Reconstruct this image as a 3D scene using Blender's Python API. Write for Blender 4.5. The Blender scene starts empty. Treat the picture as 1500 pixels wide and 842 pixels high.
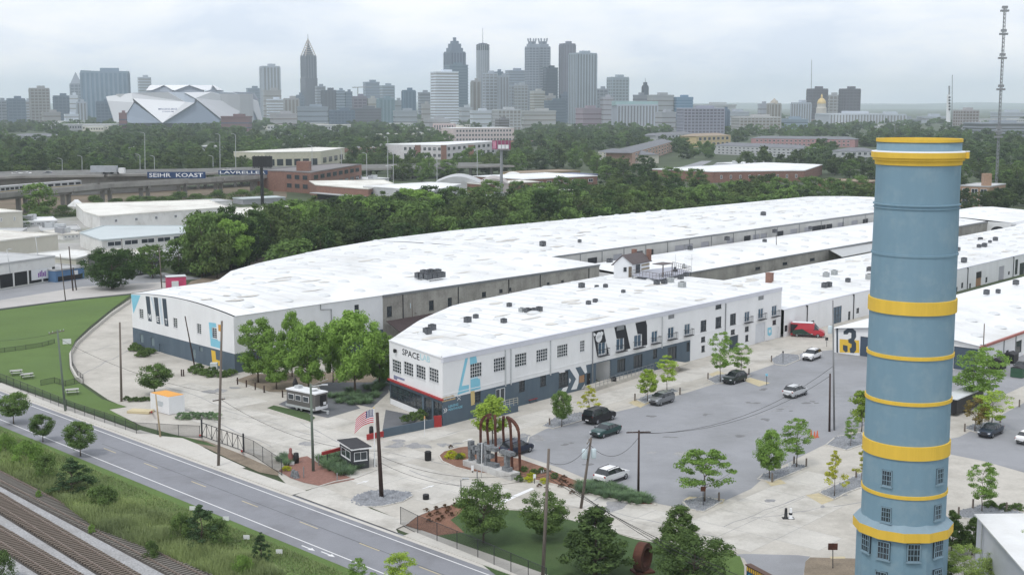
import bpy, math, random, numpy as np
from mathutils import Vector, Matrix
from mathutils.geometry import tessellate_polygon
random.seed(7); RNG = np.random.default_rng(7)
sc = bpy.context.scene
# ---------------- camera ----------------
F, HC, HY = 1900.0, 41.0, 153.0            # focal length in photo pixels, camera height (m), horizon row
PT = math.atan((421 - HY) / F); CP, SP = math.cos(PT), math.sin(PT)
cam = bpy.data.objects.new('camera', bpy.data.cameras.new('camera')); sc.collection.objects.link(cam)
cam.location = (0, 0, HC); cam.rotation_euler = (math.pi / 2 - PT, 0, 0)
cam.data.lens = 36 * F / 1500; cam.data.clip_start = 1; cam.data.clip_end = 60000
sc.camera = cam
# ---------------- light and sky ----------------
SUN_EL, SUN_AZ = math.radians(58), math.radians(215)      # azimuth clockwise from +Y
wd = bpy.data.worlds.new('World'); sc.world = wd; wd.use_nodes = True
nt = wd.node_tree; nt.nodes.clear(); N = nt.nodes.new; L = nt.links.new
out = N('ShaderNodeOutputWorld'); bg = N('ShaderNodeBackground'); bg.inputs[1].default_value = 0.1
sky = N('ShaderNodeTexSky'); sky.sky_type = 'NISHITA'; sky.sun_disc = False
sky.sun_elevation = SUN_EL; sky.sun_rotation = SUN_AZ; sky.air_density = 1.4; sky.dust_density = 2.5
tc = N('ShaderNodeTexCoord'); sx = N('ShaderNodeSeparateXYZ'); L(tc.outputs['Generated'], sx.inputs[0])
ab = N('ShaderNodeMath'); ab.operation = 'ABSOLUTE'; L(sx.outputs[2], ab.inputs[0])
ad = N('ShaderNodeMath'); ad.operation = 'ADD'; ad.inputs[1].default_value = 0.30; L(ab.outputs[0], ad.inputs[0])
dx = N('ShaderNodeMath'); dx.operation = 'DIVIDE'; L(sx.outputs[0], dx.inputs[0]); L(ad.outputs[0], dx.inputs[1])
dy = N('ShaderNodeMath'); dy.operation = 'DIVIDE'; L(sx.outputs[1], dy.inputs[0]); L(ad.outputs[0], dy.inputs[1])
cb = N('ShaderNodeCombineXYZ'); L(dx.outputs[0], cb.inputs[0]); L(dy.outputs[0], cb.inputs[1])
ns = N('ShaderNodeTexNoise'); ns.inputs['Scale'].default_value = 2.6; ns.inputs['Detail'].default_value = 7; ns.inputs['Roughness'].default_value = .55
ns.inputs['Distortion'].default_value = .25
L(cb.outputs[0], ns.inputs['Vector'])
cr = N('ShaderNodeValToRGB'); e = cr.color_ramp.elements
e[0].position = .36; e[0].color = (7.9, 8.7, 10.1, 1); e[1].position = .62; e[1].color = (10.9, 11.0, 11.3, 1)
m_ = cr.color_ramp.elements.new(.48); m_.color = (9.4, 9.9, 10.8, 1)
L(ns.outputs['Fac'], cr.inputs[0])
mx = N('ShaderNodeMix'); mx.data_type = 'RGBA'; mx.inputs[0].default_value = .93
L(sky.outputs[0], mx.inputs[6]); L(cr.outputs[0], mx.inputs[7])
L(mx.outputs[2], bg.inputs[0]); L(bg.outputs[0], out.inputs[0])
sl = bpy.data.lights.new('sun', 'SUN'); sl.energy = 1.35; sl.angle = math.radians(11); sl.color = (1, .97, .92)
so = bpy.data.objects.new('sun', sl); sc.collection.objects.link(so)
so.rotation_euler = (math.pi / 2 - SUN_EL, 0, -SUN_AZ + math.pi); so.location = (0, 0, 300)
so.rotation_euler = Vector((math.sin(SUN_AZ) * math.cos(SUN_EL), math.cos(SUN_AZ) * math.cos(SUN_EL), math.sin(SUN_EL))).to_track_quat('Z', 'Y').to_euler()
sc.view_settings.view_transform = 'Standard'; sc.view_settings.look = 'None'; sc.view_settings.exposure = 0.14; sc.view_settings.gamma = 1
sc.cycles.volume_bounces = 3; sc.cycles.max_bounces = 6; sc.cycles.transparent_max_bounces = 6
# ---------------- geometry helpers ----------------
def ray(px, py):
    u = (px - 750) / F; v = (421 - py) / F
    return Vector((u, CP + v * SP, -SP + v * CP))
def at(px, py, z=0.0):                      # the point at height z seen at a photo pixel
    d = ray(px, py); t = (z - HC) / d.z
    return Vector((d.x * t, d.y * t, z))
def pd(px, py, D):                          # the point at distance D (along Y) seen at a photo pixel
    d = ray(px, py); t = D / d.y
    return Vector((d.x * t, D, HC + d.z * t))
K = .82; A1 = Vector((.6612, .7502, 0)); A2 = Vector((-.7502, .6612, 0))
def W(u, v, z=0.0): return A1 * (u * K) + A2 * (v * K) + Vector((0, 0, z))
YARD = math.atan2(A1.y, A1.x)
RD = Vector((.7034, -.7108, 0)); RN = Vector((-RD.y, RD.x, 0))     # road direction, its normal (towards the yard)
def onwall(A, B, px, py):                   # pixel -> (distance along wall from A, height)
    d = ray(px, py); t_ = (B - A).normalized(); n = Vector((t_.y, -t_.x, 0))
    o = Vector((0, 0, HC)); t = (A - o).dot(n) / d.dot(n); p = o + d * t
    return (p - A).dot(t_), p.z
class MB:
    def __init__(s): s.v = []; s.f = []; s.m = []
    def add(s, vs, fs, mi=0):
        b = len(s.v); s.v += [tuple(x) for x in vs]; s.f += [tuple(b + i for i in f) for f in fs]; s.m += [mi] * len(fs); return s
    def box(s, c, sz, rz=0.0, mi=0):
        c = Vector(c); cs, sn = math.cos(rz), math.sin(rz); x, y, z = sz[0] / 2, sz[1] / 2, sz[2] / 2; vs = []
        for k in (-z, z):
            for a, b in ((-x, -y), (x, -y), (x, y), (-x, y)): vs.append((c.x + a * cs - b * sn, c.y + a * sn + b * cs, c.z + k))
        return s.add(vs, [(0, 3, 2, 1), (4, 5, 6, 7), (0, 1, 5, 4), (1, 2, 6, 5), (2, 3, 7, 6), (3, 0, 4, 7)], mi)
    def obox(s, o, a, b, c, mi=0):
        o, a, b, c = map(Vector, (o, a, b, c))
        vs = [o, o + a, o + a + b, o + b, o + c, o + a + c, o + a + b + c, o + b + c]
        fs = [(0, 3, 2, 1), (4, 5, 6, 7), (0, 1, 5, 4), (1, 2, 6, 5), (2, 3, 7, 6), (3, 0, 4, 7)]
        if a.cross(b).dot(c) < 0: fs = [f[::-1] for f in fs]
        return s.add(vs, fs, mi)
    def beam(s, p, q, w, h, mi=0):
        p, q = Vector(p), Vector(q); d = q - p; up = Vector((0, 0, 1))
        if abs(d.normalized().z) > .95: up = Vector((0, 1, 0))
        a = d.cross(up).normalized() * w; b = a.cross(d).normalized() * h
        return s.obox(p - a / 2 - b / 2, d, a, b, mi)
    def poly(s, pts, z=None, mi=0):
        vs = [Vector((p[0], p[1], z if z is not None else p[2])) for p in pts]
        tr = tessellate_polygon([vs]); fs = []
        for t in tr:
            n = (vs[t[1]] - vs[t[0]]).cross(vs[t[2]] - vs[t[0]]); fs.append(t if n.z >= 0 else t[::-1])
        return s.add(vs, fs, mi)
    def prism(s, pts, z0, z1, mi=0, ms=None):
        ar = sum(pts[i][0] * pts[(i + 1) % len(pts)][1] - pts[(i + 1) % len(pts)][0] * pts[i][1] for i in range(len(pts)))
        if ar < 0: pts = pts[::-1]
        n = len(pts); s.poly(pts, z1, mi)
        vs = [(p[0], p[1], z0) for p in pts] + [(p[0], p[1], z1) for p in pts]
        return s.add(vs, [(i, (i + 1) % n, n + (i + 1) % n, n + i) for i in range(n)], mi if ms is None else ms)
    def tube(s, p, q, r0, r1=None, n=8, mi=0, cap=True):
        p, q = Vector(p), Vector(q); r1 = r0 if r1 is None else r1; d = (q - p).normalized()
        a = d.orthogonal().normalized(); b = d.cross(a); vs = []
        for c, r in ((p, r0), (q, r1)):
            for i in range(n):
                t = 2 * math.pi * i / n; vs.append(c + a * (r * math.cos(t)) + b * (r * math.sin(t)))
        fs = [(i, (i + 1) % n, n + (i + 1) % n, n + i) for i in range(n)]
        if cap: fs += [tuple(range(n))[::-1], tuple(range(n, 2 * n))]
        return s.add(vs, fs, mi)
    def path(s, pts, r, n=5, mi=0):
        pts = [Vector(p) for p in pts]; rings = []
        for i, p in enumerate(pts):
            d = (pts[min(i + 1, len(pts) - 1)] - pts[max(i - 1, 0)]).normalized(); a = d.orthogonal().normalized() if i == 0 else None
            if a is None: a = (pa - d * pa.dot(d)).normalized()
            pa = a; b = d.cross(a); rr = r if not hasattr(r, '__len__') else r[i]
            rings += [p + a * (rr * math.cos(2 * math.pi * k / n)) + b * (rr * math.sin(2 * math.pi * k / n)) for k in range(n)]
        fs = []
        for i in range(len(pts) - 1):
            for k in range(n): fs.append((i * n + k, i * n + (k + 1) % n, (i + 1) * n + (k + 1) % n, (i + 1) * n + k))
        fs += [tuple(range(n))[::-1], tuple(range((len(pts) - 1) * n, len(pts) * n))]
        return s.add(rings, fs, mi)
    def lathe(s, prof, n=32, c=(0, 0, 0), mi=0, closed=False):
        vs = []
        for r, z in prof:
            for i in range(n):
                t = 2 * math.pi * i / n; vs.append((c[0] + r * math.cos(t), c[1] + r * math.sin(t), c[2] + z))
        fs = [(j * n + i, j * n + (i + 1) % n, (j + 1) * n + (i + 1) % n, (j + 1) * n + i) for j in range(len(prof) - 1) for i in range(n)]
        if prof[-1][0] > 1e-6: fs.append(tuple((len(prof) - 1) * n + i for i in range(n)))
        return s.add(vs, fs, mi)
    def mesh(s, name, mats, smooth=False):
        me = bpy.data.meshes.new(name); me.from_pydata(s.v, [], s.f)
        for m in (mats if isinstance(mats, (list, tuple)) else [mats]): me.materials.append(m)
        if any(s.m): me.polygons.foreach_set('material_index', s.m)
        if smooth: me.polygons.foreach_set('use_smooth', [True] * len(me.polygons))
        me.update(); return me
    def build(s, name, mats, parent=None, smooth=False, **kw):
        return link(name, s.mesh(name, mats, smooth), parent, **kw)
def link(name, me, parent=None, world=True, **kw):
    o = bpy.data.objects.new(name, me); sc.collection.objects.link(o)
    if parent is not None:
        o.parent = parent
        if world:                       # mesh is in world coordinates: undo the parent's own placement
            m = parent.matrix_basis
            p = parent
            while p.parent is not None: m = p.parent.matrix_basis @ p.matrix_parent_inverse @ m; p = p.parent
            o.matrix_parent_inverse = m.inverted()
    for k, v in kw.items(): o[k] = v
    return o
def thing(name, label, cat, loc=(0, 0, 0), rz=0.0, group=None):
    o = bpy.data.objects.new(name, None); sc.collection.objects.link(o); o.empty_display_size = .5
    o.location = loc; o.rotation_euler = (0, 0, rz); o['label'] = label; o['category'] = cat
    if group: o['group'] = group
    o.matrix_basis  # evaluated from loc/rot
    return o
def tag(o, label, cat, group=None):
    o['label'] = label; o['category'] = cat
    if group: o['group'] = group
    return o
def copy_tree(o, parent=None):
    c = o.copy(); sc.collection.objects.link(c)
    if parent is not None: c.parent = parent
    for ch in o.children: copy_tree(ch, c)
    return c
def place(proto, loc, rz=0.0, s=1.0, label=None, group=None, used=set()):
    o = copy_tree(proto) if proto.name in used else proto
    used.add(proto.name)
    o.location = loc; o.rotation_euler = (0, 0, rz); o.scale = (s, s, s) if not hasattr(s, '__len__') else s
    if label: o['label'] = label
    if group: o['group'] = group
    return o
# ---------------- materials ----------------
MATS = {}
def mat(name, col, rough=.8, var=.12, scale=.6, bump=0.0, bscale=12.0, metal=0.0, stain=None, samt=.5, sscale=.15, spec=.3, streak=False, fine=0.0, emit=None):
    if name in MATS: return MATS[name]
    m = bpy.data.materials.new(name); m.use_nodes = True; t = m.node_tree; n = t.nodes; b = n['Principled BSDF']
    b.inputs['Roughness'].default_value = rough; b.inputs['Metallic'].default_value = metal; b.inputs['Specular IOR Level'].default_value = spec
    tc = n.new('ShaderNodeTexCoord'); vec = tc.outputs['Object']
    if streak:
        mp = n.new('ShaderNodeMapping'); mp.inputs['Scale'].default_value = (1, 1, .12); t.links.new(vec, mp.inputs[0]); vec = mp.outputs[0]
    nz = n.new('ShaderNodeTexNoise'); nz.inputs['Scale'].default_value = scale; nz.inputs['Detail'].default_value = 6; nz.inputs['Roughness'].default_value = .65
    t.links.new(vec, nz.inputs['Vector'])
    r = n.new('ShaderNodeMapRange'); r.inputs[1].default_value = .3; r.inputs[2].default_value = .7; r.inputs[3].default_value = 1 - var; r.inputs[4].default_value = 1 + var
    t.links.new(nz.outputs['Fac'], r.inputs[0]); fac = r.outputs[0]
    if fine:
        nf = n.new('ShaderNodeTexNoise'); nf.inputs['Scale'].default_value = bscale; nf.inputs['Detail'].default_value = 3; t.links.new(tc.outputs['Object'], nf.inputs['Vector'])
        rf = n.new('ShaderNodeMapRange'); rf.inputs[1].default_value = .3; rf.inputs[2].default_value = .7; rf.inputs[3].default_value = 1 - fine; rf.inputs[4].default_value = 1 + fine
        t.links.new(nf.outputs['Fac'], rf.inputs[0]); mu = n.new('ShaderNodeMath'); mu.operation = 'MULTIPLY'; t.links.new(fac, mu.inputs[0]); t.links.new(rf.outputs[0], mu.inputs[1]); fac = mu.outputs[0]
    vm = n.new('ShaderNodeVectorMath'); vm.operation = 'SCALE'; vm.inputs[0].default_value = col[:3]; t.links.new(fac, vm.inputs['Scale']); c = vm.outputs[0]
    if stain:
        n2 = n.new('ShaderNodeTexNoise'); n2.inputs['Scale'].default_value = sscale; n2.inputs['Detail'].default_value = 8; n2.inputs['Roughness'].default_value = .7
        t.links.new(tc.outputs['Object'], n2.inputs['Vector'])
        r2 = n.new('ShaderNodeMapRange'); r2.inputs[1].default_value = .48; r2.inputs[2].default_value = .72; r2.inputs[3].default_value = 0; r2.inputs[4].default_value = samt; r2.clamp = True
        t.links.new(n2.outputs['Fac'], r2.inputs[0]); mi = n.new('ShaderNodeMix'); mi.data_type = 'RGBA'; t.links.new(r2.outputs[0], mi.inputs[0]); t.links.new(c, mi.inputs[6]); mi.inputs[7].default_value = (*stain, 1); c = mi.outputs[2]
    t.links.new(c, b.inputs['Base Color'])
    if bump:
        nb = n.new('ShaderNodeTexNoise'); nb.inputs['Scale'].default_value = bscale; nb.inputs['Detail'].default_value = 4; t.links.new(tc.outputs['Object'], nb.inputs['Vector'])
        bp = n.new('ShaderNodeBump'); bp.inputs['Strength'].default_value = bump; bp.inputs['Distance'].default_value = .05; t.links.new(nb.outputs['Fac'], bp.inputs['Height']); t.links.new(bp.outputs[0], b.inputs['Normal'])
    if emit: b.inputs['Emission Color'].default_value = (*emit, 1); b.inputs['Emission Strength'].default_value = 1
    MATS[name] = m; return m
def foliage(name, col, var=.45, hue=(.10, .12, .02), scale=.5):
    if name in MATS: return MATS[name]
    col = [c * 1.08 for c in col]; var = min(.7, var * 1.3)
    m = bpy.data.materials.new(name); m.use_nodes = True; t = m.node_tree; n = t.nodes; n.clear()
    o = n.new('ShaderNodeOutputMaterial'); tc = n.new('ShaderNodeTexCoord'); oi = n.new('ShaderNodeObjectInfo')
    nz = n.new('ShaderNodeTexNoise'); nz.inputs['Scale'].default_value = scale; nz.inputs['Detail'].default_value = 4; t.links.new(tc.outputs['Object'], nz.inputs['Vector'])
    r = n.new('ShaderNodeMapRange'); r.inputs[1].default_value = .3; r.inputs[2].default_value = .7; r.inputs[3].default_value = 0; r.inputs[4].default_value = 1; t.links.new(nz.outputs['Fac'], r.inputs[0])
    av = n.new('ShaderNodeMath'); av.operation = 'MULTIPLY_ADD'; av.inputs[1].default_value = .6; t.links.new(r.outputs[0], av.inputs[0])
    rr = n.new('ShaderNodeMath'); rr.operation = 'MULTIPLY'; rr.inputs[1].default_value = .4; t.links.new(oi.outputs['Random'], rr.inputs[0]); t.links.new(rr.outputs[0], av.inputs[2])
    mi = n.new('ShaderNodeMix'); mi.data_type = 'RGBA'; t.links.new(av.outputs[0], mi.inputs[0])
    mi.inputs[6].default_value = (col[0] * (1 - var), col[1] * (1 - var), col[2] * (1 - var * .5), 1)
    mi.inputs[7].default_value = (col[0] * (1 + var) + hue[0] * var, col[1] * (1 + var) + hue[1] * var, col[2] * (1 + var) + hue[2] * var, 1)
    df = n.new('ShaderNodeBsdfDiffuse'); tr = n.new('ShaderNodeBsdfTranslucent'); ms = n.new('ShaderNodeMixShader'); ms.inputs[0].default_value = .3
    t.links.new(mi.outputs[2], df.inputs[0]); t.links.new(mi.outputs[2], tr.inputs[0]); t.links.new(df.outputs[0], ms.inputs[1]); t.links.new(tr.outputs[0], ms.inputs[2]); t.links.new(ms.outputs[0], o.inputs[0])
    MATS[name] = m; return m
white_wall = mat('white_wall_paint', (.75, .755, .76), .75, .04, .5, bump=.15, bscale=3, stain=(.50, .50, .48), samt=.22, sscale=.25, streak=True)
white_roof = mat('white_roof_membrane', (.75, .76, .765), .6, .035, .12, stain=(.50, .49, .46), samt=.75, sscale=.07, bump=.1, bscale=.6)
grey_paint = mat('blue_grey_wall_paint', (.085, .118, .150), .7, .10, .6, stain=(.13, .16, .18), samt=.4, sscale=.4, streak=True)
old_concrete = mat('weathered_concrete_wall', (.36, .345, .31), .9, .22, .35, bump=.3, bscale=4, stain=(.16, .15, .135), samt=.7, sscale=.35, streak=True, fine=.1)
dark_metal = mat('dark_metal', (.035, .037, .042), .5, .1, 2)
grey_metal = mat('grey_metal', (.28, .29, .30), .45, .1, 2, metal=.5)
light_metal = mat('galvanised_metal', (.5, .52, .53), .5, .08, 2, metal=.3)
glass = mat('window_glass', (.035, .045, .055), .12, .3, 1.5, spec=.6)
glass_blue = mat('blue_glass', (.07, .12, .17), .15, .3, .8, spec=.6)
frame_white = mat('white_frame', (.72, .73, .74), .5, .04)
frame_dark = mat('dark_frame', (.06, .065, .07), .5, .06)
red_paint = mat('red_paint', (.33, .035, .035), .6, .1)
black = mat('black_paint', (.018, .018, .02), .5, .1)
yellow = mat('yellow_paint', (.72, .47, .06), .65, .07, 1.2, streak=True)
tower_blue = mat('tower_blue_paint', (.180, .285, .355), .8, .045, .9, bump=.12, bscale=6, stain=(.25, .34, .39), samt=.8, sscale=.5, streak=True)
lightblue = mat('light_blue_paint', (.23, .53, .66), .7, .06)
brick = mat('red_brick', (.23, .13, .10), .9, .18, 1.5, bump=.2, bscale=8, stain=(.14, .07, .055), samt=.5, sscale=.4)
brick_tan = mat('tan_brick', (.36, .24, .17), .9, .14, 1.5)
wood = mat('weathered_wood_pole', (.16, .135, .115), .9, .2, 3, bump=.3, bscale=10, streak=True)
wood_light = mat('pale_wood', (.38, .30, .20), .85, .15, 3)
wood_dark = mat('dark_creosote_wood', (.055, .035, .03), .85, .2, 3)
rust = mat('rusted_steel', (.085, .035, .025), .85, .3, 1.2, bump=.3, bscale=6, stain=(.16, .06, .03), samt=.6, sscale=1)
bark = mat('tree_bark', (.12, .095, .075), .95, .25, 4, bump=.4, bscale=12)
concrete = mat('pale_concrete_paving', (.465, .44, .395), .9, .10, .3, stain=(.30, .28, .245), samt=.85, sscale=.13, bump=.1, bscale=3, fine=.05)
slab_mat = mat('concrete_slab', (.505, .485, .445), .9, .12, .22, stain=(.27, .25, .215), samt=.9, sscale=.16, bump=.1, bscale=3, fine=.05)
side_mat = mat('sidewalk_concrete', (.53, .51, .47), .9, .08, .5, stain=(.36, .33, .29), samt=.5, sscale=.25, bump=.1, bscale=4, fine=.05)
asphalt = mat('grey_asphalt', (.275, .28, .295), .92, .09, .15, stain=(.20, .205, .21), samt=.75, sscale=.09, bump=.2, bscale=10, fine=.06)
road_mat = mat('road_asphalt', (.23, .235, .255), .92, .06, .3, stain=(.16, .16, .17), samt=.75, sscale=.16, bump=.2, bscale=10, fine=.07)
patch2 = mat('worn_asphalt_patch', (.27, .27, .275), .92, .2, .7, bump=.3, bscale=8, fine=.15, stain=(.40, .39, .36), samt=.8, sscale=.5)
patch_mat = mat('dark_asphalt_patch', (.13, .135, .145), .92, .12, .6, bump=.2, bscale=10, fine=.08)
paint_white = mat('worn_white_road_paint', (.72, .72, .72), .8, .1, 1.5, stain=(.4, .4, .4), samt=.6, sscale=1.5)
paint_yellow = mat('worn_yellow_road_paint', (.50, .43, .28), .8, .12, 1.5, stain=(.35, .32, .25), samt=.8, sscale=1.2)
gravel = mat('grey_ballast_gravel', (.33, .33, .335), .95, .12, .5, bump=.9, bscale=5, fine=.28, stain=(.25, .235, .22), samt=.5, sscale=.15)
stone_mat = mat('river_stones', (.23, .24, .255), .9, .3, 4, bump=.6, bscale=7, fine=.3)
mulch = mat('bark_mulch', (.20, .105, .07), .95, .2, 1.0, bump=.8, bscale=8, fine=.25)
dirt = mat('bare_dirt', (.22, .18, .135), .95, .2, .5, bump=.5, bscale=6, fine=.15)
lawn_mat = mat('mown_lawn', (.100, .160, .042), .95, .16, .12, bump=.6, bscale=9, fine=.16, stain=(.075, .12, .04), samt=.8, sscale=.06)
lawn_dark = mat('dark_lawn', (.055, .095, .032), .95, .16, .2, bump=.6, bscale=9, fine=.18, stain=(.08, .10, .045), samt=.5, sscale=.12)  # darker green grass colour than the mown lawn
verge_mat = mat('rough_grass', (.17, .25, .08), .95, .2, .2, bump=.8, bscale=6, fine=.22, stain=(.21, .20, .12), samt=.7, sscale=.10)
ground_mat = mat('city_ground', (.055, .075, .035), .95, .3, .01, stain=(.13, .13, .11), samt=.5, sscale=.004, fine=.2, bscale=.05)
# ================= THE SETTING =================
def off(px, py): p = at(px, py); return p.dot(RN)
def rline(o, t): return RD * t + RN * o
def sheet(name, pts, z, m, world=True, kind='structure'):
    mb = MB(); mb.poly([(p[0], p[1]) for p in pts], z); o = mb.build(name, m); o['kind'] = kind; return o
def pix(pts, z=0): return [at(x, y, z) for x, y in pts]
def inside(p, poly):
    c = False; n = len(poly)
    for i in range(n):
        a, b = poly[i], poly[(i + 1) % n]
        if (a[1] > p[1]) != (b[1] > p[1]) and p[0] < (b[0] - a[0]) * (p[1] - a[1]) / (b[1] - a[1]) + a[0]: c = not c
    return c
sheet('ground', [(-17900, -100), (17900, -100), (17900, 17900), (-17900, 17900)], 0, ground_mat)
hb = MB(); n = 90; pv = None
for j in range(3):
    D = 13500 + j * 1500
    for i in range(n):
        x = -9000 + 18000 * i / (n - 1); h = (22, 40, 52)[j] + 9 * math.sin(i * .33 + j) + 6 * math.sin(i * .9 + 2 * j)
        hb.v += [(x, D, -.5), (x, D + 400, h), (x, D + 1400, h * .3)]
    b0 = j * n * 3
    for i in range(n - 1):
        a = b0 + i * 3; hb.f += [(a, a + 3, a + 4, a + 1), (a + 1, a + 4, a + 5, a + 2)]; hb.m += [0, 0]
o = hb.build('hills', ground_mat, smooth=True); o['kind'] = 'structure'
o_near, o_far = off(283, 728), off(371, 714.6)
o_verge = off(250, 726)
o_curb = (off(200, 643) + off(307, 682) + off(650, 808)) / 3
T0, T1 = -420, 60
def strip(name, o0, o1, z, m, t0=T0, t1=T1, seg=1):
    mb = MB()
    for i in range(seg):
        a, b = t0 + (t1 - t0) * i / seg, t0 + (t1 - t0) * (i + 1) / seg
        p = [rline(o0, a), rline(o0, b), rline(o1, b), rline(o1, a)]
        mb.poly(p, z)
    ob = mb.build(name, m); ob['kind'] = 'structure'; return ob
print('road offs', o_verge, o_near, o_far, o_curb)
strip('road', o_verge, o_curb + .3, .03, road_mat)
strip('gutter', o_curb - .45, o_curb, .036, side_mat)
for nm, oo in (('lane_edge_line', o_near), ('lane_edge_line', o_far)): strip(nm, oo - .07, oo + .07, .040, paint_white)
o_mid = (o_near + o_far) / 2
for px, py in ((25, 595), (161, 660), (221, 682), (291, 709), (366, 738), (452, 769), (541, 801), (630, 836)):
    t = at(px, py).dot(RD); oo = off(px, py)
    ob = strip('centre_dash', oo - .07, oo + .07, .040, paint_yellow, t - 1.5, t + 1.5)
seam = strip('road_seam', o_mid + .35, o_mid + .45, .0385, patch_mat, at(150, 650).dot(RD), at(700, 842).dot(RD))
for px, py in ((452, 803), (481, 812)):
    c = at(px, py); mb = MB(); p = [c + RD * a + RN * b for a, b in ((-1.1, -.08), (.2, -.08), (.2, -.28), (1.0, 0), (.2, .28), (.2, .08), (-1.1, .08))]
    mb.poly(p, .041); ob = mb.build('lane_arrow', paint_white); ob['kind'] = 'structure'
strip('verge', at(150, 842).dot(RN) + 3.5, o_verge, .012, verge_mat)
strip('verge_grass', o_verge - 4.0, o_verge + .02, .018, lawn_mat)
strip('railway_ballast', at(0, 900).dot(RN) - 60, at(297, 842).dot(RN) + 1.2, .020, gravel)
def curb_run(pts, z=.14, w=.15, name='kerb', m=side_mat, parent=None):
    mb = MB()
    for a, b in zip(pts[:-1], pts[1:]):
        d = (Vector(b) - Vector(a)); d.z = 0; a = Vector(a); nrm = Vector((-d.y, d.x, 0)).normalized() * w
        mb.obox(a - nrm / 2 + Vector((0, 0, -a.z)), d, nrm, Vector((0, 0, z)))
    ob = mb.build(name, m, parent)
    if parent is None: ob['kind'] = 'structure'
    return ob
WALKW = 1.95
def slab_quad(parent, q, z0, z1, m, name='paving_slab', gap=.012):
    c = sum((Vector((p[0], p[1], 0)) for p in q), Vector()) / len(q)
    pts = []
    for p in q:
        p = Vector((p[0], p[1], 0)); d = p - c; pts.append(c + d * (1 - gap / max(d.length, .1) * 1.6))
    mb = MB(); mb.prism(pts, z0, z1 + random.uniform(-.003, .003)); return mb.build(name, m, parent)
sw = strip('sidewalk', o_curb, o_curb + WALKW, .10, patch_mat, T0, at(432, 725).dot(RD)); 
ta, tb = at(0, 571).dot(RD) - 4, at(432, 725).dot(RD)
k = 0; t = ta
while t < tb:
    w = min(1.8, tb - t); slab_quad(sw, [rline(o_curb + .16, t), rline(o_curb + .16, t + w), rline(o_curb + WALKW, t + w), rline(o_curb + WALKW, t)], .10, .14, side_mat); t += 1.8
curb_run([rline(o_curb + .07, T0), rline(o_curb + .07, tb)])
AIN = pix([(205, 631), (237, 640), (268, 643), (290, 652), (312, 664), (338, 676), (360, 686)]); ap1 = sheet('driveway_apron', AIN + [rline(o_curb + WALKW - .3, p.dot(RD)) for p in AIN[::-1]], .146, side_mat)
ap = sheet('entrance_apron', pix([(432, 726), (470, 713), (516, 733), (545, 747), (600, 767), (580, 776), (583, 782)]), .125, slab_mat)
sw2 = strip('sidewalk', o_curb, o_curb + WALKW + .3, .10, patch_mat, at(590, 786).dot(RD), T1)
t = at(590, 786).dot(RD); tb2 = t + 42
while t < tb2: slab_quad(sw2, [rline(o_curb + .16, t), rline(o_curb + .16, t + 1.8), rline(o_curb + WALKW + .3, t + 1.8), rline(o_curb + WALKW + .3, t)], .10, .14, side_mat); t += 1.8
curb_run([rline(o_curb + .07, at(590, 786).dot(RD)), rline(o_curb + .07, T1)])
yard_px = [(196, 434), (165, 455), (135, 480), (113, 500), (105, 520), (106, 540), (113, 555), (127, 564), (158, 585), (178, 594), (160, 600), (240, 640), (300, 655), (408, 697), (432, 722), (470, 712), (600, 767), (575, 772), (640, 798), (750, 862), (900, 900), (1500, 900), (1560, 700), (1600, 560), (1500, 470), (1350, 430), (1143, 490), (650, 620), (560, 560), (340, 480)]
YARDP = pix(yard_px)
yard = sheet('concrete_yard', YARDP, .022, concrete)
lot_px = [(772, 642), (800, 628), (862, 612), (925, 598), (1000, 577), (1090, 549), (1150, 528), (1178, 516), (1228, 512), (1262, 520), (1320, 535), (1320, 600), (1262, 625), (1200, 655), (1130, 690), (1100, 716), (1042, 742), (1010, 746), (965, 738), (918, 717), (872, 707), (820, 685), (768, 668), (745, 655)]
LOT = pix(lot_px); sheet('parking_lot', LOT, .030, asphalt)
lot2_px = [(1378, 645), (1405, 640), (1440, 622), (1500, 590), (1540, 575), (1580, 600), (1580, 720), (1500, 692), (1440, 675), (1390, 665)]
LOT2 = pix(lot2_px); sheet('parking_lot', LOT2, .030, asphalt)
sheet('parking_lot', pix([(1389, 545), (1400, 540), (1430, 528), (1500, 520), (1520, 540), (1500, 565), (1450, 588), (1389, 600)]), .030, asphalt)
sheet('side_street', pix([(1078, 812), (1092, 811), (1170, 813), (1187, 815), (1180, 822), (1177, 842), (1176, 880), (1096, 880), (1097, 830), (1090, 818)]), .030, asphalt)
sheet('dirt_patch', pix([(1187, 816), (1262, 818), (1262, 880), (1177, 880), (1178, 835), (1180, 822)]), .028, dirt)
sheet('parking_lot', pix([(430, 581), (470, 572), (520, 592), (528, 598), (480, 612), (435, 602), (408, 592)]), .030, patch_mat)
sheet('dark_court', pix([(466, 562), (480, 553), (560, 556), (566, 545), (569, 575), (545, 597), (520, 592), (470, 572)]), .031, patch_mat)  # court surfaced with the dark asphalt material
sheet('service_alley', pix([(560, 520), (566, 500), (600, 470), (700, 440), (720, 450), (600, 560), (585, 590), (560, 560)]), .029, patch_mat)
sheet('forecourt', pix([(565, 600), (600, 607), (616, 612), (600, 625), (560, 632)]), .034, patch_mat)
near_px = [(178, 596), (250, 560), (300, 556), (350, 572), (400, 578), (408, 594), (460, 612), (530, 602), (560, 634), (620, 628), (740, 605), (1143, 500), (1180, 515), (1000, 573), (772, 640), (700, 640), (640, 668), (655, 690), (700, 703), (850, 715), (955, 740), (1030, 748), (1100, 720), (1200, 658), (1262, 630), (1262, 812), (1078, 808), (1000, 805), (900, 790), (785, 745), (700, 742), (612, 757), (470, 712), (408, 690), (300, 640)]
NEARP = pix(near_px); NS = 0; G = 4.6; JB = MB()
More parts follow.
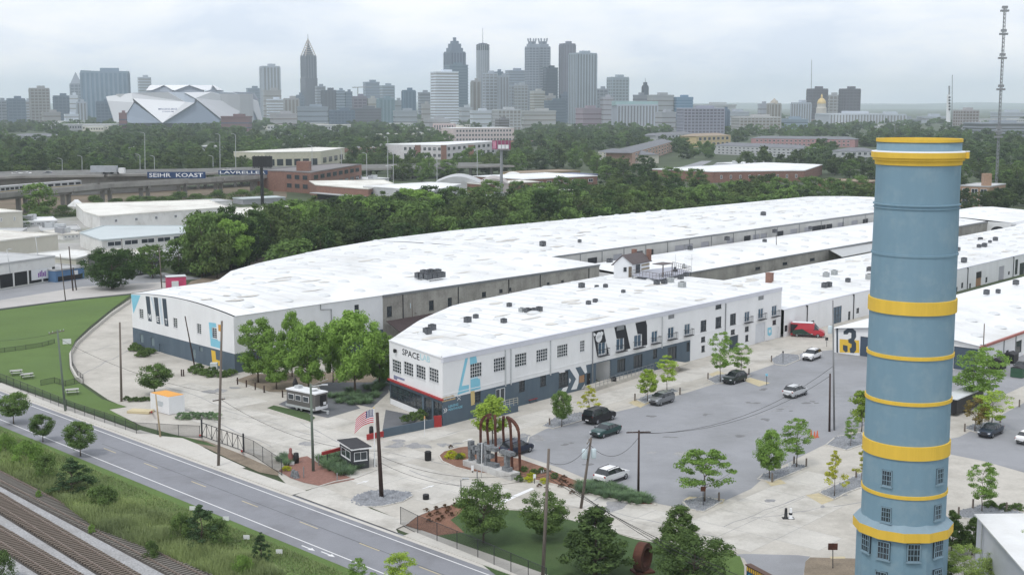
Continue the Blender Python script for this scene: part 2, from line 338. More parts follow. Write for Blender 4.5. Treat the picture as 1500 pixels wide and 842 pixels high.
for iu in range(-20, 60):
    for iv in range(-10, 60):
        u0, v0 = iu * G, iv * G; c = A1 * (u0 + G / 2) + A2 * (v0 + G / 2)
        if not (-60 < c.x < 75 and 100 < c.y < 240): continue
        cell = [A1 * u0 + A2 * v0, A1 * (u0 + G) + A2 * v0, A1 * (u0 + G) + A2 * (v0 + G), A1 * u0 + A2 * (v0 + G)]
        ncorn = sum(inside(p, NEARP) for p in cell)
        if ncorn == 0 and not inside(c, NEARP): continue
        if inside(c, LOT) or NS >= 298: continue
        if ncorn < 4: continue
        q = cell
        slab_quad(yard, q, .0238, .0268, slab_mat, 'concrete_slab', gap=.026); NS += 1; JB.poly(q, .0229)
ob = JB.build('joint_filler', patch2); ob['kind'] = 'structure'
def blob(name, px, py, rx, ry, z, m, n=14, seed=0):
    r = random.Random(seed + int(px)); pts = []
    for i in range(n):
        a = 2 * math.pi * i / n; k = r.uniform(.7, 1.25); pts.append(at(px + rx * k * math.cos(a), py + ry * k * math.sin(a)))
    return sheet(name, pts, z, m)
for i, (x, y, rx, ry) in enumerate([(600, 650, 34, 8), (322, 572, 26, 6), (1005, 665, 16, 5), (785, 642, 22, 8), (900, 740, 14, 6), (1128, 733, 9, 2.5), (1235, 725, 7, 2), (955, 663, 7, 2), (1205, 742, 4, 2), (660, 652, 20, 4), (450, 650, 12, 3)]):
    if i in (0, 1, 3, 9):
        for j in range(7): q_ = random.Random(i * 9 + j); blob('asphalt_patch', x + q_.uniform(-1, 1) * rx * .9, y + q_.uniform(-1, 1) * ry * .7, rx * q_.uniform(.15, .45), ry * q_.uniform(.2, .5), .0325 + .0005 * j, patch2, seed=i * 7 + j)
    else: blob('asphalt_patch' if i < 5 else 'pavement_stain', x, y, rx, ry, .0325 + .001 * (i % 3), patch2, seed=i)
sheet('asphalt_patch', pix([(905, 737), (913, 728), (925, 732), (912, 745), (890, 752), (886, 746)]), .0352, patch2)
cracks = MB()
r = random.Random(3)
for a, b in (((110, 520), (190, 500)), ((120, 548), (192, 512)), ((230, 560), (340, 600)), ((330, 600), (470, 640)), ((250, 590), (400, 655)), ((440, 620), (520, 660)), ((560, 660), (700, 690)), ((600, 690), (730, 730)), ((640, 640), (760, 610)), ((900, 600), (1040, 560)), ((880, 745), (1060, 790)), ((1060, 770), (1180, 725)), ((700, 715), (850, 745)), ((1100, 612), (1262, 560)), ((1000, 600), (1110, 585)), ((1060, 640), (1262, 605)), ((905, 640), (990, 625)), ((1020, 590), (1060, 583)), ((1225, 640), (1262, 600)), ((860, 735), (905, 722)), ((1100, 820 - 60), (1262, 735))):
    pts = []
    for i in range(9):
        t = i / 8; pts.append(at(a[0] + (b[0] - a[0]) * t, a[1] + (b[1] - a[1]) * t + r.uniform(-1.6, 1.6)))
    for p, q in zip(pts[:-1], pts[1:]):
        d = (q - p); nn = Vector((-d.y, d.x, 0)).normalized() * r.uniform(.03, .09); cracks.poly([p - nn, q - nn, q + nn, p + nn], .034)
r = random.Random(12)
for x, y in ((1105, 590), (1040, 607), (1150, 600), (1085, 640), (980, 640), (1125, 570), (1010, 690), (900, 700), (1190, 590), (830, 650), (1120, 615), (860, 680), (1180, 640), (955, 610)):
    for k_ in range(3): X_, Y_ = x + r.uniform(-9, 9), y + r.uniform(-2, 2); blob('oil_stain', X_, Y_, r.uniform(3, 8), r.uniform(.5, 1.3), .0335 + .0004 * k_, mat('oil_stained_asphalt', (.17, .17, .175), .9, .2, .8), seed=k_)
ob = cracks.build('pavement_cracks', patch2); ob['kind'] = 'structure'
sheet('stop_line', pix([(725, 737), (779, 714), (783, 716), (730, 740)]), .0300, paint_white)
for c in ((686, 644), (628, 713), (532, 706)):
    p0 = at(*c); mb = MB(); a_, b_ = A1, A2
    mb.poly([p0 + a_ * x + b_ * y for x, y in ((-1.0, -.08), (.1, -.08), (.1, -.3), (.9, 0), (.1, .3), (.1, .08), (-1.0, .08))], .0300)
    ob = mb.build('road_arrow', paint_white); ob['kind'] = 'structure'
for i, pl in enumerate([[(1088, 557), (1098, 553), (1128, 561), (1112, 566)], [(920, 590), (935, 583), (952, 590), (938, 597)], [(1038, 548), (1052, 543), (1066, 549), (1050, 556)], [(1180, 725), (1200, 722), (1222, 732), (1204, 739)], [(1000, 733), (1010, 727), (1062, 731), (1058, 738)], [(1120, 704), (1140, 700), (1152, 708), (1130, 712)], [(1215, 815), (1238, 815), (1238, 818), (1217, 818)]]):
    sheet('worn_paint_patch', pix(pl), .0365, paint_yellow)
LAWN = pix([(-160, 480), (-60, 465), (0, 454), (100, 441), (192, 432), (162, 454), (131, 479), (110, 499), (101, 520), (102, 541), (110, 556), (124, 567), (150, 585), (186, 596), (160, 600), (200, 622), (232, 634), (120, 600), (0, 556), (-160, 500)])
sheet('lawn', LAWN, .06, lawn_mat)
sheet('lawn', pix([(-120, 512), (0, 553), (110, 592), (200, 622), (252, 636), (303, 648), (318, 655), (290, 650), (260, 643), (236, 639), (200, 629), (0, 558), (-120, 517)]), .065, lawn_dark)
sheet('dirt_strip', pix([(270, 640), (303, 646), (345, 662), (408, 690), (408, 697), (380, 692), (335, 672), (300, 655), (280, 648)]), .055, dirt)
sheet('brick_paving', pix([(408, 690), (428, 672), (450, 668), (478, 686), (520, 702), (470, 712), (445, 707), (425, 700)]), .05, mat('brick_paving', (.23, .12, .095), .9, .15, 2, bump=.4, bscale=6, fine=.12))
curb_run(pix([(457, 716), (490, 706), (522, 700), (558, 686), (550, 681)]), z=.13)
BED = pix([(643, 668), (650, 662), (672, 656), (705, 652), (720, 668), (760, 672), (800, 686), (845, 705), (870, 716), (900, 722), (935, 732), (962, 740), (940, 740), (880, 728), (850, 720), (800, 707), (752, 698), (700, 693), (668, 685), (648, 676)])
sheet('mulch_bed', BED, .12, mulch); curb_run(BED + BED[:1], z=.13)
BED2 = pix([(592, 769), (612, 755), (640, 744), (672, 738), (690, 742), (660, 762), (680, 780), (640, 785)])
sheet('mulch_bed', BED2, .075, mulch)
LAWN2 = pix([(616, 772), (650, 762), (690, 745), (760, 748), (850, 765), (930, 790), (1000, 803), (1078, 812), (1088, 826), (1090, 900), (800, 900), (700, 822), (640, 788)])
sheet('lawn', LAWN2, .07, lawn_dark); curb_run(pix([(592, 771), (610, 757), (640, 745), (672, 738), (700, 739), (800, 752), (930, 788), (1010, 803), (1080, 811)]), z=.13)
sheet('lawn', pix([(1030, 812), (1084, 815), (1090, 830), (1090, 900), (1000, 900)]), .075, lawn_mat)
def stones(pl, label_kind='gravel_island', n=500, z=.10, seed=1, sz=.16):
    P = pix(pl); base = sheet(label_kind, P, z, stone_mat); curb_run(P + P[:1], z=z + .03)
    xs = [p.x for p in P]; ys = [p.y for p in P]; r = random.Random(seed); mb = MB(); k = 0
    while k < n:
        x, y = r.uniform(min(xs), max(xs)), r.uniform(min(ys), max(ys))
        if not inside((x, y), P): k += .2; continue
        s = sz * r.uniform(.5, 1.5); vs = [(x + s * r.uniform(.6, 1), y, z), (x, y + s * r.uniform(.6, 1), z), (x - s * r.uniform(.6, 1), y, z), (x, y - s * r.uniform(.6, 1), z), (x + r.uniform(-.3, .3) * s, y, z + s * .7)]
        mb.add(vs, [(0, 1, 4), (1, 2, 4), (2, 3, 4), (3, 0, 4)]); k += 1
    ob = mb.build('stones', mat('loose_stone', (.27, .28, .30), .9, .35, 1.3), None); ob['kind'] = 'stuff'
    return base
stones([(514, 734), (522, 726), (545, 719), (575, 719), (602, 722), (604, 727), (590, 735), (560, 742), (530, 743), (518, 740)], n=900, seed=2)
stones([(1010, 746), (1000, 735), (1030, 728), (1058, 734), (1045, 742), (1030, 750)], n=260, seed=3)
stones([(1110, 702), (1118, 695), (1165, 680), (1184, 684), (1165, 692), (1130, 706)], n=300, seed=4)
stones([(1200, 722), (1235, 706), (1268, 690), (1268, 712), (1240, 722), (1222, 732)], n=300, seed=5)
stones([(1210, 652), (1225, 640), (1262, 634), (1268, 650), (1240, 660)], n=260, seed=6)
stones([(795, 625), (812, 612), (850, 604), (870, 608), (850, 617), (810, 628)], n=240, seed=7)
stones([(932, 586), (945, 580), (985, 570), (995, 574), (960, 584), (945, 592)], n=160, seed=8)
stones([(1036, 556), (1050, 550), (1090, 545), (1100, 550), (1070, 560), (1048, 563)], n=160, seed=9)
stones([(1128, 527), (1145, 518), (1170, 520), (1172, 527), (1150, 536), (1135, 534)], n=160, seed=10)
stones([(1412, 628), (1425, 622), (1455, 618), (1450, 628), (1430, 634)], n=160, seed=11)
stones([(1400, 758), (1405, 748), (1450, 738), (1470, 744), (1500, 752), (1495, 760), (1440, 762)], n=260, seed=12)
stones([(700, 652), (722, 644), (775, 640), (772, 650), (730, 660)], n=160, seed=13)
sheet('mulch_bed', pix([(345, 557), (370, 548), (470, 545), (560, 545), (545, 560), (480, 560), (430, 574), (395, 574)]), .05, dirt); curb_run(pix([(340, 560), (385, 574), (415, 578), (455, 566), (480, 556)]), z=.13)
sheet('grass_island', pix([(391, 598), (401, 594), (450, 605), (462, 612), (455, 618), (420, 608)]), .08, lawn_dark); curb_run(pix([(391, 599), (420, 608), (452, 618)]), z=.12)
sheet('street', pix([(-200, 480), (0, 452), (110, 438), (190, 430), (270, 418), (225, 412), (120, 418), (0, 428), (-200, 450)]), .035, mat('pale_concrete_lot', (.47, .45, .43), .9, .1, .1, stain=(.2, .2, .19), samt=.6, sscale=.05, fine=.06))  # pale concrete colour with grey stains
sheet('street', pix([(-200, 452), (0, 425), (120, 405), (230, 398), (300, 408), (225, 414), (120, 420), (0, 440), (-200, 470)]), .040, asphalt)
curb_run(pix([(-100, 470), (0, 454.5), (100, 441), (190, 432)]), z=.25, w=.4, m=patch_mat)
sheet('dirt_strip', pix([(262, 428), (330, 418), (430, 380), (520, 360), (500, 350), (400, 372), (330, 398), (280, 412)]), .045, dirt)
sheet('back_lot', pix([(-80, 400), (95, 384), (130, 380), (290, 370), (345, 345), (420, 318), (330, 300), (60, 322), (-80, 345)]), .045, mat('old_grey_lot', (.36, .355, .34), .9, .15, .08, stain=(.16, .18, .10), samt=.85, sscale=.05))
sheet('embankment', pix([(-200, 335), (120, 312), (300, 298), (420, 290), (420, 268), (300, 274), (130, 282), (-200, 300)]), .05, mat('brown_embankment', (.17, .135, .10), .95, .3, .06, stain=(.09, .11, .05), samt=.8, sscale=.05))
sheet('street', pix([(955, 262), (1000, 256), (1043, 236), (1028, 236), (990, 247)]), .05, asphalt)
sheet('car_park', pix([(1018, 262), (1050, 238), (1078, 242), (1060, 262)]), .05, asphalt)
# ---------------- railway tracks ----------------
steel = mat('rail_steel', (.27, .22, .19), .5, .2, 2, metal=.4); tie = mat('timber_sleeper', (.17, .14, .115), .95, .3, 1.1, bump=.3, fine=.3); tie_old = mat('grey_old_sleeper', (.19, .175, .155), .95, .25, 1.1)
sl_mesh = MB().box((0, 0, 0), (2.6, .23, .16)).mesh('sleeper', tie); sl_old = MB().box((0, 0, 0), (2.5, .22, .12)).mesh('sleeper', tie_old)
def track(name, label, pa, pb, mesh, zr, n, group='railway tracks beside the road'):
    a, b = at(*pa), at(*pb); d = (b - a).normalized(); nn = Vector((-d.y, d.x, 0)); ang = math.atan2(d.y, d.x)
    st = a - d * 75; t = thing(name, label, 'railway track', st, 0, group)
    mb = MB(); mb.poly([st + nn * 1.5, st - nn * 1.5, st - nn * 1.5 + d * 152, st + nn * 1.5 + d * 152], .034); ob = mb.build('track_bed', mat('oily_track_bed', (.07, .062, .055), .95, .3, .6, bump=.8, bscale=6, fine=.3)); ob['kind'] = 'structure'
    for s in (-1, 1):
        mb = MB(); p = st + nn * (.72 * s) + Vector((0, 0, zr))
        mb.beam(p, p + d * 152, .06, .05); mb.beam(p - Vector((0, 0, .08)), p + d * 152 - Vector((0, 0, .08)), .14, .03); mb.beam(p - Vector((0, 0, .05)), p + d * 152 - Vector((0, 0, .05)), .025, .1)
        mb.build('rail', steel, t)
    for i in range(n):
        o = bpy.data.objects.new('sleeper', mesh); sc.collection.objects.link(o); o.parent = t
        o.location = d * (.3 + i * .52) + nn * random.uniform(-.04, .04) + Vector((0, 0, zr - .16)); o.rotation_euler = (0, 0, ang + math.pi / 2 + random.uniform(-.02, .02))
track('railway_track', 'middle railway track with rusty brown sleepers and shiny rails on grey ballast', (0, 736.5), (175, 842), sl_mesh, .30, 290)
track('railway_track', 'railway track nearest the bottom left corner, bush growing beside its ballast', (0, 786.5), (90, 842), sl_mesh, .30, 290)
track('railway_track', 'disused railway track next to the grass verge, its rails partly overgrown', (0, 698), (276, 842), sl_old, .22, 290)
# ================= WAREHOUSES AND CHIMNEY =================
class Wall:
    """a vertical wall from A to B (ground points); n points to the camera side"""
    def __init__(s, A, B):
        s.A, s.B = Vector((A.x, A.y, 0)), Vector((B.x, B.y, 0)); s.L = (s.B - s.A).length; s.t = (s.B - s.A).normalized()
        s.n = Vector((s.t.y, -s.t.x, 0))
        if s.n.dot(Vector((0, 0, 0)) - s.A) < 0: s.n = -s.n
    def p(s, a, z, o=0.0): return s.A + s.t * a + s.n * o + Vector((0, 0, z))
    def uv(s, px, py): return onwall(s.A, s.B, px, py)
    def rect(s, cx, cy, w, h):
        a0, _ = s.uv(cx - w / 2, cy); a1, _ = s.uv(cx + w / 2, cy); _, z1 = s.uv(cx, cy - h / 2); _, z0 = s.uv(cx, cy + h / 2)
        return min(a0, a1), max(a0, a1), z0, z1
    def face(s, mb, a0, a1, z0, z1, o=0.0, mi=0):
        q = [s.p(a0, z0, o), s.p(a1, z0, o), s.p(a1, z1, o), s.p(a0, z1, o)]
        if s.t.cross(Vector((0, 0, 1))).dot(s.n) < 0: q = q[::-1]
        mb.add(q, [(0, 1, 2, 3)], mi)
    def slab(s, mb, a0, a1, z0, z1, o0, o1, mi=0):
        mb.obox(s.p(a0, z0, o0), s.t * (a1 - a0), s.n * (o1 - o0), Vector((0, 0, z1 - z0)), mi)
    def build(s, name, m, parent, a0, a1, z0, z1, ops=(), rev=.14):
        """wall skin with real rectangular openings; returns nothing, openings get reveals"""
        ops = [(max(a0, o[0]), min(a1, o[1]), max(z0, o[2]), min(z1, o[3])) for o in ops]; ops = [o for o in ops if o[1] - o[0] > .05 and o[3] - o[2] > .05]
        xs = sorted({a0, a1} | {v for o in ops for v in o[:2]}); zs = sorted({z0, z1} | {v for o in ops for v in o[2:]}); mb = MB()
        for i in range(len(xs) - 1):
            for j in range(len(zs) - 1):
                cx, cz = (xs[i] + xs[i + 1]) / 2, (zs[j] + zs[j + 1]) / 2
                if any(o[0] < cx < o[1] and o[2] < cz < o[3] for o in ops): continue
                s.face(mb, xs[i], xs[i + 1], zs[j], zs[j + 1])
        for o in ops:
            for (p, q) in (((o[0], o[2]), (o[0], o[3])), ((o[1], o[2]), (o[1], o[3])), ((o[0], o[2]), (o[1], o[2])), ((o[0], o[3]), (o[1], o[3]))):
                mb.add([s.p(*p, 0), s.p(*q, 0), s.p(*q, -rev), s.p(*p, -rev)], [(0, 1, 2, 3)])
        return mb.build(name, m, parent)
    def window(s, parent, r, nx=2, nz=4, fr=None, gl=None, rev=.14, bar=.05, sill=True, name='window', fw=.06):
        a0, a1, z0, z1 = r; fr = fr or frame_white; mb = MB(); o = -rev + .02
        s.slab(mb, a0, a0 + fw, z0, z1, o, o + .06); s.slab(mb, a1 - fw, a1, z0, z1, o, o + .06)
        s.slab(mb, a0 + fw, a1 - fw, z1 - fw, z1, o, o + .06); s.slab(mb, a0 + fw, a1 - fw, z0, z0 + fw, o, o + .06)
        for i in range(1, nx): x = a0 + (a1 - a0) * i / nx; s.slab(mb, x - bar / 2, x + bar / 2, z0 + fw, z1 - fw, o + .005, o + .045)
        for j in range(1, nz): z = z0 + (z1 - z0) * j / nz; s.slab(mb, a0 + fw, a1 - fw, z - bar / 2, z + bar / 2, o + .01, o + .04)
        if sill: s.slab(mb, a0 - .05, a1 + .05, z0 - .07, z0, -rev + .01, .06)
        w = mb.build(name, fr, parent); g = MB(); s.face(g, a0, a1, z0, z1, o - .005); g.build('pane', gl or glass, w); return w
    def door(s, parent, r, m, rev=.14, name='door', slats=0, panels=2):
        a0, a1, z0, z1 = r; mb = MB(); s.slab(mb, a0, a1, z0, z1, -rev - .03, -rev + .02)
        if slats:
            for i in range(slats): z = z0 + (z1 - z0) * (i + .5) / slats; s.slab(mb, a0 + .05, a1 - .05, z - .04, z + .04, -rev + .02, -rev + .04)
        else:
            for i in range(panels):
                x0 = a0 + (a1 - a0) * i / panels + .08; x1 = a0 + (a1 - a0) * (i + 1) / panels - .08
                s.slab(mb, x0, x1, z0 + .15, z1 - .15, -rev + .02, -rev + .035)
        d = mb.build(name, m, parent); h = MB(); s.slab(h, a1 - .16, a1 - .12, z0 + (z1 - z0) * .45, z0 + (z1 - z0) * .55, -rev + .035, -rev + .07); h.build('handle', light_metal, d); return d
    def decal(s, parent, pxs, m, name='mural', o=.012, th=.0):
        pts = [s.uv(*p) for p in pxs]; vs = [Vector((a, z, 0)) for a, z in pts]; tr = tessellate_polygon([vs]); mb = MB()
        V = [s.p(a, z, o) for a, z in pts]; fs = []
        for t in tr:
            nn = (V[t[1]] - V[t[0]]).cross(V[t[2]] - V[t[0]]); fs.append(tuple(t) if nn.dot(s.n) > 0 else tuple(t)[::-1])
        mb.add(V, fs); return mb.build(name, m, parent)
    def text(s, parent, string, a0, a1, z0, m, name='lettering', o=.02, height=None, rev=False):
        cu = bpy.data.curves.new('t', 'FONT'); cu.body = string; cu.size = 1; cu.extrude = .0; cu.resolution_u = 2; cu.offset = .012
        ob = bpy.data.objects.new('t', cu); me = bpy.data.meshes.new_from_object(ob); bpy.data.objects.remove(ob)
        xs = [v.co.x for v in me.vertices]; ys = [v.co.y for v in me.vertices]; x0, x1, y0, y1 = min(xs), max(xs), min(ys), max(ys)
        kx = (a1 - a0) / (x1 - x0); kz = height / (y1 - y0) if height else abs(kx)
        right = s.t if s.n.cross(s.t).z * 1 < 0 else s.t
        for v in me.vertices:
            v.co = s.p(a0 + (v.co.x - x0) * kx, z0 + (v.co.y - y0) * kz, o)
        me.materials.append(m); me.name = name; return link(name, me, parent)
def hz(z): return z * K
# ---- long building A ----
ZA = hz(10.8)
bA = thing('warehouse', 'long white-roofed warehouse with MET banners on its left end, rear and longest of the complex', 'warehouse', W(146, 197))
wl = Wall(W(148.7, 237.2), W(144.9, 197)); wf = Wall(W(144.9, 197), W(253, 194.2)); we = Wall(W(253, 194.2), W(254.5, 214.6)); wf2 = Wall(W(254.5, 214.6), W(500, 213.8))
zb = 3.05
opsL = [wl.rect(206.9, 459.4, 6.2, 13.5), wl.rect(256.6, 472.8, 6.2, 14), wl.rect(291.4, 481.4, 6.4, 14.5), wl.rect(314, 487.8, 7, 15)]
opl = [wl.rect(207.4, 495.6, 5, 12), wl.rect(223.6, 500.6, 5, 12), wl.rect(236.5, 511.8, 6, 15), wl.rect(284.2, 518, 4.5, 13), wl.rect(294.4, 511.6, 4.5, 6)]
prof = lambda t: ZA + .95 * math.sin(math.pi * t) ** .9
wl.build('wall', white_wall, bA, 0, wl.L, zb, ZA - .02, opsL)
mb = MB(); nseg = 16
for i in range(nseg):
    t0_, t1_ = i / nseg, (i + 1) / nseg; mb.add([wl.p(t0_ * wl.L, ZA - .02), wl.p(t1_ * wl.L, ZA - .02), wl.p(t1_ * wl.L, prof(t1_)), wl.p(t0_ * wl.L, prof(t0_))], [(0, 1, 2, 3)])
mb.build('gable', white_wall, bA)
wl.build('plinth_wall', grey_paint, bA, 0, wl.L, 0, zb - .0, opl)
for r_ in opsL: wl.window(bA, r_, 2, 5, frame_white)
for r_ in opl[:2] + opl[3:]: wl.door(bA, r_, mat('grey_panel', (.17, .22, .235), .7, .08), name='shutter', panels=1)
wl.door(bA, opl[2], grey_paint)
dk = mat('dark_mural_paint', (.05, .068, .088), .7, .06)
Z6 = lambda x, y: (180 + x / 6.015, 420 + y / 6.015)
for q in ([(200, 82), (236, 86), (256, 307), (224, 300)], [(271, 92), (308, 96), (330, 330), (298, 322)], [(345, 102), (381, 106), (403, 350), (369, 343)]): wl.decal(bA, [Z6(*p) for p in q], dk, 'banner_mural')
for q in ([(243, 88), (262, 91), (285, 200), (276, 215)], [(312, 97), (335, 101), (358, 330), (342, 330)]): wl.decal(bA, [Z6(*p) for p in q], mat('pale_mural_paint', (.55, .62, .68), .7, .05), 'banner_mural', .011)
wl.decal(bA, [Z6(*p) for p in [(71, 68), (156, 74), (94, 235)]], lightblue, 'corner_mural')
for ch, (cx, cy) in zip('MET', ((237, 262), (309, 284), (382, 305))):
    px, py = Z6(cx, cy); a, z = wl.uv(px, py); wl.text(bA, ch, a - .42, a + .42, z - .45, frame_white, height=.9)
wl.decal(bA, [Z6(*p) for p in [(757, 312), (820, 320), (825, 358), (783, 356), (792, 448), (832, 460), (840, 475), (862, 480), (866, 545), (775, 520)]], lightblue, 'numeral_mural', .012)
wl.decal(bA, [Z6(*p) for p in [(840, 332), (868, 336), (870, 395), (842, 388)]], mat('orange_mural_paint', (.60, .30, .06), .7, .06), 'numeral_mural', .013)
wl.decal(bA, [Z6(*p) for p in [(778, 556), (815, 566), (822, 640), (872, 655), (872, 702), (790, 680)]], yellow, 'numeral_mural', .013)
wa = wf.uv(561, 480)[0]
opf = [wf.rect(522.5, 450, 6.5, 7.5), wf.rect(523.3, 460.5, 7, 9), wf.rect(552, 485.5, 6, 8)]
wf.build('wall', white_wall, bA, 0, wa, zb, ZA, opf); wf.build('plinth_wall', grey_paint, bA, 0, wa, 0, zb, [wf.rect(555, 505, 7, 16)])
for r_ in opf: wf.window(bA, r_, 2, 2, frame_dark)
wf.door(bA, wf.rect(555, 505, 7, 16), dk)
opc = [wf.rect(x, y, w, h) for x, y, w, h in ((570.5, 456, 7.5, 15), (632, 447, 7, 14), (659, 442.5, 6, 13), (709, 431, 6, 7), (733.8, 426, 5, 5), (747, 424, 4.5, 5), (803, 415, 4, 3), (824, 412, 4, 3))]
wf.build('concrete_wall', old_concrete, bA, wa, wf.L, 0, ZA - .35, opc)
for r_ in opc: wf.window(bA, r_, 2, 2, frame_dark)
mb = MB(); wf.slab(mb, wa, wf.L, ZA - .35, ZA, -.1, .12); wf.slab(mb, wa, wf.L, ZA - .08, ZA + .10, .12, .26); mb.build('gutter', grey_metal, bA)
for x in (590, 671, 745, 791, 862):       # pilasters / downpipes
    a = wf.uv(x, 440)[0]; mb = MB(); wf.slab(mb, a - .06, a + .06, 0, ZA - .3, .01, .13); mb.build('downpipe', dark_metal, bA)
we.build('concrete_wall', old_concrete, bA, 0, we.L, 0, ZA)
# L-shaped pipes on the white wall
for x, y in ((469, 447),):
    a, z = wf.uv(x, y); mb = MB(); mb.path([wf.p(a, z + .2, .12), wf.p(a, z - .7, .12), wf.p(a + 2.2, z - .9, .12), wf.p(a + 2.2, z - 3.2, .12)], .07); mb.build('downpipe', grey_metal, bA)
ZD = 3.2; ops2 = []; r = random.Random(5)
for cx in (833, 843, 875, 905, 918, 935, 955, 1002, 1010, 1033, 1095, 1107, 1131, 1160, 1180, 1214, 1247):
    ops2.append((wf2.uv(cx - 4, 360)[0] if cx < 900 else wf2.uv(cx - 4, 350)[0], 0, 0, 0))
ops2 = []
for cx, w_, kind in ((833, 8, 1), (868, 14, 1), (905, 13, 0), (936, 12, 1), (953, 9, 1), (996, 14, 0), (1009, 12, 0), (1033, 12, 0), (1070, 10, 0), (1095, 10, 1), (1108, 10, 0), (1119, 9, 0), (1143, 10, 1), (1163, 10, 0), (1183, 9, 0), (1200, 20, 1), (1215, 9, 1), (1232, 9, 0), (1252, 9, 0), (1268, 8, 1)):
    yy = 374 + (312 - 374) * (cx - 815) / (1278 - 815) + 6; a0, a1 = wf2.uv(cx - w_ / 2, yy)[0], wf2.uv(cx + w_ / 2, yy)[0]; ops2.append((a0, a1, 4.9, 7.3, kind))
wf2.build('wall', mat('cream_wall_paint', (.58, .575, .55), .75, .08, .3, stain=(.35, .34, .31), samt=.5, sscale=.2, streak=True), bA, 0, wf2.L, 0, ZA - .45, [o[:4] for o in ops2])
for o_ in ops2:
    if o_[4]: wf2.door(bA, o_[:4], dark_metal, name='loading_door', slats=6)
    else: wf2.door(bA, o_[:4], mat('pale_shutter', (.42, .42, .45), .6, .06), name='loading_door', slats=6)
mb = MB(); wf2.slab(mb, 0, wf2.L, ZA - .45, ZA, -.1, .1); wf2.slab(mb, 0, wf2.L, ZA - .1, ZA + .08, .1, .3); mb.build('gutter', grey_metal, bA)
for x in range(850, 1278, 32):
    a = wf2.uv(x, 350)[0]; mb = MB(); wf2.slab(mb, a - .06, a + .06, 2, ZA - .3, .01, .13); mb.build('downpipe', grey_metal, bA)
BK = [(148.7, 237.2), (160, 238.8), (172, 239.6), (185, 252), (200, 260.1), (230, 271.5), (259.8, 279.3), (291, 281.8), (350, 279.3), (415.4, 276), (502, 272.4)]
def backv(u):
    for (u0, v0), (u1, v1) in zip(BK[:-1], BK[1:]):
        if u0 <= u <= u1: return v0 + (v1 - v0) * (u - u0) / (u1 - u0)
    return BK[-1][1]
mb = MB()
for (u0, v0), (u1, v1) in zip(BK[:-1], BK[1:]): mb.add([W(u0, v0, 0), W(u1, v1, 0), W(u1, v1, ZA), W(u0, v0, ZA)], [(0, 1, 2, 3)])
mb.add([W(500, 213.8, 0), W(502, 272.4, 0), W(502, 272.4, ZA), W(500, 213.8, ZA)], [(0, 1, 2, 3)]); mb.build('rear_wall', white_wall, bA)
def roofgrid(us, vf, vb, z0, amp, nv=12, name='roof', parent=None, m=white_roof, pw=.9, edge=.06, ush=None):
    mb = MB(); rows = []
    for u in us:
        a, b = vf(u), vb(u); rows.append([W(u + (ush(u, j / nv) if ush else 0), a + (b - a) * j / nv, z0 + edge + amp * max(0, math.sin(math.pi * j / nv)) ** pw) for j in range(nv + 1)])
    for i in range(len(us) - 1):
        for j in range(nv): mb.add([rows[i][j], rows[i + 1][j], rows[i + 1][j + 1], rows[i][j + 1]], [(0, 1, 2, 3)])
    return mb.build(name, m, parent, smooth=True)
usA = [145.2 + i * (253.2 - 145.2) / 30 for i in range(31)]
roofgrid(usA, lambda u: 196.8 + (194.0 - 196.8) * (u - 145) / 108, lambda u: max(backv(max(u, 148.7)), 237.2), ZA, .95, parent=bA, ush=lambda u, t: 3.7 * t * max(0, 1 - (u - 145.2) / 14))
usB = [253.2 + i * (501 - 253.2) / 40 for i in range(41)]
roofgrid(usB, lambda u: 213.6, lambda u: backv(u), ZA, .95, parent=bA)
def ray_w(u, v):  # is roof point in A?
    return (144 < u < 253 and 195 < v < backv(max(u, 149))) or (253 <= u < 501 and 214 < v < backv(u))
dome_mesh = MB().lathe([(1.1, 0), (1.0, .12), (.75, .28), (.3, .38), (0, .40)], 12).mesh('roof_dome', mat('roof_dome_white', (.60, .615, .62), .6, .05), True)
def domes(parent, u0, u1, v0, v1, z0, amp, vf, vb, du=7.1, dv=10.6, ok=None, cap=300):
    k = 0; v = v0; row = 0
    while v < v1:
        u = u0 + (row % 2) * du * .5
        while u < u1 and k < cap:
            a, b = vf(u), vb(u); t = (v - a) / (b - a)
            if .03 < t < .97 and (ok is None or ok(u, v)):
                o = bpy.data.objects.new('roof_dome', dome_mesh); sc.collection.objects.link(o); o.parent = parent; o.matrix_parent_inverse = parent.matrix_basis.inverted()
                o.location = W(u, v, z0 + .05 + amp * math.sin(math.pi * t) ** .9); k += 1
            u += du
        v += dv; row += 1
parA = lambda u: (196.8 if u < 253 else 213.6)
bA.location = W(146, 197); 
domes(bA, 152, 496, 202, 282, ZA, .95, parA, lambda u: backv(max(u, 148.7)), ok=lambda u, v: ray_w(u, v), du=9.6, dv=10.4)
# ---- building B (middle) ----
bB = thing('warehouse', 'middle white-roofed warehouse behind the rooftop house, with a bare concrete wall towards the alley', 'warehouse', W(262, 186))
ZB = hz(7); wB = Wall(W(262, 185.6), W(476, 184.8))
wB.build('concrete_wall', old_concrete, bB, 0, wB.L, 0, ZB, [wB.rect(x, y, 7, 4) for x, y in ((1110, 393), (1150, 386), (1190, 380))])
for x, y in ((1110, 393), (1150, 386), (1190, 380)): wB.window(bB, wB.rect(x, y, 7, 4), 2, 1, frame_dark)
mb = MB(); wB.slab(mb, 0, wB.L, ZB - .3, ZB + .06, .01, .2); mb.build('gutter', grey_metal, bB)
mb = MB(); mb.add([W(262, 185.6, 0), W(262, 211, 0), W(262, 211, ZB + .7), W(262, 185.6, ZB)], [(0, 1, 2, 3)]); mb.add([W(530, 185.6, 0), W(530, 211, 0), W(530, 211, ZB + .7), W(530, 185.6, ZB)], [(0, 1, 2, 3)])
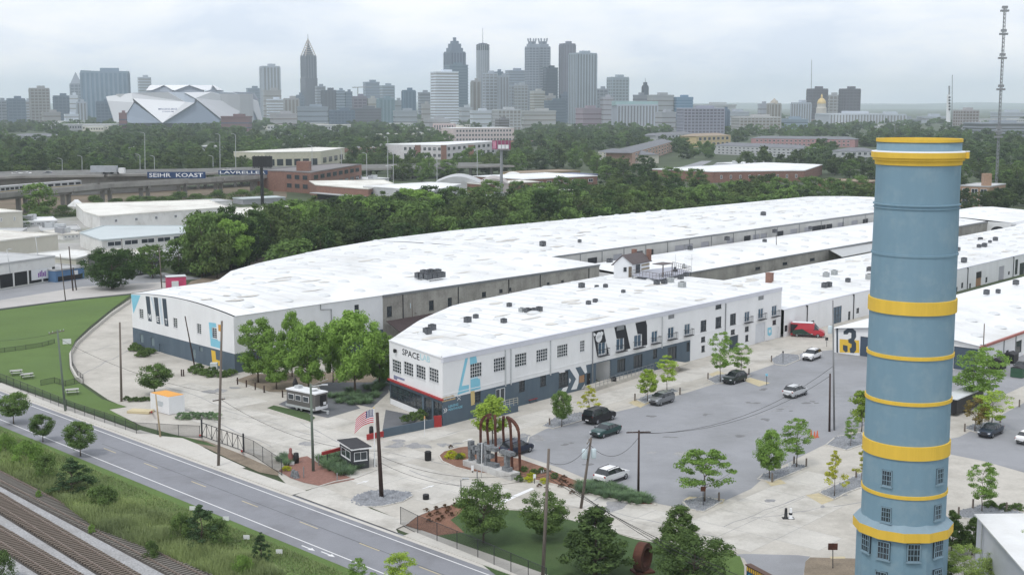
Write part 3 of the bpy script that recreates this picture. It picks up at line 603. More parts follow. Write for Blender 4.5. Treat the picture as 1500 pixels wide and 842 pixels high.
mb.add([W(262, 211, 0), W(530, 211, 0), W(530, 211, ZB + .7), W(262, 211, ZB + .7)], [(0, 1, 2, 3)]); mb.build('wall', white_wall, bB)
mb = MB()
for i in range(20):
    u0 = 262 + i * 13.4; u1 = u0 + 13.4; vf0 = 185.2 if u0 < 475 else 176
    mb.add([W(u0, vf0, ZB + .07), W(u1, vf0, ZB + .07), W(u1, 204, ZB + 1.15), W(u0, 204, ZB + 1.15)], [(0, 1, 2, 3)]); mb.add([W(u0, 204, ZB + 1.15), W(u1, 204, ZB + 1.15), W(u1, 211, ZB + .75), W(u0, 211, ZB + .75)], [(0, 1, 2, 3)])
mb.build('roof', white_roof, bB)
w_ = Wall(W(476, 176), W(530, 176)); w_.build('wall', white_wall, bB, 0, w_.L, 0, ZB + .05)
w_ = Wall(W(476, 184.8), W(476, 176)); w_.build('wall', white_wall, bB, 0, w_.L, 0, ZB + .05)
mb = MB(); pts = [w_.p(w_.L * .18 + w_.L * .6 * (1 - math.cos(math.pi * k / 10)) / 2, 3.2 + 1.3 * math.sin(math.pi * k / 10), .02) for k in range(11)]; mb.add(pts, [tuple(range(11))]); mb.build('arched_opening', black, bB)
for u in range(272, 525, 13):
    for v in (191, 198):
        o = bpy.data.objects.new('roof_dome', dome_mesh); sc.collection.objects.link(o); o.parent = bB; o.matrix_parent_inverse = bB.matrix_basis.inverted(); o.location = W(u, v, ZB + .05 + (v - 185.2) / 18.8 * 1.08)
cn = thing('canopy', 'flat grey metal canopy over the alley, left of the blue chimney', 'canopy', at(1214, 372, 4.5))
mb = MB(); q = [at(1212, 365, 5.4), at(1279, 352, 5.4), at(1279, 368, 4.6), at(1234, 377, 4.6)]; mb.add(q + [p + Vector((0, 0, .12)) for p in q], [(0, 1, 2, 3), (4, 7, 6, 5), (0, 4, 5, 1), (1, 5, 6, 2), (2, 6, 7, 3), (3, 7, 4, 0)]); mb.build('canopy_roof', mat('pale_metal_sheet', (.42, .43, .43), .5, .08), cn)
for p in q[2:]: MB().tube(Vector((p.x, p.y, 0)), p, .08).build('post', dark_metal, cn)
# ---- building C, two storeys + low extension ----
ZC = hz(10.8)
bC = thing('warehouse', 'two-storey white warehouse with a big blue 4 and SPACELAB lettering on its corner', 'warehouse', W(141.8, 139.6))
w1 = Wall(W(147, 157), W(141.8, 139.4)); w2 = Wall(W(141.8, 139.4), W(246.5, 139.6))
zc = 3.5
Z5 = lambda x, y: (740 + x / 3.7425, 400 + y / 3.7425); Zs = lambda x, y: (560 + x / 5.264, 480 + y / 5.264)
up = [(697.6, 541.9, 17, 21, 5, 4), (732, 533.6, 17, 20, 5, 4), (763.2, 526.9, 17, 19, 5, 4), (794.2, 520.2, 16.5, 18, 5, 4), (824.2, 513.6, 15.5, 18, 5, 4), (853.3, 506.9, 7, 16.5, 3, 4)]
bal = [(881.9, 510, 11, 18), (908.3, 504, 11, 18), (934.3, 498.9, 11, 18), (959, 493, 9, 17), (983, 487.2, 9, 16.5), (1007, 482, 8.5, 16), (1094.6, 463.6, 7.5, 15), (1114.6, 459, 7.5, 15), (1134.4, 454.8, 7.5, 15)]
dkw = [(1030.5, 477, 8.5, 16), (1052.4, 472, 8.5, 16), (1073.7, 467.3, 8.5, 16), (1052.4, 448.3, 8.5, 7.5)]
lou = [(983.4, 463.6, 9, 6.5), (1114.9, 436.3, 8, 6)]
U = [w2.rect(*x[:4]) for x in up + bal + dkw + lou]
w2.build('wall', white_wall, bC, 0, w2.L, zc, ZC - .55, U)
for x in up: w2.window(bC, w2.rect(*x[:4]), x[4], x[5], frame_white, bar=.06)
for x in bal:
    r_ = w2.rect(*x); w = w2.window(bC, r_, 2, 1, frame_white, glass_blue, fw=.1, bar=.09); mb = MB(); a0, a1, z0, z1 = r_
    w2.slab(mb, a0 - .25, a1 + .25, z0 - .18, z0 - .08, .06, .62)
    for k in range(7): a = a0 - .22 + (a1 - a0 + .44) * k / 6; w2.slab(mb, a - .015, a + .015, z0 - .08, z0 + .9, .57, .6)
    for e_ in (a0 - .24, a1 + .2): w2.slab(mb, e_, e_ + .04, z0 + .86, z0 + .92, .02, .62); w2.slab(mb, e_, e_ + .03, z0 - .08, z0 + .9, .3, .33)
    w2.slab(mb, a0 - .25, a1 + .25, z0 + .86, z0 + .92, .56, .62); mb.build('balcony', dark_metal, bC)
for x in dkw: w2.window(bC, w2.rect(*x), 2, 2, frame_dark)
for x in lou: w2.door(bC, w2.rect(*x), grey_metal, name='louvre', slats=6)
alc = (w2.uv(873, 560)[0], w2.uv(894, 555)[0], 0.02, 3.35)
ag = w2.uv(1011, 515)[0]
low = [(764.6, 564.3, 8.5, 17, 2, 3), (795.6, 557, 8.5, 16, 2, 3), (825.5, 555, 14, 22, 3, 3), (699.6, 579.9, 9, 17, 2, 4), (959.6, 517.8, 6, 13, 2, 2)]
ldr = [(910, 535, 12, 19), (934.5, 528.8, 13, 19), (984.5, 517.2, 13, 19), (1008, 508, 4.5, 14)]
opL = [w2.rect(*x[:4]) for x in low] + [w2.rect(*x) for x in ldr]; wd_ = w2.rect(733.3, 579, 14, 21); od = w2.rect(852.8, 554.8, 8.5, 11); bd = w2.rect(862.4, 556, 6, 19)
w2.build('plinth_wall', grey_paint, bC, 0, ag, 0, zc, opL + [wd_, od, bd, alc], rev=.14)
for x in low: w2.window(bC, w2.rect(*x[:4]), x[4], x[5], frame_dark)
for x in ldr: w2.window(bC, w2.rect(*x), 3, 1, frame_dark, name='glass_door', sill=False)
w2.window(bC, wd_, 2, 1, frame_white, glass, name='glass_door', sill=False, fw=.12, bar=.14); w2.door(bC, od, mat('plywood', (.35, .21, .12), .8, .1), name='boarded_window', panels=1); w2.door(bC, bd, black)
mb = MB(); w2.face(mb, alc[0], alc[1], alc[2], alc[3], -3); 
for a in alc[:2]: mb.add([w2.p(a, 0, 0), w2.p(a, 3.35, 0), w2.p(a, 3.35, -3), w2.p(a, 0, -3)], [(0, 1, 2, 3)])
mb.add([w2.p(alc[0], 3.35, 0), w2.p(alc[1], 3.35, 0), w2.p(alc[1], 3.35, -3), w2.p(alc[0], 3.35, -3)], [(0, 1, 2, 3)]); mb.build('porch', white_wall, bC)
lw = [(1030, 496.7, 6, 7.5, 2), (1030, 510.4, 5, 9, 2), (1073.5, 486, 6, 7, 2), (1094, 481.5, 5.5, 7, 2), (1094, 494.9, 4.5, 9, 2), (1134.2, 472, 5, 6.5, 2)]
dd = w2.rect(1075, 502.5, 13, 22); rs = w2.rect(1113.5, 489, 14, 31); cd = w2.rect(1138, 487, 4.5, 13)
w2.build('wall', white_wall, bC, ag, w2.L, 0, zc, [w2.rect(*x[:4]) for x in lw] + [(dd[0], dd[1], .02, dd[3]), (rs[0], rs[1], .02, 3.45), (cd[0], cd[1], .02, 2.1)])
for x in lw: w2.window(bC, w2.rect(*x[:4]), 2, x[4], frame_dark)
w2.door(bC, (dd[0], dd[1], .02, dd[3]), dk); w2.door(bC, (rs[0], rs[1], .02, 3.45), mat('white_shutter', (.62, .64, .67), .6, .04), name='roller_shutter', slats=12); w2.door(bC, (cd[0], cd[1], .02, 2.1), frame_white)
mb = MB(); w2.slab(mb, 0, w2.L, ZC - .55, ZC + .10, -.3, .10); w2.slab(mb, 0, w2.L, ZC + .10, ZC + .16, -.36, .14); mb.build('parapet', mat('pale_parapet', (.60, .61, .66), .7, .05, .5), bC)
mb = MB(); w2.slab(mb, 0, w2.L, zc + .55, zc + .63, 0, .05); mb.build('ledge', white_wall, bC)
for x, y in ((748, 540), (806, 520), (867.5, 520), (969.5, 490), (1062, 480), (740, 520)):
    a = w2.uv(x, y)[0]; z0 = 0 if x in (867.5, 1062) else 3.3; mb = MB(); w2.slab(mb, a - .07, a + .07, z0, ZC - .6, .01, .15); mb.build('downpipe', grey_metal if x in (867.5, 1062) else light_metal, bC)
wh = frame_white; bkm = mat('black_mural_paint', (.022, .024, .03), .7, .06)
w2.decal(bC, [Zs(*p) for p in [(642, 222), (664, 218), (613, 448), (668, 438), (668, 487), (579, 517)]], lightblue, 'numeral_mural', .012)
w2.decal(bC, [Zs(*p) for p in [(674, 216), (722, 210), (732, 268), (676, 284)]], lightblue, 'numeral_mural', .012); w2.decal(bC, [Zs(*p) for p in [(679, 388), (735, 374), (739, 392), (753, 392), (758, 470), (680, 488)]], lightblue, 'numeral_mural', .012)
w2.decal(bC, [Zs(*p) for p in [(680, 490), (711, 483), (714, 588), (685, 600)]], mat('sand_mural_paint', (.55, .43, .20), .7, .06), 'numeral_mural', .012)
Zc = lambda x, y: (860 + x / 12.03, 460 + y / 12.03)
w2.decal(bC, [Zc(*p) for p in [(100, 305), (290, 265), (333, 470), (325, 490), (190, 512), (195, 735), (178, 745)]], bkm, 'stripe_mural'); w2.decal(bC, [Zc(*p) for p in [(338, 500), (385, 695), (340, 705)]], bkm, 'stripe_mural')
w2.decal(bC, [Zc(*p) for p in [(478, 230), (675, 190), (762, 605), (652, 632), (650, 418), (520, 435)]], bkm, 'stripe_mural')
w2.decal(bC, [Zc(*p) for p in [(850, 155), (1035, 115), (1055, 200), (1058, 540), (965, 562), (964, 350), (888, 352)]], bkm, 'stripe_mural')
w2.door(bC, tuple(w2.rect(908.4, 479.8, 10.5, 7)), grey_metal, rev=-.04, name='louvre', slats=6)
a, z = w2.uv(*Zc(207, 405)); ca, cz = a, z
mb = MB(); pts = [w2.p(a + .78 * math.cos(t), z + .78 * math.sin(t), .02) for t in [2 * math.pi * k / 20 for k in range(20)]]; mb.add(pts, [tuple(range(20))]); mb.build('round_logo', wh, bC)
w2.decal(bC, [Zc(*p) for p in [(102, 335), (130, 330), (160, 365), (130, 390), (112, 375)]], wh, 'round_logo', .022); w2.decal(bC, [Zc(*p) for p in [(240, 345), (240, 300), (262, 305), (285, 320), (280, 360), (255, 385)]], wh, 'round_logo', .022)
mb = MB()
for k in range(5): w2.slab(mb, ca - .5 + k * .21, ca - .38 + k * .21, cz - .22 + .04 * k, cz + .2 + .04 * k, .024, .03)
mb.build('logo_strokes', mat('logo_grey', (.45, .46, .48), .7, .05), bC)
for q_ in ([(235, 735), (290, 640), (405, 600), (360, 715)], [(430, 215), (555, 185), (638, 350), (628, 535), (590, 660), (465, 680), (575, 440)], [(425, 425), (445, 430), (462, 470), (440, 530), (428, 520)], [(185, 280), (320, 240), (340, 290), (220, 315)], [(670, 165), (790, 140), (815, 300), (770, 325)], [(765, 540), (765, 645), (690, 665)]): w2.decal(bC, [(805 + x / 14.85, 525 + y / 14.85) for x, y in q_], wh, 'chevron_mural')
w2.decal(bC, [Z5(*p) for p in [(1438, 300), (1460, 294), (1461, 335), (1449, 345), (1438, 338)]], lightblue, 'round_logo')
w2.decal(bC, [Z5(*p) for p in [(1444, 312), (1455, 309), (1455, 325), (1446, 328)]], wh, 'round_logo', .018)
tan_ = mat('sand_lettering', (.50, .37, .20), .7, .05)
a0, z0_ = w2.uv(*Zs(462, 568)); a1, _ = w2.uv(*Zs(565, 540)); mb = MB(); rr_ = random.Random(4)
for row in range(2):
    a = a0
    while a < a1 - .2:
        wd2 = rr_.uniform(.12, .22); w2.slab(mb, a, a + wd2, z0_ + .3 - row * .4, z0_ + rr_.uniform(.46, .56) - row * .4, .01, .014); a += wd2 + .06
mb.build('worn_lettering', tan_, bC)
a0, z0_ = w2.uv(*Zs(510, 612)); a1, _ = w2.uv(*Zs(585, 600)); w2.text(bC, 'LEASING', a0, a1, z0_ - .05, lightblue, height=.32); w2.text(bC, 'PENTHOUSE', a0, a1 + .8, z0_ - .5, lightblue, height=.32)
for (cx, cy), hv in (((590, 530), 1), ((590, 553), 1), ((475, 640), 0), ((489, 635), 0)):
    a, z = w2.uv(*Zs(cx, cy)); mb = MB(); s_ = .3
    P_ = [(-s_, -.15), (0, .15), (s_, -.15), (s_, -.02), (0, .3), (-s_, -.02)] if hv else [(-.12, -s_), (.15, 0), (-.12, s_), (0, s_), (.3, 0), (0, -s_)]
    V = [w2.p(a + x, z + y, .014) for x, y in P_]; mb.add(V, [(0, 1, 4, 5), (1, 2, 3, 4)] if hv else [(0, 1, 4, 5), (1, 2, 3, 4)]); mb.build('arrow_mural', wh, bC)
wn = [(580.9, 536.8, 13, 18.5), (598.2, 540.3, 14, 19), (616.2, 545, 14, 19.5), (635.2, 549.3, 14, 20)]
w1.build('wall', white_wall, bC, 0, w1.L, zc, ZC - .0, [w1.rect(*x) for x in wn]); 
for x in wn: w1.window(bC, w1.rect(*x), 4, 4, frame_white, bar=.05)
sf = [(0.15, .62 * w1.L, .95, 2.9), (.66 * w1.L, .8 * w1.L, .05, 2.9), (.83 * w1.L, w1.L - .2, .95, 2.9)]
w1.build('plinth_wall', grey_paint, bC, 0, w1.L, 0, zc, sf)
w1.window(bC, sf[0], 5, 2, frame_dark, name='shop_window'); w1.window(bC, sf[1], 1, 1, frame_dark, name='glass_door', sill=False); w1.window(bC, sf[2], 2, 2, frame_dark, name='shop_window')
mb = MB(); w1.slab(mb, 0, w1.L + .2, zc - .1, zc + .12, 0, .35); mb.build('red_fascia', red_paint, bC)
mb = MB(); w1.slab(mb, .2, .6 * w1.L, .05, .85, .01, .06); mb.build('white_panel', frame_white, bC)
mb = MB(); w1.slab(mb, 0, w1.L, ZC - .02, ZC + .14, -.36, .10); mb.build('parapet', frame_white, bC)
a0 = w1.uv(589.5, 521)[0]; a1 = w1.uv(614.5, 523)[0]; z_ = w1.uv(602, 524.3)[1]; w1.text(bC, 'SPACE', a0, a1, z_ + .08, bkm, height=.86)
b0 = w1.uv(615.8, 528)[0]; b1 = w1.uv(630, 530)[0]; w1.text(bC, 'LAB', b0, b1, w1.uv(623, 530)[1] + .12, mat('pale_blue_lettering', (.42, .66, .72), .7, .05), height=.8)
a0 = w1.uv(577, 553)[0]; a1 = w1.uv(593, 555)[0]; z_ = w1.uv(585, 555)[1]; mb = MB()
for k_ in range(9): aa = a0 + (a1 - a0) * k_ / 9; w1.slab(mb, aa, aa + (a1 - a0) / 12, z_ - (.25 if k_ < 3 else 0), z_ + .3, .01, .014)
mb.build('small_logo', mat('navy_lettering', (.10, .12, .26), .7, .05), bC)
mb = MB(); a, z = w1.uv(580.5, 513.5); mb.tube(w1.p(a, z, .05), w1.p(a, z, .35), .22, .3, 10); mb.build('wall_lamp', black, bC)
CB = [(147, 157), (165, 168), (182, 175.7), (211, 179), (236, 180.2), (262, 180.5)]
def cback(u):
    for (u0, v0), (u1, v1) in zip(CB[:-1], CB[1:]):
        if u0 <= u <= u1: return v0 + (v1 - v0) * (u - u0) / (u1 - u0)
    return CB[-1][1] if u > 262 else CB[0][1]
usC = [141.9, 144.5, 147] + [147 + i * (246.6 - 147) / 24 for i in range(1, 25)]
roofgrid(usC, lambda u: 139.5, lambda u: 139.6 + (157 - 139.6) * (u - 141.8) / 5.2 if u < 147 else cback(u), ZC, .22, parent=bC)
mb = MB()
for (u0, v0), (u1, v1) in zip(CB[:-1], CB[1:]):
    u1 = min(u1, 246.6); mb.add([W(u0, v0, 0), W(u1, v1, 0), W(u1, v1, ZC + .05), W(u0, v0, ZC + .05)], [(0, 1, 2, 3)])
mb.add([W(246.5, 139.6, 0), W(246.5, 180.4, 0), W(246.5, 180.4, ZC + .05), W(246.5, 139.6, ZC + .05)], [(0, 1, 2, 3)]); mb.build('rear_wall', white_wall, bC)
domes(bC, 150, 246, 146, 180, ZC, .22, lambda u: 139.5, cback, du=9.6, dv=10.4)
bE = thing('warehouse', 'low white warehouse wing running behind the blue chimney, with a red van parked against it', 'warehouse', W(246.5, 139.3))
ZE = hz(6); wE = Wall(W(246.7, 139.0), W(530, 139.0))
Zv = lambda x, y: (1160 + x / 11.53, 430 + y / 11.53)
oE = [wE.rect(1226.5, 462, 12.5, 26), wE.rect(1190.5, 473.5, 4.5, 8), wE.rect(1244, 463, 3.5, 14), wE.rect(1256.5, 455, 4, 8), wE.rect(1151.5, 481, 4.5, 9)]
R_ = [(1401, 429, 3, 17), (1409.5, 418, 3, 8), (1421, 421, 2.5, 12), (1433.5, 411.5, 8, 27), (1445, 410, 3, 8), (1467, 400, 8, 20), (1478, 400, 2.5, 5), (1489, 391, 4, 22), (1497, 395, 7, 20)]
oR = [wE.rect(*x) for x in R_]
wE.build('wall', white_wall, bE, 0, wE.L, 0, ZE, oE + oR)
wE.window(bE, oE[0], 3, 4, frame_dark, glass_blue, name='loading_door', sill=False)
for o_ in oE[1:]: wE.window(bE, o_, 1, 2, frame_dark, sill=False)
for i, o_ in enumerate(oR):
    if i in (3,): wE.door(bE, o_, mat('plywood', (.35, .21, .12)), name='loading_door')
    elif i in (5,): wE.door(bE, o_, mat('pale_shutter', (.42, .42, .45)), name='loading_door', slats=5)
    else: wE.window(bE, o_, 1, 2, frame_dark, sill=False)
w_top = wE.rect(1433.5, 401, 8, 9); wE.decal(bE, [(1430, 399), (1437.5, 397), (1437.5, 406), (1430, 408)], black, 'transom')
mb = MB(); wE.slab(mb, 0, wE.L, ZE - .05, ZE + .10, -.3, .05); mb.build('parapet', mat('pale_parapet', (.60, .61, .66)), bE)
for x, y in ((1182, 462), (1250, 450), (1417, 410), (1484, 395)):
    a = wE.uv(x, y)[0]; mb = MB(); wE.slab(mb, a - .07, a + .07, 0, ZE - .1, .01, .15); mb.tube(wE.p(a - .5, ZE - .05, .1), wE.p(a, ZE - .6, .1), .07, n=6); mb.build('downpipe', dark_metal, bE)
usE = [246.7 + i * (530 - 246.7) / 36 for i in range(37)]
roofgrid(usE, lambda u: 138.9, lambda u: 174.3 if u < 476 else 176.2, ZE, .30, parent=bE)
mb = MB(); mb.add([W(246.7, 174.3, 0), W(530, 174.3, 0), W(530, 174.3, ZE), W(246.7, 174.3, ZE)], [(0, 1, 2, 3)]); mb.add([W(530, 174.3, 0), W(530, 139, 0), W(530, 139, ZE), W(530, 174.3, ZE)], [(0, 1, 2, 3)]); mb.build('rear_wall', old_concrete, bE)
domes(bE, 252, 480, 145, 172, ZE, .30, lambda u: 138.9, lambda u: 174.3, du=10, dv=8.2)
# ---- building D: numeral 3 ----
bD = thing('warehouse', 'low white warehouse with dark doors and a big 3, behind the blue chimney', 'warehouse', W(238.5, 122))
ZDD = hz(4.9); dU = 238.3; w3 = Wall(W(dU, 122.6), W(dU, 92.6)); w4 = Wall(W(dU, 92.6), W(360, 92.6))
opd = [wl_ for wl_ in ((w3.uv(1260, 500)[0], w3.uv(1288, 505)[0], .02, 3.3),)]
r5 = (w3.uv(1396.5, 530)[0], w3.uv(1432, 530)[0], .02, 3.6)
w3.build('wall', white_wall, bD, 0, w3.L, 0, ZDD, opd + [r5]); mb = MB(); mb.add([w3.p(0, ZDD), w3.p(w3.L, ZDD), w3.p(w3.L * .5, ZDD + 1.5)], [(0, 1, 2)]); mb.build('gable', white_wall, bD)
for o_ in opd + [r5]: w3.door(bD, o_, mat('dark_blue_door', (.06, .085, .12), .6, .06), name='sliding_door', panels=3)
P3 = lambda x, y: (1160 + x / 11.53, 430 + y / 11.53)
w3.decal(bD, [P3(*p) for p in [(805, 765), (1135, 790), (1140, 1000), (805, 990)]], yellow, 'numeral_mural', .012)
w3.decal(bD, [P3(*p) for p in [(750, 578), (780, 578), (782, 1000), (752, 985)]], dk, 'numeral_mural', .012)
Z7 = lambda x, y: (1100 + x / 3.7425, 400 + y / 3.7425)
three = [(508, 318), (530, 303), (560, 305), (576, 318), (577, 350), (566, 368), (577, 384), (577, 422), (565, 438), (545, 436), (541, 412), (552, 405), (552, 388), (535, 380), (533, 362), (550, 356), (551, 328), (538, 324), (530, 335), (508, 335)]
w3.decal(bD, [Z7(*p) for p in three], dk, 'numeral_mural', .02); w3.decal(bD, [Z7(*p) for p in [(505, 392), (530, 398), (531, 428), (520, 434), (505, 420)]], dk, 'numeral_mural', .02)
mb = MB()
for i in range(12):
    u0, u1 = dU - .6 + i * 11, dU - .6 + (i + 1) * 11
    mb.add([W(u0, 92.2, ZDD + .12), W(u1, 92.2, ZDD + .12), W(u1, 107.5, ZDD + 1.65), W(u0, 107.5, ZDD + 1.65)], [(0, 1, 2, 3)]); mb.add([W(u0, 107.5, ZDD + 1.65), W(u1, 107.5, ZDD + 1.65), W(u1, 123, ZDD + .12), W(u0, 123, ZDD + .12)], [(0, 1, 2, 3)])
mb.build('roof', white_roof, bD)
ow = [w4.rect(*x) for x in ((1475.5, 518, 4, 10), (1492, 508, 9, 18), (1443, 528, 4, 9))]
w4.build('wall', white_wall, bD, 0, w4.L, 0, ZDD, ow)
for o_ in ow: w4.window(bD, o_, 1, 2, frame_dark, sill=False)
mb = MB(); w4.slab(mb, -.4, w4.L, ZDD - .18, ZDD + .16, 0, .4); mb.build('red_gutter', mat('faded_red_gutter', (.36, .14, .12), .7, .1), bD)
for x in (1470, 1487): a = w4.uv(x, 510)[0]; mb = MB(); w4.slab(mb, a - .06, a + .06, 0, ZDD - .1, .01, .13); mb.build('downpipe', grey_metal, bD)
w5 = Wall(W(dU, 122.6), W(360, 122.6)); mb = MB(); mb.add([W(dU, 122.6, 0), W(360, 122.6, 0), W(360, 122.6, ZDD), W(dU, 122.6, ZDD)], [(0, 1, 2, 3)]); mb.build('rear_wall', white_wall, bD)
for u in range(246, 350, 12):
    for v in (96.5, 102.5):
        o = bpy.data.objects.new('roof_dome', dome_mesh); sc.collection.objects.link(o); o.parent = bD; o.matrix_parent_inverse = bD.matrix_basis.inverted(); o.location = W(u, v, ZDD + .08 + (v - 92.2) / 15.3 * 1.53)
# ---- small white-roofed building, bottom right ----
bS = thing('outbuilding', 'small outbuilding with flat white roof at the bottom right corner, behind feathery green trees', 'building', at(1440, 842))
zs = 5.2; q = [at(1427, 754, zs), at(1520, 753, zs), at(1620, 900, zs), at(1500, 838, zs), at(1437, 765, zs)]
mb = MB(); mb.prism([(p.x, p.y) for p in q], zs, zs + .12); mb.build('roof', white_roof, bS)
qi = [q[0] + (q[2] - q[0]) * .03, q[1], q[2], q[3] + Vector((.2, .2, 0)), q[4] + Vector((.25, .15, 0))]; mb = MB(); mb.prism([(p.x, p.y) for p in qi], 0, zs); mb.build('wall', mat('pale_grey_wall', (.52, .54, .58), .8, .06), bS)
MB().tube(q[4] + Vector((.1, -.05, -zs)), q[4] + Vector((.1, -.05, 0)), .07).build('downpipe', light_metal, bS)
# ---- the chimney / water tower ----
TX = at(1317, 886); Ty = TX.y
def tz(py, rr=3.5):                         # height on the near face of the tower at image row py
    d = ray(1330, py); t = (Ty - rr) / d.y; return HC + d.z * t
tw = thing('chimney_tower', 'tall round blue-grey tower ringed with yellow bands, right of the car park', 'tower', TX)
def R(z):                                   # gentle taper
    return 3.62 - .0 * z
ztop = tz(203, 0); 
def wpx(px0, px1, D): return (px1 - px0) / F * D
base = tz(775); z1 = base
body = [(3.62, base - .2), (3.62, tz(690)), (3.60, tz(600)), (3.60, tz(500)), (3.56, tz(375)), (3.50, tz(300)), (3.5, tz(240)), (3.5, ztop - .22)]
def tl(z, r, h, m, name, prof=None):
    pr = prof or [(r - .14, -h / 2), (r, -h / 2 + .04), (r + .03, 0), (r, h / 2 - .04), (r - .14, h / 2)]
    return MB().lathe([(a, b + z) for a, b in pr], 96, (TX.x, TX.y, 0)).build(name, m, tw, smooth=False)
MB().lathe([(a, b) for a, b in body], 72, (TX.x, TX.y, 0)).build('shaft', tower_blue, tw, smooth=True)
MB().lathe([(3.45, ztop - .26), (3.57, ztop - .25), (3.57, ztop), (3.35, ztop), (3.35, ztop - .3)], 96, (TX.x, TX.y, 0)).build('rim', yellow, tw, smooth=False)
MB().lathe([(0.0, ztop - .18), (3.36, ztop - .18)][::-1], 72, (TX.x, TX.y, 0)).build('cap', mat('grey_cap', (.45, .47, .48)), tw)
zc_ = tz(229); tl(zc_, 3.9, 1, yellow, 'cornice', [(3.45, -.80), (3.60, -.76), (3.60, -.46), (3.78, -.42), (3.78, -.22), (3.93, -.20), (3.93, .22), (3.9, .24)])
MB().lathe([(3.92, zc_ + .23), (3.88, zc_ + .28), (3.45, zc_ + .34)], 96, (TX.x, TX.y, 0)).build('cornice_top', frame_white, tw)
ca_ = math.radians(-28); cp_ = TX + Vector((math.cos(ca_), math.sin(ca_), 0)) * 3.78; MB().box((cp_.x, cp_.y, zc_ + .0), (.7, .5, .5), ca_).build('cornice_block', yellow, tw); MB().box((cp_.x, cp_.y, zc_ + .29), (.75, .55, .08), ca_).build('block_cap', frame_white, tw)
for py, h, dr, nm, m in ((303, .16, .08, 'ring', tower_blue), (308, .12, .05, 'ring', tower_blue), (377, .24, .08, 'ring', tower_blue), (454, 1.15, .11, 'wide_band', yellow), (527, .35, .08, 'band', yellow), (594, .35, .08, 'band', yellow), (666, 1.22, .12, 'wide_band', yellow), (731, .35, .08, 'band', yellow)):
    z = tz(py); r0 = 3.62 if py > 400 else 3.55; h *= .95
    tl(z, r0 + dr, h, m, nm, [(r0 - .1, -h / 2), (r0 + dr, -h / 2 + .03), (r0 + dr + .0, 0), (r0 + dr, h / 2 - .03), (r0 - .1, h / 2)])
zf = tz(787)
def ngon(r0, z0, r1, z1, name, m, n=12, close=False):
    mb = MB(); vs = []
    for r_, z_ in ((r0, z0), (r1, z1)):
        for i in range(n): a = 2 * math.pi * (i + .5) / n; vs.append((TX.x + r_ * math.cos(a), TX.y + r_ * math.sin(a), z_))
    mb.add(vs, [(i, (i + 1) % n, n + (i + 1) % n, n + i) for i in range(n)]); return mb.build(name, m, tw)
ngon(4.30, zf + .42, 3.5, zf + 1.0, 'skirt_roof', mat('grey_skirt_roof', (.22, .30, .35), .8, .1))
ngon(4.30, zf - .35, 4.30, zf + .42, 'skirt_fascia', yellow); ngon(3.85, zf - .35, 4.30, zf - .35, 'soffit', tower_blue)
ngon(3.95, 0, 3.95, zf - .35, 'base_wall', tower_blue)
for z in (1.2, 1.9): ngon(4.02, z, 4.02, z + .22, 'ledge', tower_blue); ngon(4.02, z + .22, 3.94, z + .26, 'ledge', tower_blue)
def tower_window(px, py, w, h, r_):
    d = ray(px, py); # intersect with cylinder
    ox, oy = -TX.x, -TX.y; a_ = d.x ** 2 + d.y ** 2; b_ = 2 * (ox * d.x + oy * d.y); c_ = ox * ox + oy * oy - r_ * r_
    t = (-b_ - math.sqrt(max(0, b_ * b_ - 4 * a_ * c_))) / (2 * a_); p = Vector((d.x * t, d.y * t, 0)); z = HC + d.z * t
    n_ = (p - Vector((TX.x, TX.y, 0))).normalized(); tt = Vector((-n_.y, n_.x, 0)); mb = MB(); g = MB(); o0 = p - tt * w / 2 + Vector((0, 0, z - h / 2))
    g.obox(o0 - n_ * .10, tt * w, n_ * .16, Vector((0, 0, h)))
    for a0, b0, aw, bh in ((0, 0, .08, h), (w - .08, 0, .08, h), (0, 0, w, .08), (0, h - .08, w, .08), (w / 2 - .02, 0, .04, h), (0, h / 3, w, .04), (0, 2 * h / 3, w, .04), (w * .25, 0, .03, h), (w * .75, 0, .03, h)):
        mb.obox(o0 + tt * a0 + Vector((0, 0, b0)) + n_ * .03, tt * aw, n_ * .07, Vector((0, 0, bh)))
    mb.obox(o0 - tt * .08 + Vector((0, 0, -.1)), tt * (w + .16), n_ * .16, Vector((0, 0, .1)))
    w_ = mb.build('window', mat('blue_window_frame', (.21, .30, .36), .7, .05), tw); g.build('pane', glass, w_)
tower_window(1297, 701, .95, 1.3, 3.6); tower_window(1296, 754.5, .95, 1.25, 3.6); tower_window(1381, 698, .95, 1.3, 3.6); tower_window(1378, 751, .95, 1.25, 3.6)
for px, py in ((1292, 807), (1340, 811), (1379, 804), (1264, 795)): tower_window(px, py, 1.15, 1.5, 3.9)
tower_window(1288, 848, 1.1, 1.2, 3.9); tower_window(1378, 845, 1.1, 1.2, 3.9)
tw.scale = (.92, .92, 1)
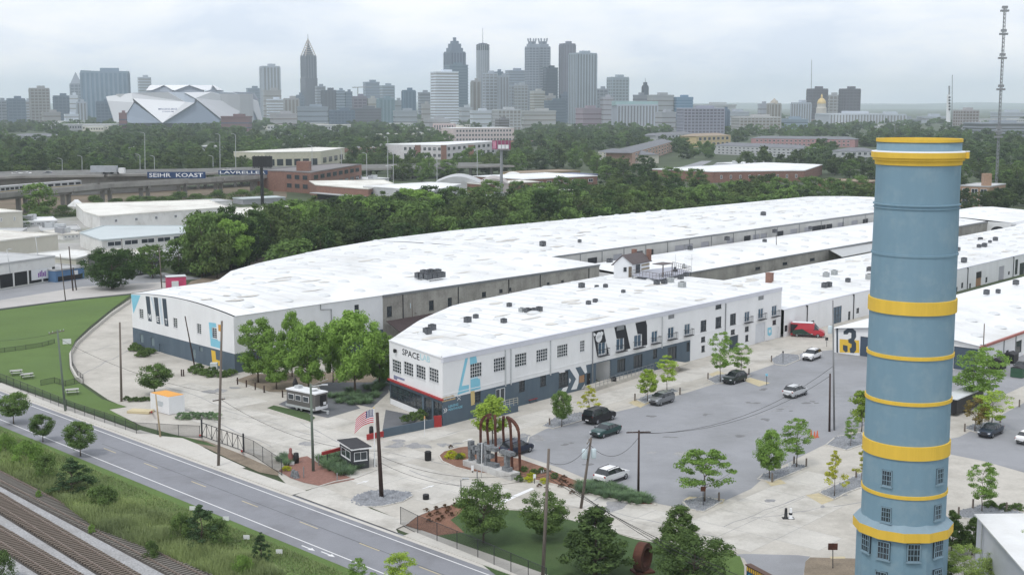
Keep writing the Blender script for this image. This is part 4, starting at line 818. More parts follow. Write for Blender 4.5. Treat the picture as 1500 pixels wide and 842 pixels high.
def roof_seams(par, us, vf, vb, zf, name='roof_seam'):
    mb = MB(); r_ = random.Random(len(us))
    for u in us:
        n = 10; pts = [W(u, vf(u) + (vb(u) - vf(u)) * j / n, zf(u, j / n) + .012) for j in range(n + 1)]
        for p, q in zip(pts[:-1], pts[1:]): mb.add([p - A1 * .07, q - A1 * .07, q + A1 * .07, p + A1 * .07], [(0, 1, 2, 3)])
    o = mb.build(name, mat('membrane_seam', (.60, .61, .61), .7, .1), par); o['kind'] = 'stuff'; mb = MB()
    for k in range(int(len(us) * 1.3)):
        u = r_.uniform(us[0], us[-1]); t = r_.uniform(.04, .9); v = vf(u) + (vb(u) - vf(u)) * t; z = zf(u, t); a_, b_ = r_.uniform(.6, 3.0), r_.uniform(.3, 1.1); n = 9
        mb.add([W(u, v, z + .03) + A1 * (a_ * math.cos(i * 6.283 / n) * r_.uniform(.6, 1.2)) + A2 * (b_ * math.sin(i * 6.283 / n) * r_.uniform(.6, 1.2)) for i in range(n)], [tuple(range(n))])
    o = mb.build('roof_stain', mat('ponding_stain', (.56, .54, .50), .8, .25, .6), par); o['kind'] = 'stuff'
za_ = lambda u, t: ZA + .08 + .95 * max(0, math.sin(math.pi * t)) ** .9
roof_seams(bA, [150 + 4.5 * i for i in range(23)], parA, lambda u: backv(max(u, 148.7)), za_); roof_seams(bA, [256 + 5 * i for i in range(49)], parA, backv, za_)
roof_seams(bC, [150 + 4.5 * i for i in range(22)], lambda u: 139.7, cback, lambda u, t: ZC + .07 + .22 * max(0, math.sin(math.pi * t)) ** .9)
roof_seams(bE, [250 + 5 * i for i in range(50)], lambda u: 139.1, lambda u: 174, lambda u, t: ZE + .07 + .3 * max(0, math.sin(math.pi * t)) ** .9)
# ================= VEGETATION =================
LEAF = dict(
    oak=foliage('oak_leaves', (.115, .185, .055), .35, (.06, .07, .01), .35),
    bright=foliage('bright_leaves', (.185, .30, .068), .3, (.06, .07, .01), .5),
    lime=foliage('lime_leaves', (.27, .38, .065), .3, (.10, .08, .0), .7),
    yellow=foliage('yellow_leaves', (.36, .38, .06), .25, (.10, .05, .0), .8),
    dark=foliage('dark_leaves', (.055, .095, .032), .35, (.03, .04, .01), .35),
    pine=foliage('pine_needles', (.06, .10, .045), .35, (.03, .04, .01), .6),
    brown=foliage('browning_leaves', (.20, .17, .055), .35, (.06, .0, .0), 1.2),
    feather=foliage('feathery_leaves', (.27, .36, .10), .35, (.06, .06, .02), .6),
    grass=foliage('tall_grass_blades', (.215, .27, .11), .35, (.07, .05, .02), .12),
    shrub=foliage('shrub_leaves', (.10, .155, .05), .35, (.05, .06, .01), .7),
    teal=foliage('ornamental_grass', (.15, .225, .115), .35, (.06, .08, .03), .7),
    bloom=foliage('yellow_shrub', (.45, .47, .04), .2, (.05, .05, .0), 1.0),
    rusty=foliage('rusty_shrub', (.11, .065, .035), .3, (.02, .02, .0), 1.0),
    far=foliage('far_leaves', (.062, .10, .043), .5, (.05, .055, .01), .02),
    mid=foliage('mid_leaves', (.068, .115, .042), .6, (.09, .07, .01), .10))
def crown_np(rng, H, R, zb, nclump, per, leaf, shape='round', rc=.32, up=.35, flat=1.0):
    """leaf quads clustered in clumps inside a crown envelope: returns (n*4,3) array"""
    C = []
    tries = 0
    while len(C) < nclump and tries < nclump * 60:
        tries += 1
        t = rng.random(); a = rng.random() * 2 * math.pi
        if shape == 'round': e = math.sqrt(max(0, 1 - (2 * t - 1) ** 2)) ** .8
        elif shape == 'cone': e = (1 - t) ** .75 * min(1, t * 6 + .35)
        elif shape == 'oval': e = math.sin(math.pi * min(1, t * .9 + .08)) ** .6
        elif shape == 'vase': e = math.sin(math.pi * min(1, t * .75 + .2)) ** .7
        elif shape == 'mound': e = math.sqrt(max(0, 1 - t * t))
        else: e = 1
        rr = e * R * math.sqrt(rng.uniform(.12, 1)); w = e * R / R
        if rng.random() > .25 + w: continue
        C.append((rr * math.cos(a), rr * math.sin(a), zb + t * (H - zb), e))
    C = np.array(C); P = []
    for c in C:
        r_ = rc * R * rng.uniform(.65, 1.2) * (.55 + .45 * c[3]); d = rng.normal(size=(per, 3)); d /= np.linalg.norm(d, axis=1)[:, None]
        rad = r_ * rng.uniform(.45, 1.08, size=(per, 1)); q = d * rad; q[:, 2] *= .72 * flat
        P.append(np.concatenate([c[None, :3] + q, d], axis=1))
    P = np.concatenate(P); n = len(P); nrm = P[:, 3:] + rng.normal(size=(n, 3)) * .38; nrm[:, 2] += up; nrm /= np.linalg.norm(nrm, axis=1)[:, None]
    a = np.cross(nrm, rng.normal(size=(n, 3))); a /= np.linalg.norm(a, axis=1)[:, None] + 1e-9; b = np.cross(nrm, a)
    s = leaf * rng.uniform(.55, 1.3, size=(n, 1)); c = P[:, :3]
    V = np.stack([c - a * s * .5, c + b * s * .32, c + a * s * .5, c - b * s * .32], axis=1).reshape(-1, 3)
    V[:, 2] = np.maximum(V[:, 2], .02)
    return V, C
def mesh_np(name, V, mats, mi=None):
    me = bpy.data.meshes.new(name); nv = len(V); nf = nv // 4
    me.vertices.add(nv); me.vertices.foreach_set('co', V.astype(np.float32).ravel()); me.loops.add(nv); me.loops.foreach_set('vertex_index', np.arange(nv, dtype=np.int32))
    me.polygons.add(nf); me.polygons.foreach_set('loop_start', np.arange(0, nv, 4, dtype=np.int32)); me.polygons.foreach_set('loop_total', np.full(nf, 4, dtype=np.int32))
    for m in mats: me.materials.append(m)
    me.update(calc_edges=True); me.validate(); return me
def trunk_mb(rng, H, zb, r0, C, nl=10, mb=None, lean=0):
    mb = mb or MB(); top = zb + (H - zb) * .72; pts = []
    for i in range(6): t = i / 5; pts.append(Vector((lean * t + rng.normal() * .03 * i, rng.normal() * .03 * i, top * t)))
    mb.path(pts, [r0 * (1.25 if i == 0 else 1) * (1 - .16 * i) for i in range(6)], 7)
    C = C[C[:, 2] > zb * 1.25] if (C[:, 2] > zb * 1.25).sum() > 4 else C; idx = rng.choice(len(C), size=min(nl, len(C)), replace=False)
    for k in idx:
        c = Vector(C[k][:3]); z = max(zb * .75, min(top * .95, c.z - (abs(c.x) + abs(c.y)) * .5)); p = pts[0].lerp(pts[-1], min(1, z / top)); m = p.lerp(c, .55) + Vector((0, 0, -.05 * (c - p).length))
        mb.path([p, m, c], [r0 * .38, r0 * .24, r0 * .08], 5)
    return mb
TP = {}
def tree_proto(key, H, R, zb, ncl, per, leaf, mkey, shape='round', r0=.14, nl=12, rc=.32, name='tree', cat='tree', up=.35, flat=1.0, seed=1, barkm=None, dn=1.5):
    rng = np.random.default_rng(seed + hash(key) % 1 + sum(map(ord, key))); V, C = crown_np(rng, H, R, zb, int(ncl*dn), int(per*1.35), leaf*1.08, shape, rc*1.12, up, flat)
    tr = trunk_mb(rng, H, zb, r0, C, nl).mesh('trunk', barkm or bark, True); cr_ = mesh_np('crown', V, [LEAF[mkey]]); TP[key] = (name, cat, tr, cr_, float(V[:, 2].max()), float(np.percentile(np.abs(V[:, :2]), 99)))
def tree(key, px, py, hpx, wpx, label, group=None, rz=None, zpos=0.0):
    """a tree whose trunk stands at pixel (px,py) and whose crown reaches hpx pixels up and wpx across"""
    name, cat, tr, cr_, H, R = TP[key]; p = at(px, py, zpos); sc_ = (HC - zpos) / (ray(px, py).z) * -1  # distance factor
    top = pd(px, py - hpx, p.y).z - zpos; kz = top / H; kx = (wpx / F * (p.y / ray(px, py).y)) / (2 * R)
    t = thing(name, label, cat, p, random.uniform(0, 6.28) if rz is None else rz, group); t.scale = (kx, kx, kz)
    for nm, me in (('trunk', tr), ('crown', cr_)): o = bpy.data.objects.new(nm, me); sc.collection.objects.link(o); o.parent = t
    return t
tree_proto('big', 12, 5, 2.6, 46, 150, .42, 'bright', 'oval', .22, 16, .30, seed=3)
tree_proto('big2', 12, 4.4, 2.2, 40, 150, .40, 'bright', 'oval', .2, 16, .32, seed=5)
tree_proto('elm', 7, 2.6, 2.0, 44, 110, .26, 'oak', 'round', .11, 12, .34, seed=7)
tree_proto('elm_pale', 7, 2.6, 1.9, 44, 110, .26, 'bright', 'round', .11, 12, .34, seed=9)
tree_proto('slim', 8, 2.3, 2.2, 40, 50, .24, 'bright', 'oval', .09, 14, .30, seed=11, flat=.6)
tree_proto('slim_lime', 8, 2.3, 2.2, 40, 50, .24, 'lime', 'oval', .09, 14, .30, seed=12, flat=.6)
tree_proto('young_lime', 6, 1.7, 1.5, 34, 80, .24, 'lime', 'oval', .07, 10, .34, seed=13)
tree_proto('young_yellow', 6, 2.0, 1.5, 20, 36, .24, 'yellow', 'cone', .06, 14, .26, seed=14, flat=.6)
tree_proto('brown', 6, 1.9, 1.5, 22, 44, .24, 'brown', 'round', .07, 10, .3, seed=15)
tree_proto('magnolia', 9, 3.6, 1.5, 58, 110, .28, 'shrub', 'cone', .16, 12, .24, seed=16)
tree_proto('magnolia_b', 9, 4.0, 1.8, 58, 110, .28, 'shrub', 'oval', .16, 14, .24, seed=17)
tree_proto('open', 7, 3.6, 2.0, 44, 56, .28, 'bright', 'vase', .10, 22, .20, seed=18, flat=.6)
tree_proto('pine', 6, 3.2, .4, 30, 90, .22, 'pine', 'cone', .13, 18, .22, name='young_pine', cat='pine tree', seed=19, up=.1, flat=.7)
tree_proto('bush', 2.6, 2.6, .1, 26, 80, .22, 'shrub', 'mound', .05, 4, .34, name='bush', cat='bush', seed=20)
tree_proto('bush_pale', 2.6, 2.6, .1, 26, 70, .22, 'bright', 'mound', .05, 4, .34, name='bush', cat='bush', seed=21)
tree_proto('feather', 9, 3.4, .4, 50, 130, .20, 'feather', 'oval', .08, 14, .26, name='willow_tree', cat='tree', seed=22)
tree_proto('wide_dark', 10, 6, 1.0, 70, 130, .36, 'dark', 'round', .3, 14, .24, seed=23)
for nm, kk in (('mid1', 'mid'), ('mid2', 'oak'), ('mid3', 'mid'), ('mid4', 'dark')):
    tree_proto(nm, 13, 5.2, 1.4, 34, 46, .75, kk, 'round' if nm != 'mid3' else 'oval', .25, 8, .33, seed=30 + len(TP))
# --- single trees of the yard and car park ---
T_ = [
 ('elm', 20, 621, 49, 43, 'round dark green street tree at the far left edge of the road verge'),
 ('elm', 63, 647, 42, 34, 'smallest of the three round verge trees, in the middle'),
 ('elm', 118, 668, 52, 44, 'round verge tree on a thin trunk, rightmost of three beside the road'),
 ('elm', 227, 578, 46, 50, 'lone broad green tree beside the orange-roofed white cabin'),
 ('big', 452, 574, 104, 64, 'light green full tree directly behind the food trailer'),
 ('big2', 378, 560, 96, 58, 'leftmost tree of the leafy cluster by the grey MET plinth wall'),
 ('big', 520, 578, 126, 78, 'tallest and widest tree of the leafy cluster, nearest the SPACELAB corner'),
 ('big2', 428, 552, 98, 38, 'narrow tree at the back of the leafy cluster, rising behind the light green one'),
 ('big2', 405, 570, 72, 40, 'small darker tree in front, between the leftmost and the light green tree of the cluster'),
 ('big2', 556, 566, 84, 44, 'tree at the right rear of the leafy cluster, partly behind the tallest one'),
 ('big', 488, 560, 92, 34, 'tree in the middle rear of the leafy cluster, its top showing before the white wall'),
 ('young_lime', 722, 650, 72, 52, 'lime green young tree standing behind the rusty steel arches'),
 ('elm', 823, 625, 54, 31, 'small dark green tree left of the yellowish one in the gravel strip'),
 ('young_yellow', 863, 606, 42, 36, 'sparse yellow-green sapling above the black SUV'),
 ('young_lime', 948, 588, 49, 29, 'bright lime tree just left of the grey hatchback'),
 ('slim_lime', 977, 574, 54, 30, 'pointed lime tree just right of the one by the grey hatchback'),
 ('slim', 1055, 560, 75, 34, 'tall slim green tree left of the dark SUV near the white wall'),
 ('slim', 1085, 552, 50, 30, 'shorter slim tree beside the tall one, above the dark SUV'),
 ('open', 1032, 735, 80, 84, 'open-branched light green tree at the front corner of the car park'),
 ('elm_pale', 1127, 703, 75, 42, 'left tree of the pair in the gravel island of the car park'),
 ('slim', 1167, 685, 74, 44, 'taller right tree of the pair in the gravel island of the car park'),
 ('young_yellow', 1222, 727, 68, 40, 'yellow-tinged sapling in the gravel bed left of the chimney'),
 ('young_yellow', 1262, 708, 56, 26, 'slender yellow-green sapling almost touching the left side of the chimney'),
 ('slim', 1246, 654, 44, 20, 'thin green tree between the chimney and the paired poles'),
 ('young_lime', 1262, 632, 62, 38, 'lime tree partly hidden by the left edge of the chimney'),
 ('slim', 1426, 596, 84, 66, 'broad green tree beside the dark trailer, right of the chimney'),
 ('slim', 1447, 588, 80, 52, 'tree with wispy crown against the white wall, behind the one by the trailer'),
 ('slim_lime', 1452, 630, 60, 52, 'light green layered tree behind the dark blue sedan'),
 ('brown', 1428, 632, 50, 36, 'small tree with browning leaves left of the dark blue sedan'),
 ('slim', 1438, 751, 74, 44, 'conical green tree in the stony bed right of the chimney'),
 ('magnolia_b', 708, 795, 96, 78, 'dense dark tree on the lawn just inside the fence, nearest the gate'),
 ('magnolia_b', 797, 790, 72, 70, 'second dark tree on the fenced lawn, right of the one nearest the gate'),
 ('magnolia', 872, 842, 104, 94, 'large dark evergreen on the lawn left of the rusty steel ring'),
 ('magnolia', 995, 815, 78, 64, 'dark tree behind the rightmost lawn evergreens, right of the rusty ring'),
 ('magnolia_b', 1016, 868, 92, 118, 'spreading dark evergreen at the bottom edge, right of the rusty ring'),
 ('magnolia', 1394, 806, 60, 40, 'dark shrub-like tree hugging the right foot of the chimney'),
 ('magnolia', 1424, 812, 56, 34, 'dark shrub-like tree in front of the small white-roofed outbuilding'),
 ('feather', 1412, 872, 76, 74, 'feathery pale green tree at the foot of the chimney'),
 ('feather', 1466, 868, 62, 66, 'feathery pale green tree before the outbuilding wall'),
 ('feather', 1497, 866, 92, 50, 'feathery pale green tree at the bottom right corner'),
 ('elm', 1384, 868, 50, 30, 'low leafy tree at the chimney base by the bottom edge'),
 ('wide_dark', 165, 423, 62, 84, 'broad very dark tree by the street beyond the lawn'),
 ('pine', 106, 722, 52, 64, 'young pine with radiating branches on the railway verge'),
 ('pine', 383, 824, 46, 28, 'slim young pine on the verge near the small white boards'),
 ('pine', 296, 800, 62, 58, 'bushy young pine in the middle of the verge thicket'),
 ('bush', 150, 742, 34, 52, 'dark round bush right of the young pine on the verge'),
 ('bush', 68, 700, 36, 40, 'dark bush left of the young pine on the verge'),
 ('bush_pale', 38, 682, 40, 56, 'pale green bush near the left edge of the verge'),
 ('bush_pale', 8, 668, 36, 36, 'leafy bush at the left frame edge beside the road'),
 ('bush', 320, 800, 40, 46, 'dark bush on the right of the verge thicket'),
 ('bush', 265, 792, 44, 40, 'bush on the left of the verge thicket'),
 ('bush', 222, 816, 26, 24, 'small bush growing on the disused track'),
 ('bush', 4, 848, 44, 34, 'leafy bush at the bottom left corner by the ballast'),
 ('bush_pale', 355, 838, 28, 34, 'low pale bush near the slim pine on the verge'),
 ('slim', 525, 866, 50, 28, 'top of a slim green tree at the bottom edge, left of the lime one'),
 ('slim_lime', 586, 874, 68, 46, 'top of a lime green tree at the bottom edge below the road'),
 ('slim', 548, 872, 34, 24, 'low green sapling between the two treetops at the bottom edge'),
 ('bush_pale', 135, 780, 14, 12, 'tiny bright bush among the sleepers of the disused track'),
 ('bush_pale', 57, 728, 12, 10, 'tiny green weed clump between the rails of the disused track'),
]
for k_, x, y, h, w, lab in T_: tree(k_, x, y, h, w, lab)
# --- shrubs and ornamental planting ---
def tuft_proto(name, mkey, H, R, n, leaf, seed):
    rng = np.random.default_rng(seed); a = rng.random(n) * 6.283; rr = R * np.sqrt(rng.random(n)) * .5; l = H * rng.uniform(.6, 1.1, n); out = rng.uniform(.2, .95, n)
    b = np.stack([rr * np.cos(a), rr * np.sin(a), np.zeros(n)], 1); tip = b + np.stack([np.cos(a) * out * R, np.sin(a) * out * R, l * (1 - out * .4)], 1); mid = (b + tip) / 2 + np.array([0, 0, 1])[None] * (l * .18)[:, None]
    s = np.stack([-np.sin(a), np.cos(a), 0 * a], 1) * leaf; V = np.stack([b - s, b + s, mid + s * .9, mid - s * .9, mid - s * .9, mid + s * .9, tip + s * .15, tip - s * .15], 1).reshape(-1, 3)
    TP[name] = mesh_np('shrub', V, [LEAF[mkey]])
tuft_proto('tuft_teal', 'teal', .8, .9, 140, .03, 1); tuft_proto('tuft_rust', 'rusty', .5, .45, 60, .03, 2)
def ball_proto(name, mkey, R, seed, leaf=.16, ncl=14, per=40, H=None):
    rng = np.random.default_rng(seed); V, C = crown_np(rng, H or R * .8, R, .02, ncl * 2, per, leaf, 'mound', .34, .3); TP[name] = mesh_np('shrub', V, [LEAF[mkey]])
ball_proto('ball_yellow', 'bloom', .7, 3, .13); ball_proto('ball_green', 'shrub', .8, 4); ball_proto('ball_teal', 'teal', 1.0, 5); ball_proto('ball_rust', 'rusty', .4, 6, .1, 8, 26)
def shrub(key, px, py, s, label, group, cat='shrub', name='shrub', z=.1, hs=1):
    o = bpy.data.objects.new(name, TP[key]); sc.collection.objects.link(o); o.location = at(px, py, z); o.rotation_euler = (0, 0, random.uniform(0, 6)); o.scale = (s, s, s * hs); tag(o, label, cat, group); return o
for x, y in ((658, 671), (662, 666), (676, 670)): shrub('ball_yellow', x, y, .9, 'yellow shrub at the left tip of the mulch bed', 'yellow shrubs at the bed tip')
for x, y in ((773, 704), (778, 698), (797, 706)): shrub('ball_yellow', x, y, .85, 'yellow shrub in the mulch bed right of the steel arches', 'yellow shrubs right of the arches')
shrub('ball_yellow', 419, 688, .8, 'yellow shrub beside the chain-link fence corner on the brick paving', None); shrub('ball_yellow', 686, 739, 1.0, 'yellow shrub at the base of the tree nearest the gate', None)
for x, y in ((673, 672), (760, 704), (768, 690), (782, 694), (757, 697), (812, 700), (793, 692)): shrub('ball_green', x, y, .6, 'low green shrub in the mulch bed around the stone letters', 'green shrubs in the mulch bed', hs=1.5)
for x, y in ((822, 704), (828, 706), (836, 712), (822, 712), (801, 716), (838, 722), (826, 699), (660, 655), (790, 712), (846, 716)): shrub('ball_rust', x, y, .9, 'small rusty-leaved shrub in the mulch bed', 'rusty shrubs in the mulch bed')
for x, y in ((625, 748), (630, 755), (629, 763), (639, 745), (641, 752), (652, 742), (657, 745), (655, 750), (648, 758), (666, 740), (662, 754), (642, 762)): shrub('ball_rust', x, y, .9, 'small dark shrub planted in the mulch corner by the gate fence', 'dark shrubs in the gate corner bed')
r = random.Random(9)
BEDG = pix([(848, 712), (870, 708), (905, 714), (940, 727), (960, 738), (930, 738), (880, 728), (850, 721)])
def fill(poly, n, fn, rseed, mind=.0):
    r = random.Random(rseed); xs = [p.x for p in poly]; ys = [p.y for p in poly]; k = 0; pts = []; g = 0
    while k < n and g < n * 80:
        g += 1; x, y = r.uniform(min(xs), max(xs)), r.uniform(min(ys), max(ys))
        if not inside((x, y), poly) or any((x - a) ** 2 + (y - b) ** 2 < mind ** 2 for a, b in pts): continue
        pts.append((x, y)); fn(x, y, r); k += 1
def tuft(lab, grp, key='tuft_teal', z=.1, s0=.7, s1=1.1):
    def f(x, y, r):
        o = bpy.data.objects.new('ornamental_grass' if key == 'tuft_teal' else 'shrub', TP[key]); sc.collection.objects.link(o); o.location = (x, y, z); s = r.uniform(s0, s1); o.scale = (s, s, s * r.uniform(.8, 1.1)); o.rotation_euler = (0, 0, r.uniform(0, 6)); tag(o, lab, 'grass clump' if key == 'tuft_teal' else 'shrub', grp)
    return f
fill(BEDG, 46, tuft('tuft of ornamental grass between the car park and the white SUV kerb', 'grass tufts below the white SUV'), 1, .75)
fill(pix([(462, 676), (478, 664), (500, 662), (522, 672), (524, 686), (505, 700), (480, 694)]), 26, tuft('tuft of ornamental grass in front of the guard booth', 'grass tufts by the guard booth', s0=.8, s1=1.2), 2, .8)
fill(pix([(405, 676), (422, 668), (424, 680), (408, 686)]), 5, tuft('leafy grass clump inside the chain-link fence corner', 'grass clumps in the fence corner', s0=.8, s1=1.1), 3, .8)
fill(pix([(485, 583), (505, 572), (540, 566), (565, 560), (548, 588), (530, 594), (500, 592)]), 26, tuft('tuft of ornamental grass beside the food trailer parking', 'grass tufts beside the food trailer', s0=.9, s1=1.3), 4, .9)
for x, y in ((196, 513), (203, 514), (210, 516), (206, 522), (217, 517), (222, 517), (213, 521), (199, 509)): shrub('ball_green', x, y, 1.2, 'low green shrub along the left end wall of the MET building', 'shrubs along the MET end wall')
for x, y in ((284, 544), (292, 547), (300, 548), (306, 551), (315, 550), (325, 551), (333, 550), (290, 540), (310, 545), (340, 548)): shrub('ball_green', x, y, 1.2, 'low shrub below the yellow and blue mural', 'shrubs below the mural corner')
for x, y in ((266, 612), (272, 613), (280, 611), (288, 612), (298, 612), (308, 611), (316, 613)): shrub('ball_teal', x, y, .9, 'green shrub right of the orange-roofed cabin', 'shrubs right of the orange-roofed cabin')
for x, y in ((186, 585), (192, 587), (198, 586), (204, 587), (210, 586), (216, 586)): shrub('ball_green', x, y, .7, 'scrubby shrub at the foot of the leaning pole behind the cabin', 'scrub by the pole behind the cabin')
for x, y in ((595, 616), (606, 612), (616, 609), (622, 603), (630, 602), (634, 597), (641, 598), (612, 615)): shrub('ball_green', x, y, 1.1, 'climbing green shrub along the forecourt wall below SPACELAB', 'shrubs along the forecourt wall', z=.6)
for x, y in ((1450, 741), (1470, 746), (1490, 745)): shrub('ball_green', x, y, .9, 'low green shrub in the stony bed above the outbuilding roof', 'shrubs above the outbuilding')
for x, y in ((560, 545), (566, 540), (572, 552), (562, 556), (566, 562)): shrub('ball_teal', x, y, 1.3, 'green shrub between the leafy cluster and the SPACELAB corner', 'shrubs by the SPACELAB corner')
def grass_field(name, poly, n, H, seed, mkey, z=.0, wid=.035):
    rng = np.random.default_rng(seed); xs = [p.x for p in poly]; ys = [p.y for p in poly]; P = []
    while len(P) < n:
        c = np.stack([rng.uniform(min(xs), max(xs), 4000), rng.uniform(min(ys), max(ys), 4000)], 1); P += [q for q in c if inside(q, poly)]
    P = np.array(P[:n]); P = np.concatenate([P, np.full((n, 1), z)], 1); a = rng.random(n) * 6.28; h = H * rng.uniform(.35, 1.2, n) * (.6 + .8 * (np.sin(P[:, 0] * .7) * np.cos(P[:, 1] * .9) * .5 + .5))
    tip = P + np.stack([np.cos(a) * h * .5, np.sin(a) * h * .5, h], 1); s = np.stack([-np.sin(a), np.cos(a), 0 * a], 1) * wid
    V = np.stack([P - s, P + s, tip + s * .3, tip - s * .3], 1).reshape(-1, 3); o = bpy.data.objects.new(name, mesh_np(name, V, [LEAF[mkey]])); sc.collection.objects.link(o); o['kind'] = 'stuff'; tag(o, 'tall unmown grass and weeds between the railway and the road', 'grass'); return o
VG = [rline(o_verge - 4.2, T) for T in (-240, at(470, 842).dot(RD) + 6)]; 
grass_field('tall_grass', pix([(0, 648), (60, 690), (150, 726), (260, 765), (370, 815), (420, 850), (330, 850), (235, 812), (140, 775), (80, 730), (0, 690)]), 42000, .75, 4, 'grass')
grass_field('short_grass', pix([(0, 628), (120, 680), (250, 735), (400, 796), (510, 842), (400, 842), (330, 800), (150, 722), (0, 655)]), 14000, .2, 5, 'grass', .018, .05)
# --- tree belt behind the warehouses ---
r = random.Random(21); n_belt = 0
def belt(u, v, key, h, rr, lab, grp):
    global n_belt
    name, cat, tr, cr_, H, R = TP[key]; t = thing('broadleaf_tree', lab, 'tree', W(u, v), r.uniform(0, 6.28), grp); t.scale = (rr / R, rr / R, h / H)
    for nm, me in (('trunk', tr), ('crown', cr_)): o = bpy.data.objects.new(nm, me); sc.collection.objects.link(o); o.parent = t
    n_belt += 1
def topx(p):
    z_ = -HC; fw = p.y * CP - z_ * SP; up_ = p.y * SP + z_ * CP; return 750 + F * p.x / fw, 421 - F * up_ / fw
u = 168
while u < 520:
    vb = backv(max(u, 172))
    for k_ in range(3 if u > 245 else 6):
        uu, vv = u + r.uniform(-4, 4), vb + 14 + k_ * 11 + r.uniform(-3, 3); x_, y_ = topx(W(uu, vv))
        if x_ < 285 or (x_ < 430 and y_ > 405 - (x_ - 320) * .34): continue
        h = (r.uniform(12, 15.5) if u > 215 else r.uniform(10, 12)) * (1 if u < 440 else .8)
        belt(uu, vv, r.choice(['mid1', 'mid2', 'mid3', 'mid4']), h * (.85 if k_ == 0 else 1.05), r.uniform(4.2, 6.2), ('front-row', 'middle-row', 'rear-row', 'rear-row', 'rear-row', 'rear-row')[k_] + ' tree of the dense belt behind the long rear roof, ' + ('left end' if u < 230 else 'left half' if u < 310 else 'right half' if u < 410 else 'right end'), 'tree belt behind the warehouses')
    u += r.uniform(7.5, 10)
for x, y, h, w, lab in ((224, 407, 50, 44, 'leafy tree between the broad dark tree and the pink shed'), (262, 402, 54, 46, 'tall tree rising behind the pink shed'), (300, 404, 66, 52, 'tree at the left end of the belt, right of the pink shed'), (215, 396, 36, 40, 'low tree behind the broad dark tree'), (283, 396, 54, 44, 'rear tree just right of the pink shed')): tree('mid1' if w > 50 else 'mid2', x, y, h, w, lab)
for i, x in enumerate(range(318, 640, 19)):
    yr = 412 - (x - 320) * .45 if x < 380 else 385 - (x - 380) * .22 if x < 430 else 374 - (x - 430) * .19
    for j in range(2): tree(('mid1', 'mid2', 'mid3', 'big2', 'mid4')[(i * 3 + j) % 5], x + j * 9 + (i * 7) % 5, yr - 5 - j * 13, 76 - (x - 330) * .10 + (i * 5) % 9 - j * 5, 46 + (i * 11) % 14, ('front', 'second')[j] + '-row tall tree of the belt, number %d from the pink shed' % (i + 1), 'tall trees of the belt by the rear roof edge')
# ================= VEHICLES, POLES, STREET THINGS =================
def carpaint(name, c, metal=.3): return mat(name, c, .28, .03, 1, metal=metal, spec=.5)
tyre = mat('tyre_rubber', (.02, .02, .022), .85, .1, 3); hub = mat('wheel_rim', (.42, .43, .45), .35, .05, 3, metal=.6)
lamp_c = mat('headlamp_glass', (.6, .62, .65), .15, .05); lamp_r = mat('tail_lamp', (.30, .02, .02), .3, .05); plastic = mat('dark_plastic_trim', (.03, .03, .033), .6, .08)
def wheel_part(parent, x, y, r, w=.22):
    mb = MB(); n = 18; prof = [(r * .62, -w / 2), (r * .93, -w / 2), (r, -w / 4), (r, w / 4), (r * .93, w / 2), (r * .62, w / 2)]
    vs = [(x + a * math.cos(2 * math.pi * i / n), y + b, r + a * math.sin(2 * math.pi * i / n)) for a, b in prof for i in range(n)]
    mb.add(vs, [(j * n + i, j * n + (i + 1) % n, (j + 1) * n + (i + 1) % n, (j + 1) * n + i) for j in range(len(prof) - 1) for i in range(n)]); wl_ = mb.build('wheel', tyre, None, True); wl_.parent = parent
    mb = MB(); s = 1 if y > 0 else -1
    mb.add([(x + r * .62 * math.cos(2 * math.pi * i / n), y + s * w * .42, r + r * .62 * math.sin(2 * math.pi * i / n)) for i in range(n)] + [(x, y + s * w * .5, r)], [(i, (i + 1) % n, n) for i in range(n)])
    for k in range(5): a = 2 * math.pi * k / 5; mb.beam((x, y + s * w * .52, r), (x + r * .58 * math.cos(a), y + s * w * .46, r + r * .58 * math.sin(a)), .05, .03)
    rm = mb.build('rim', hub, None); rm.parent = wl_
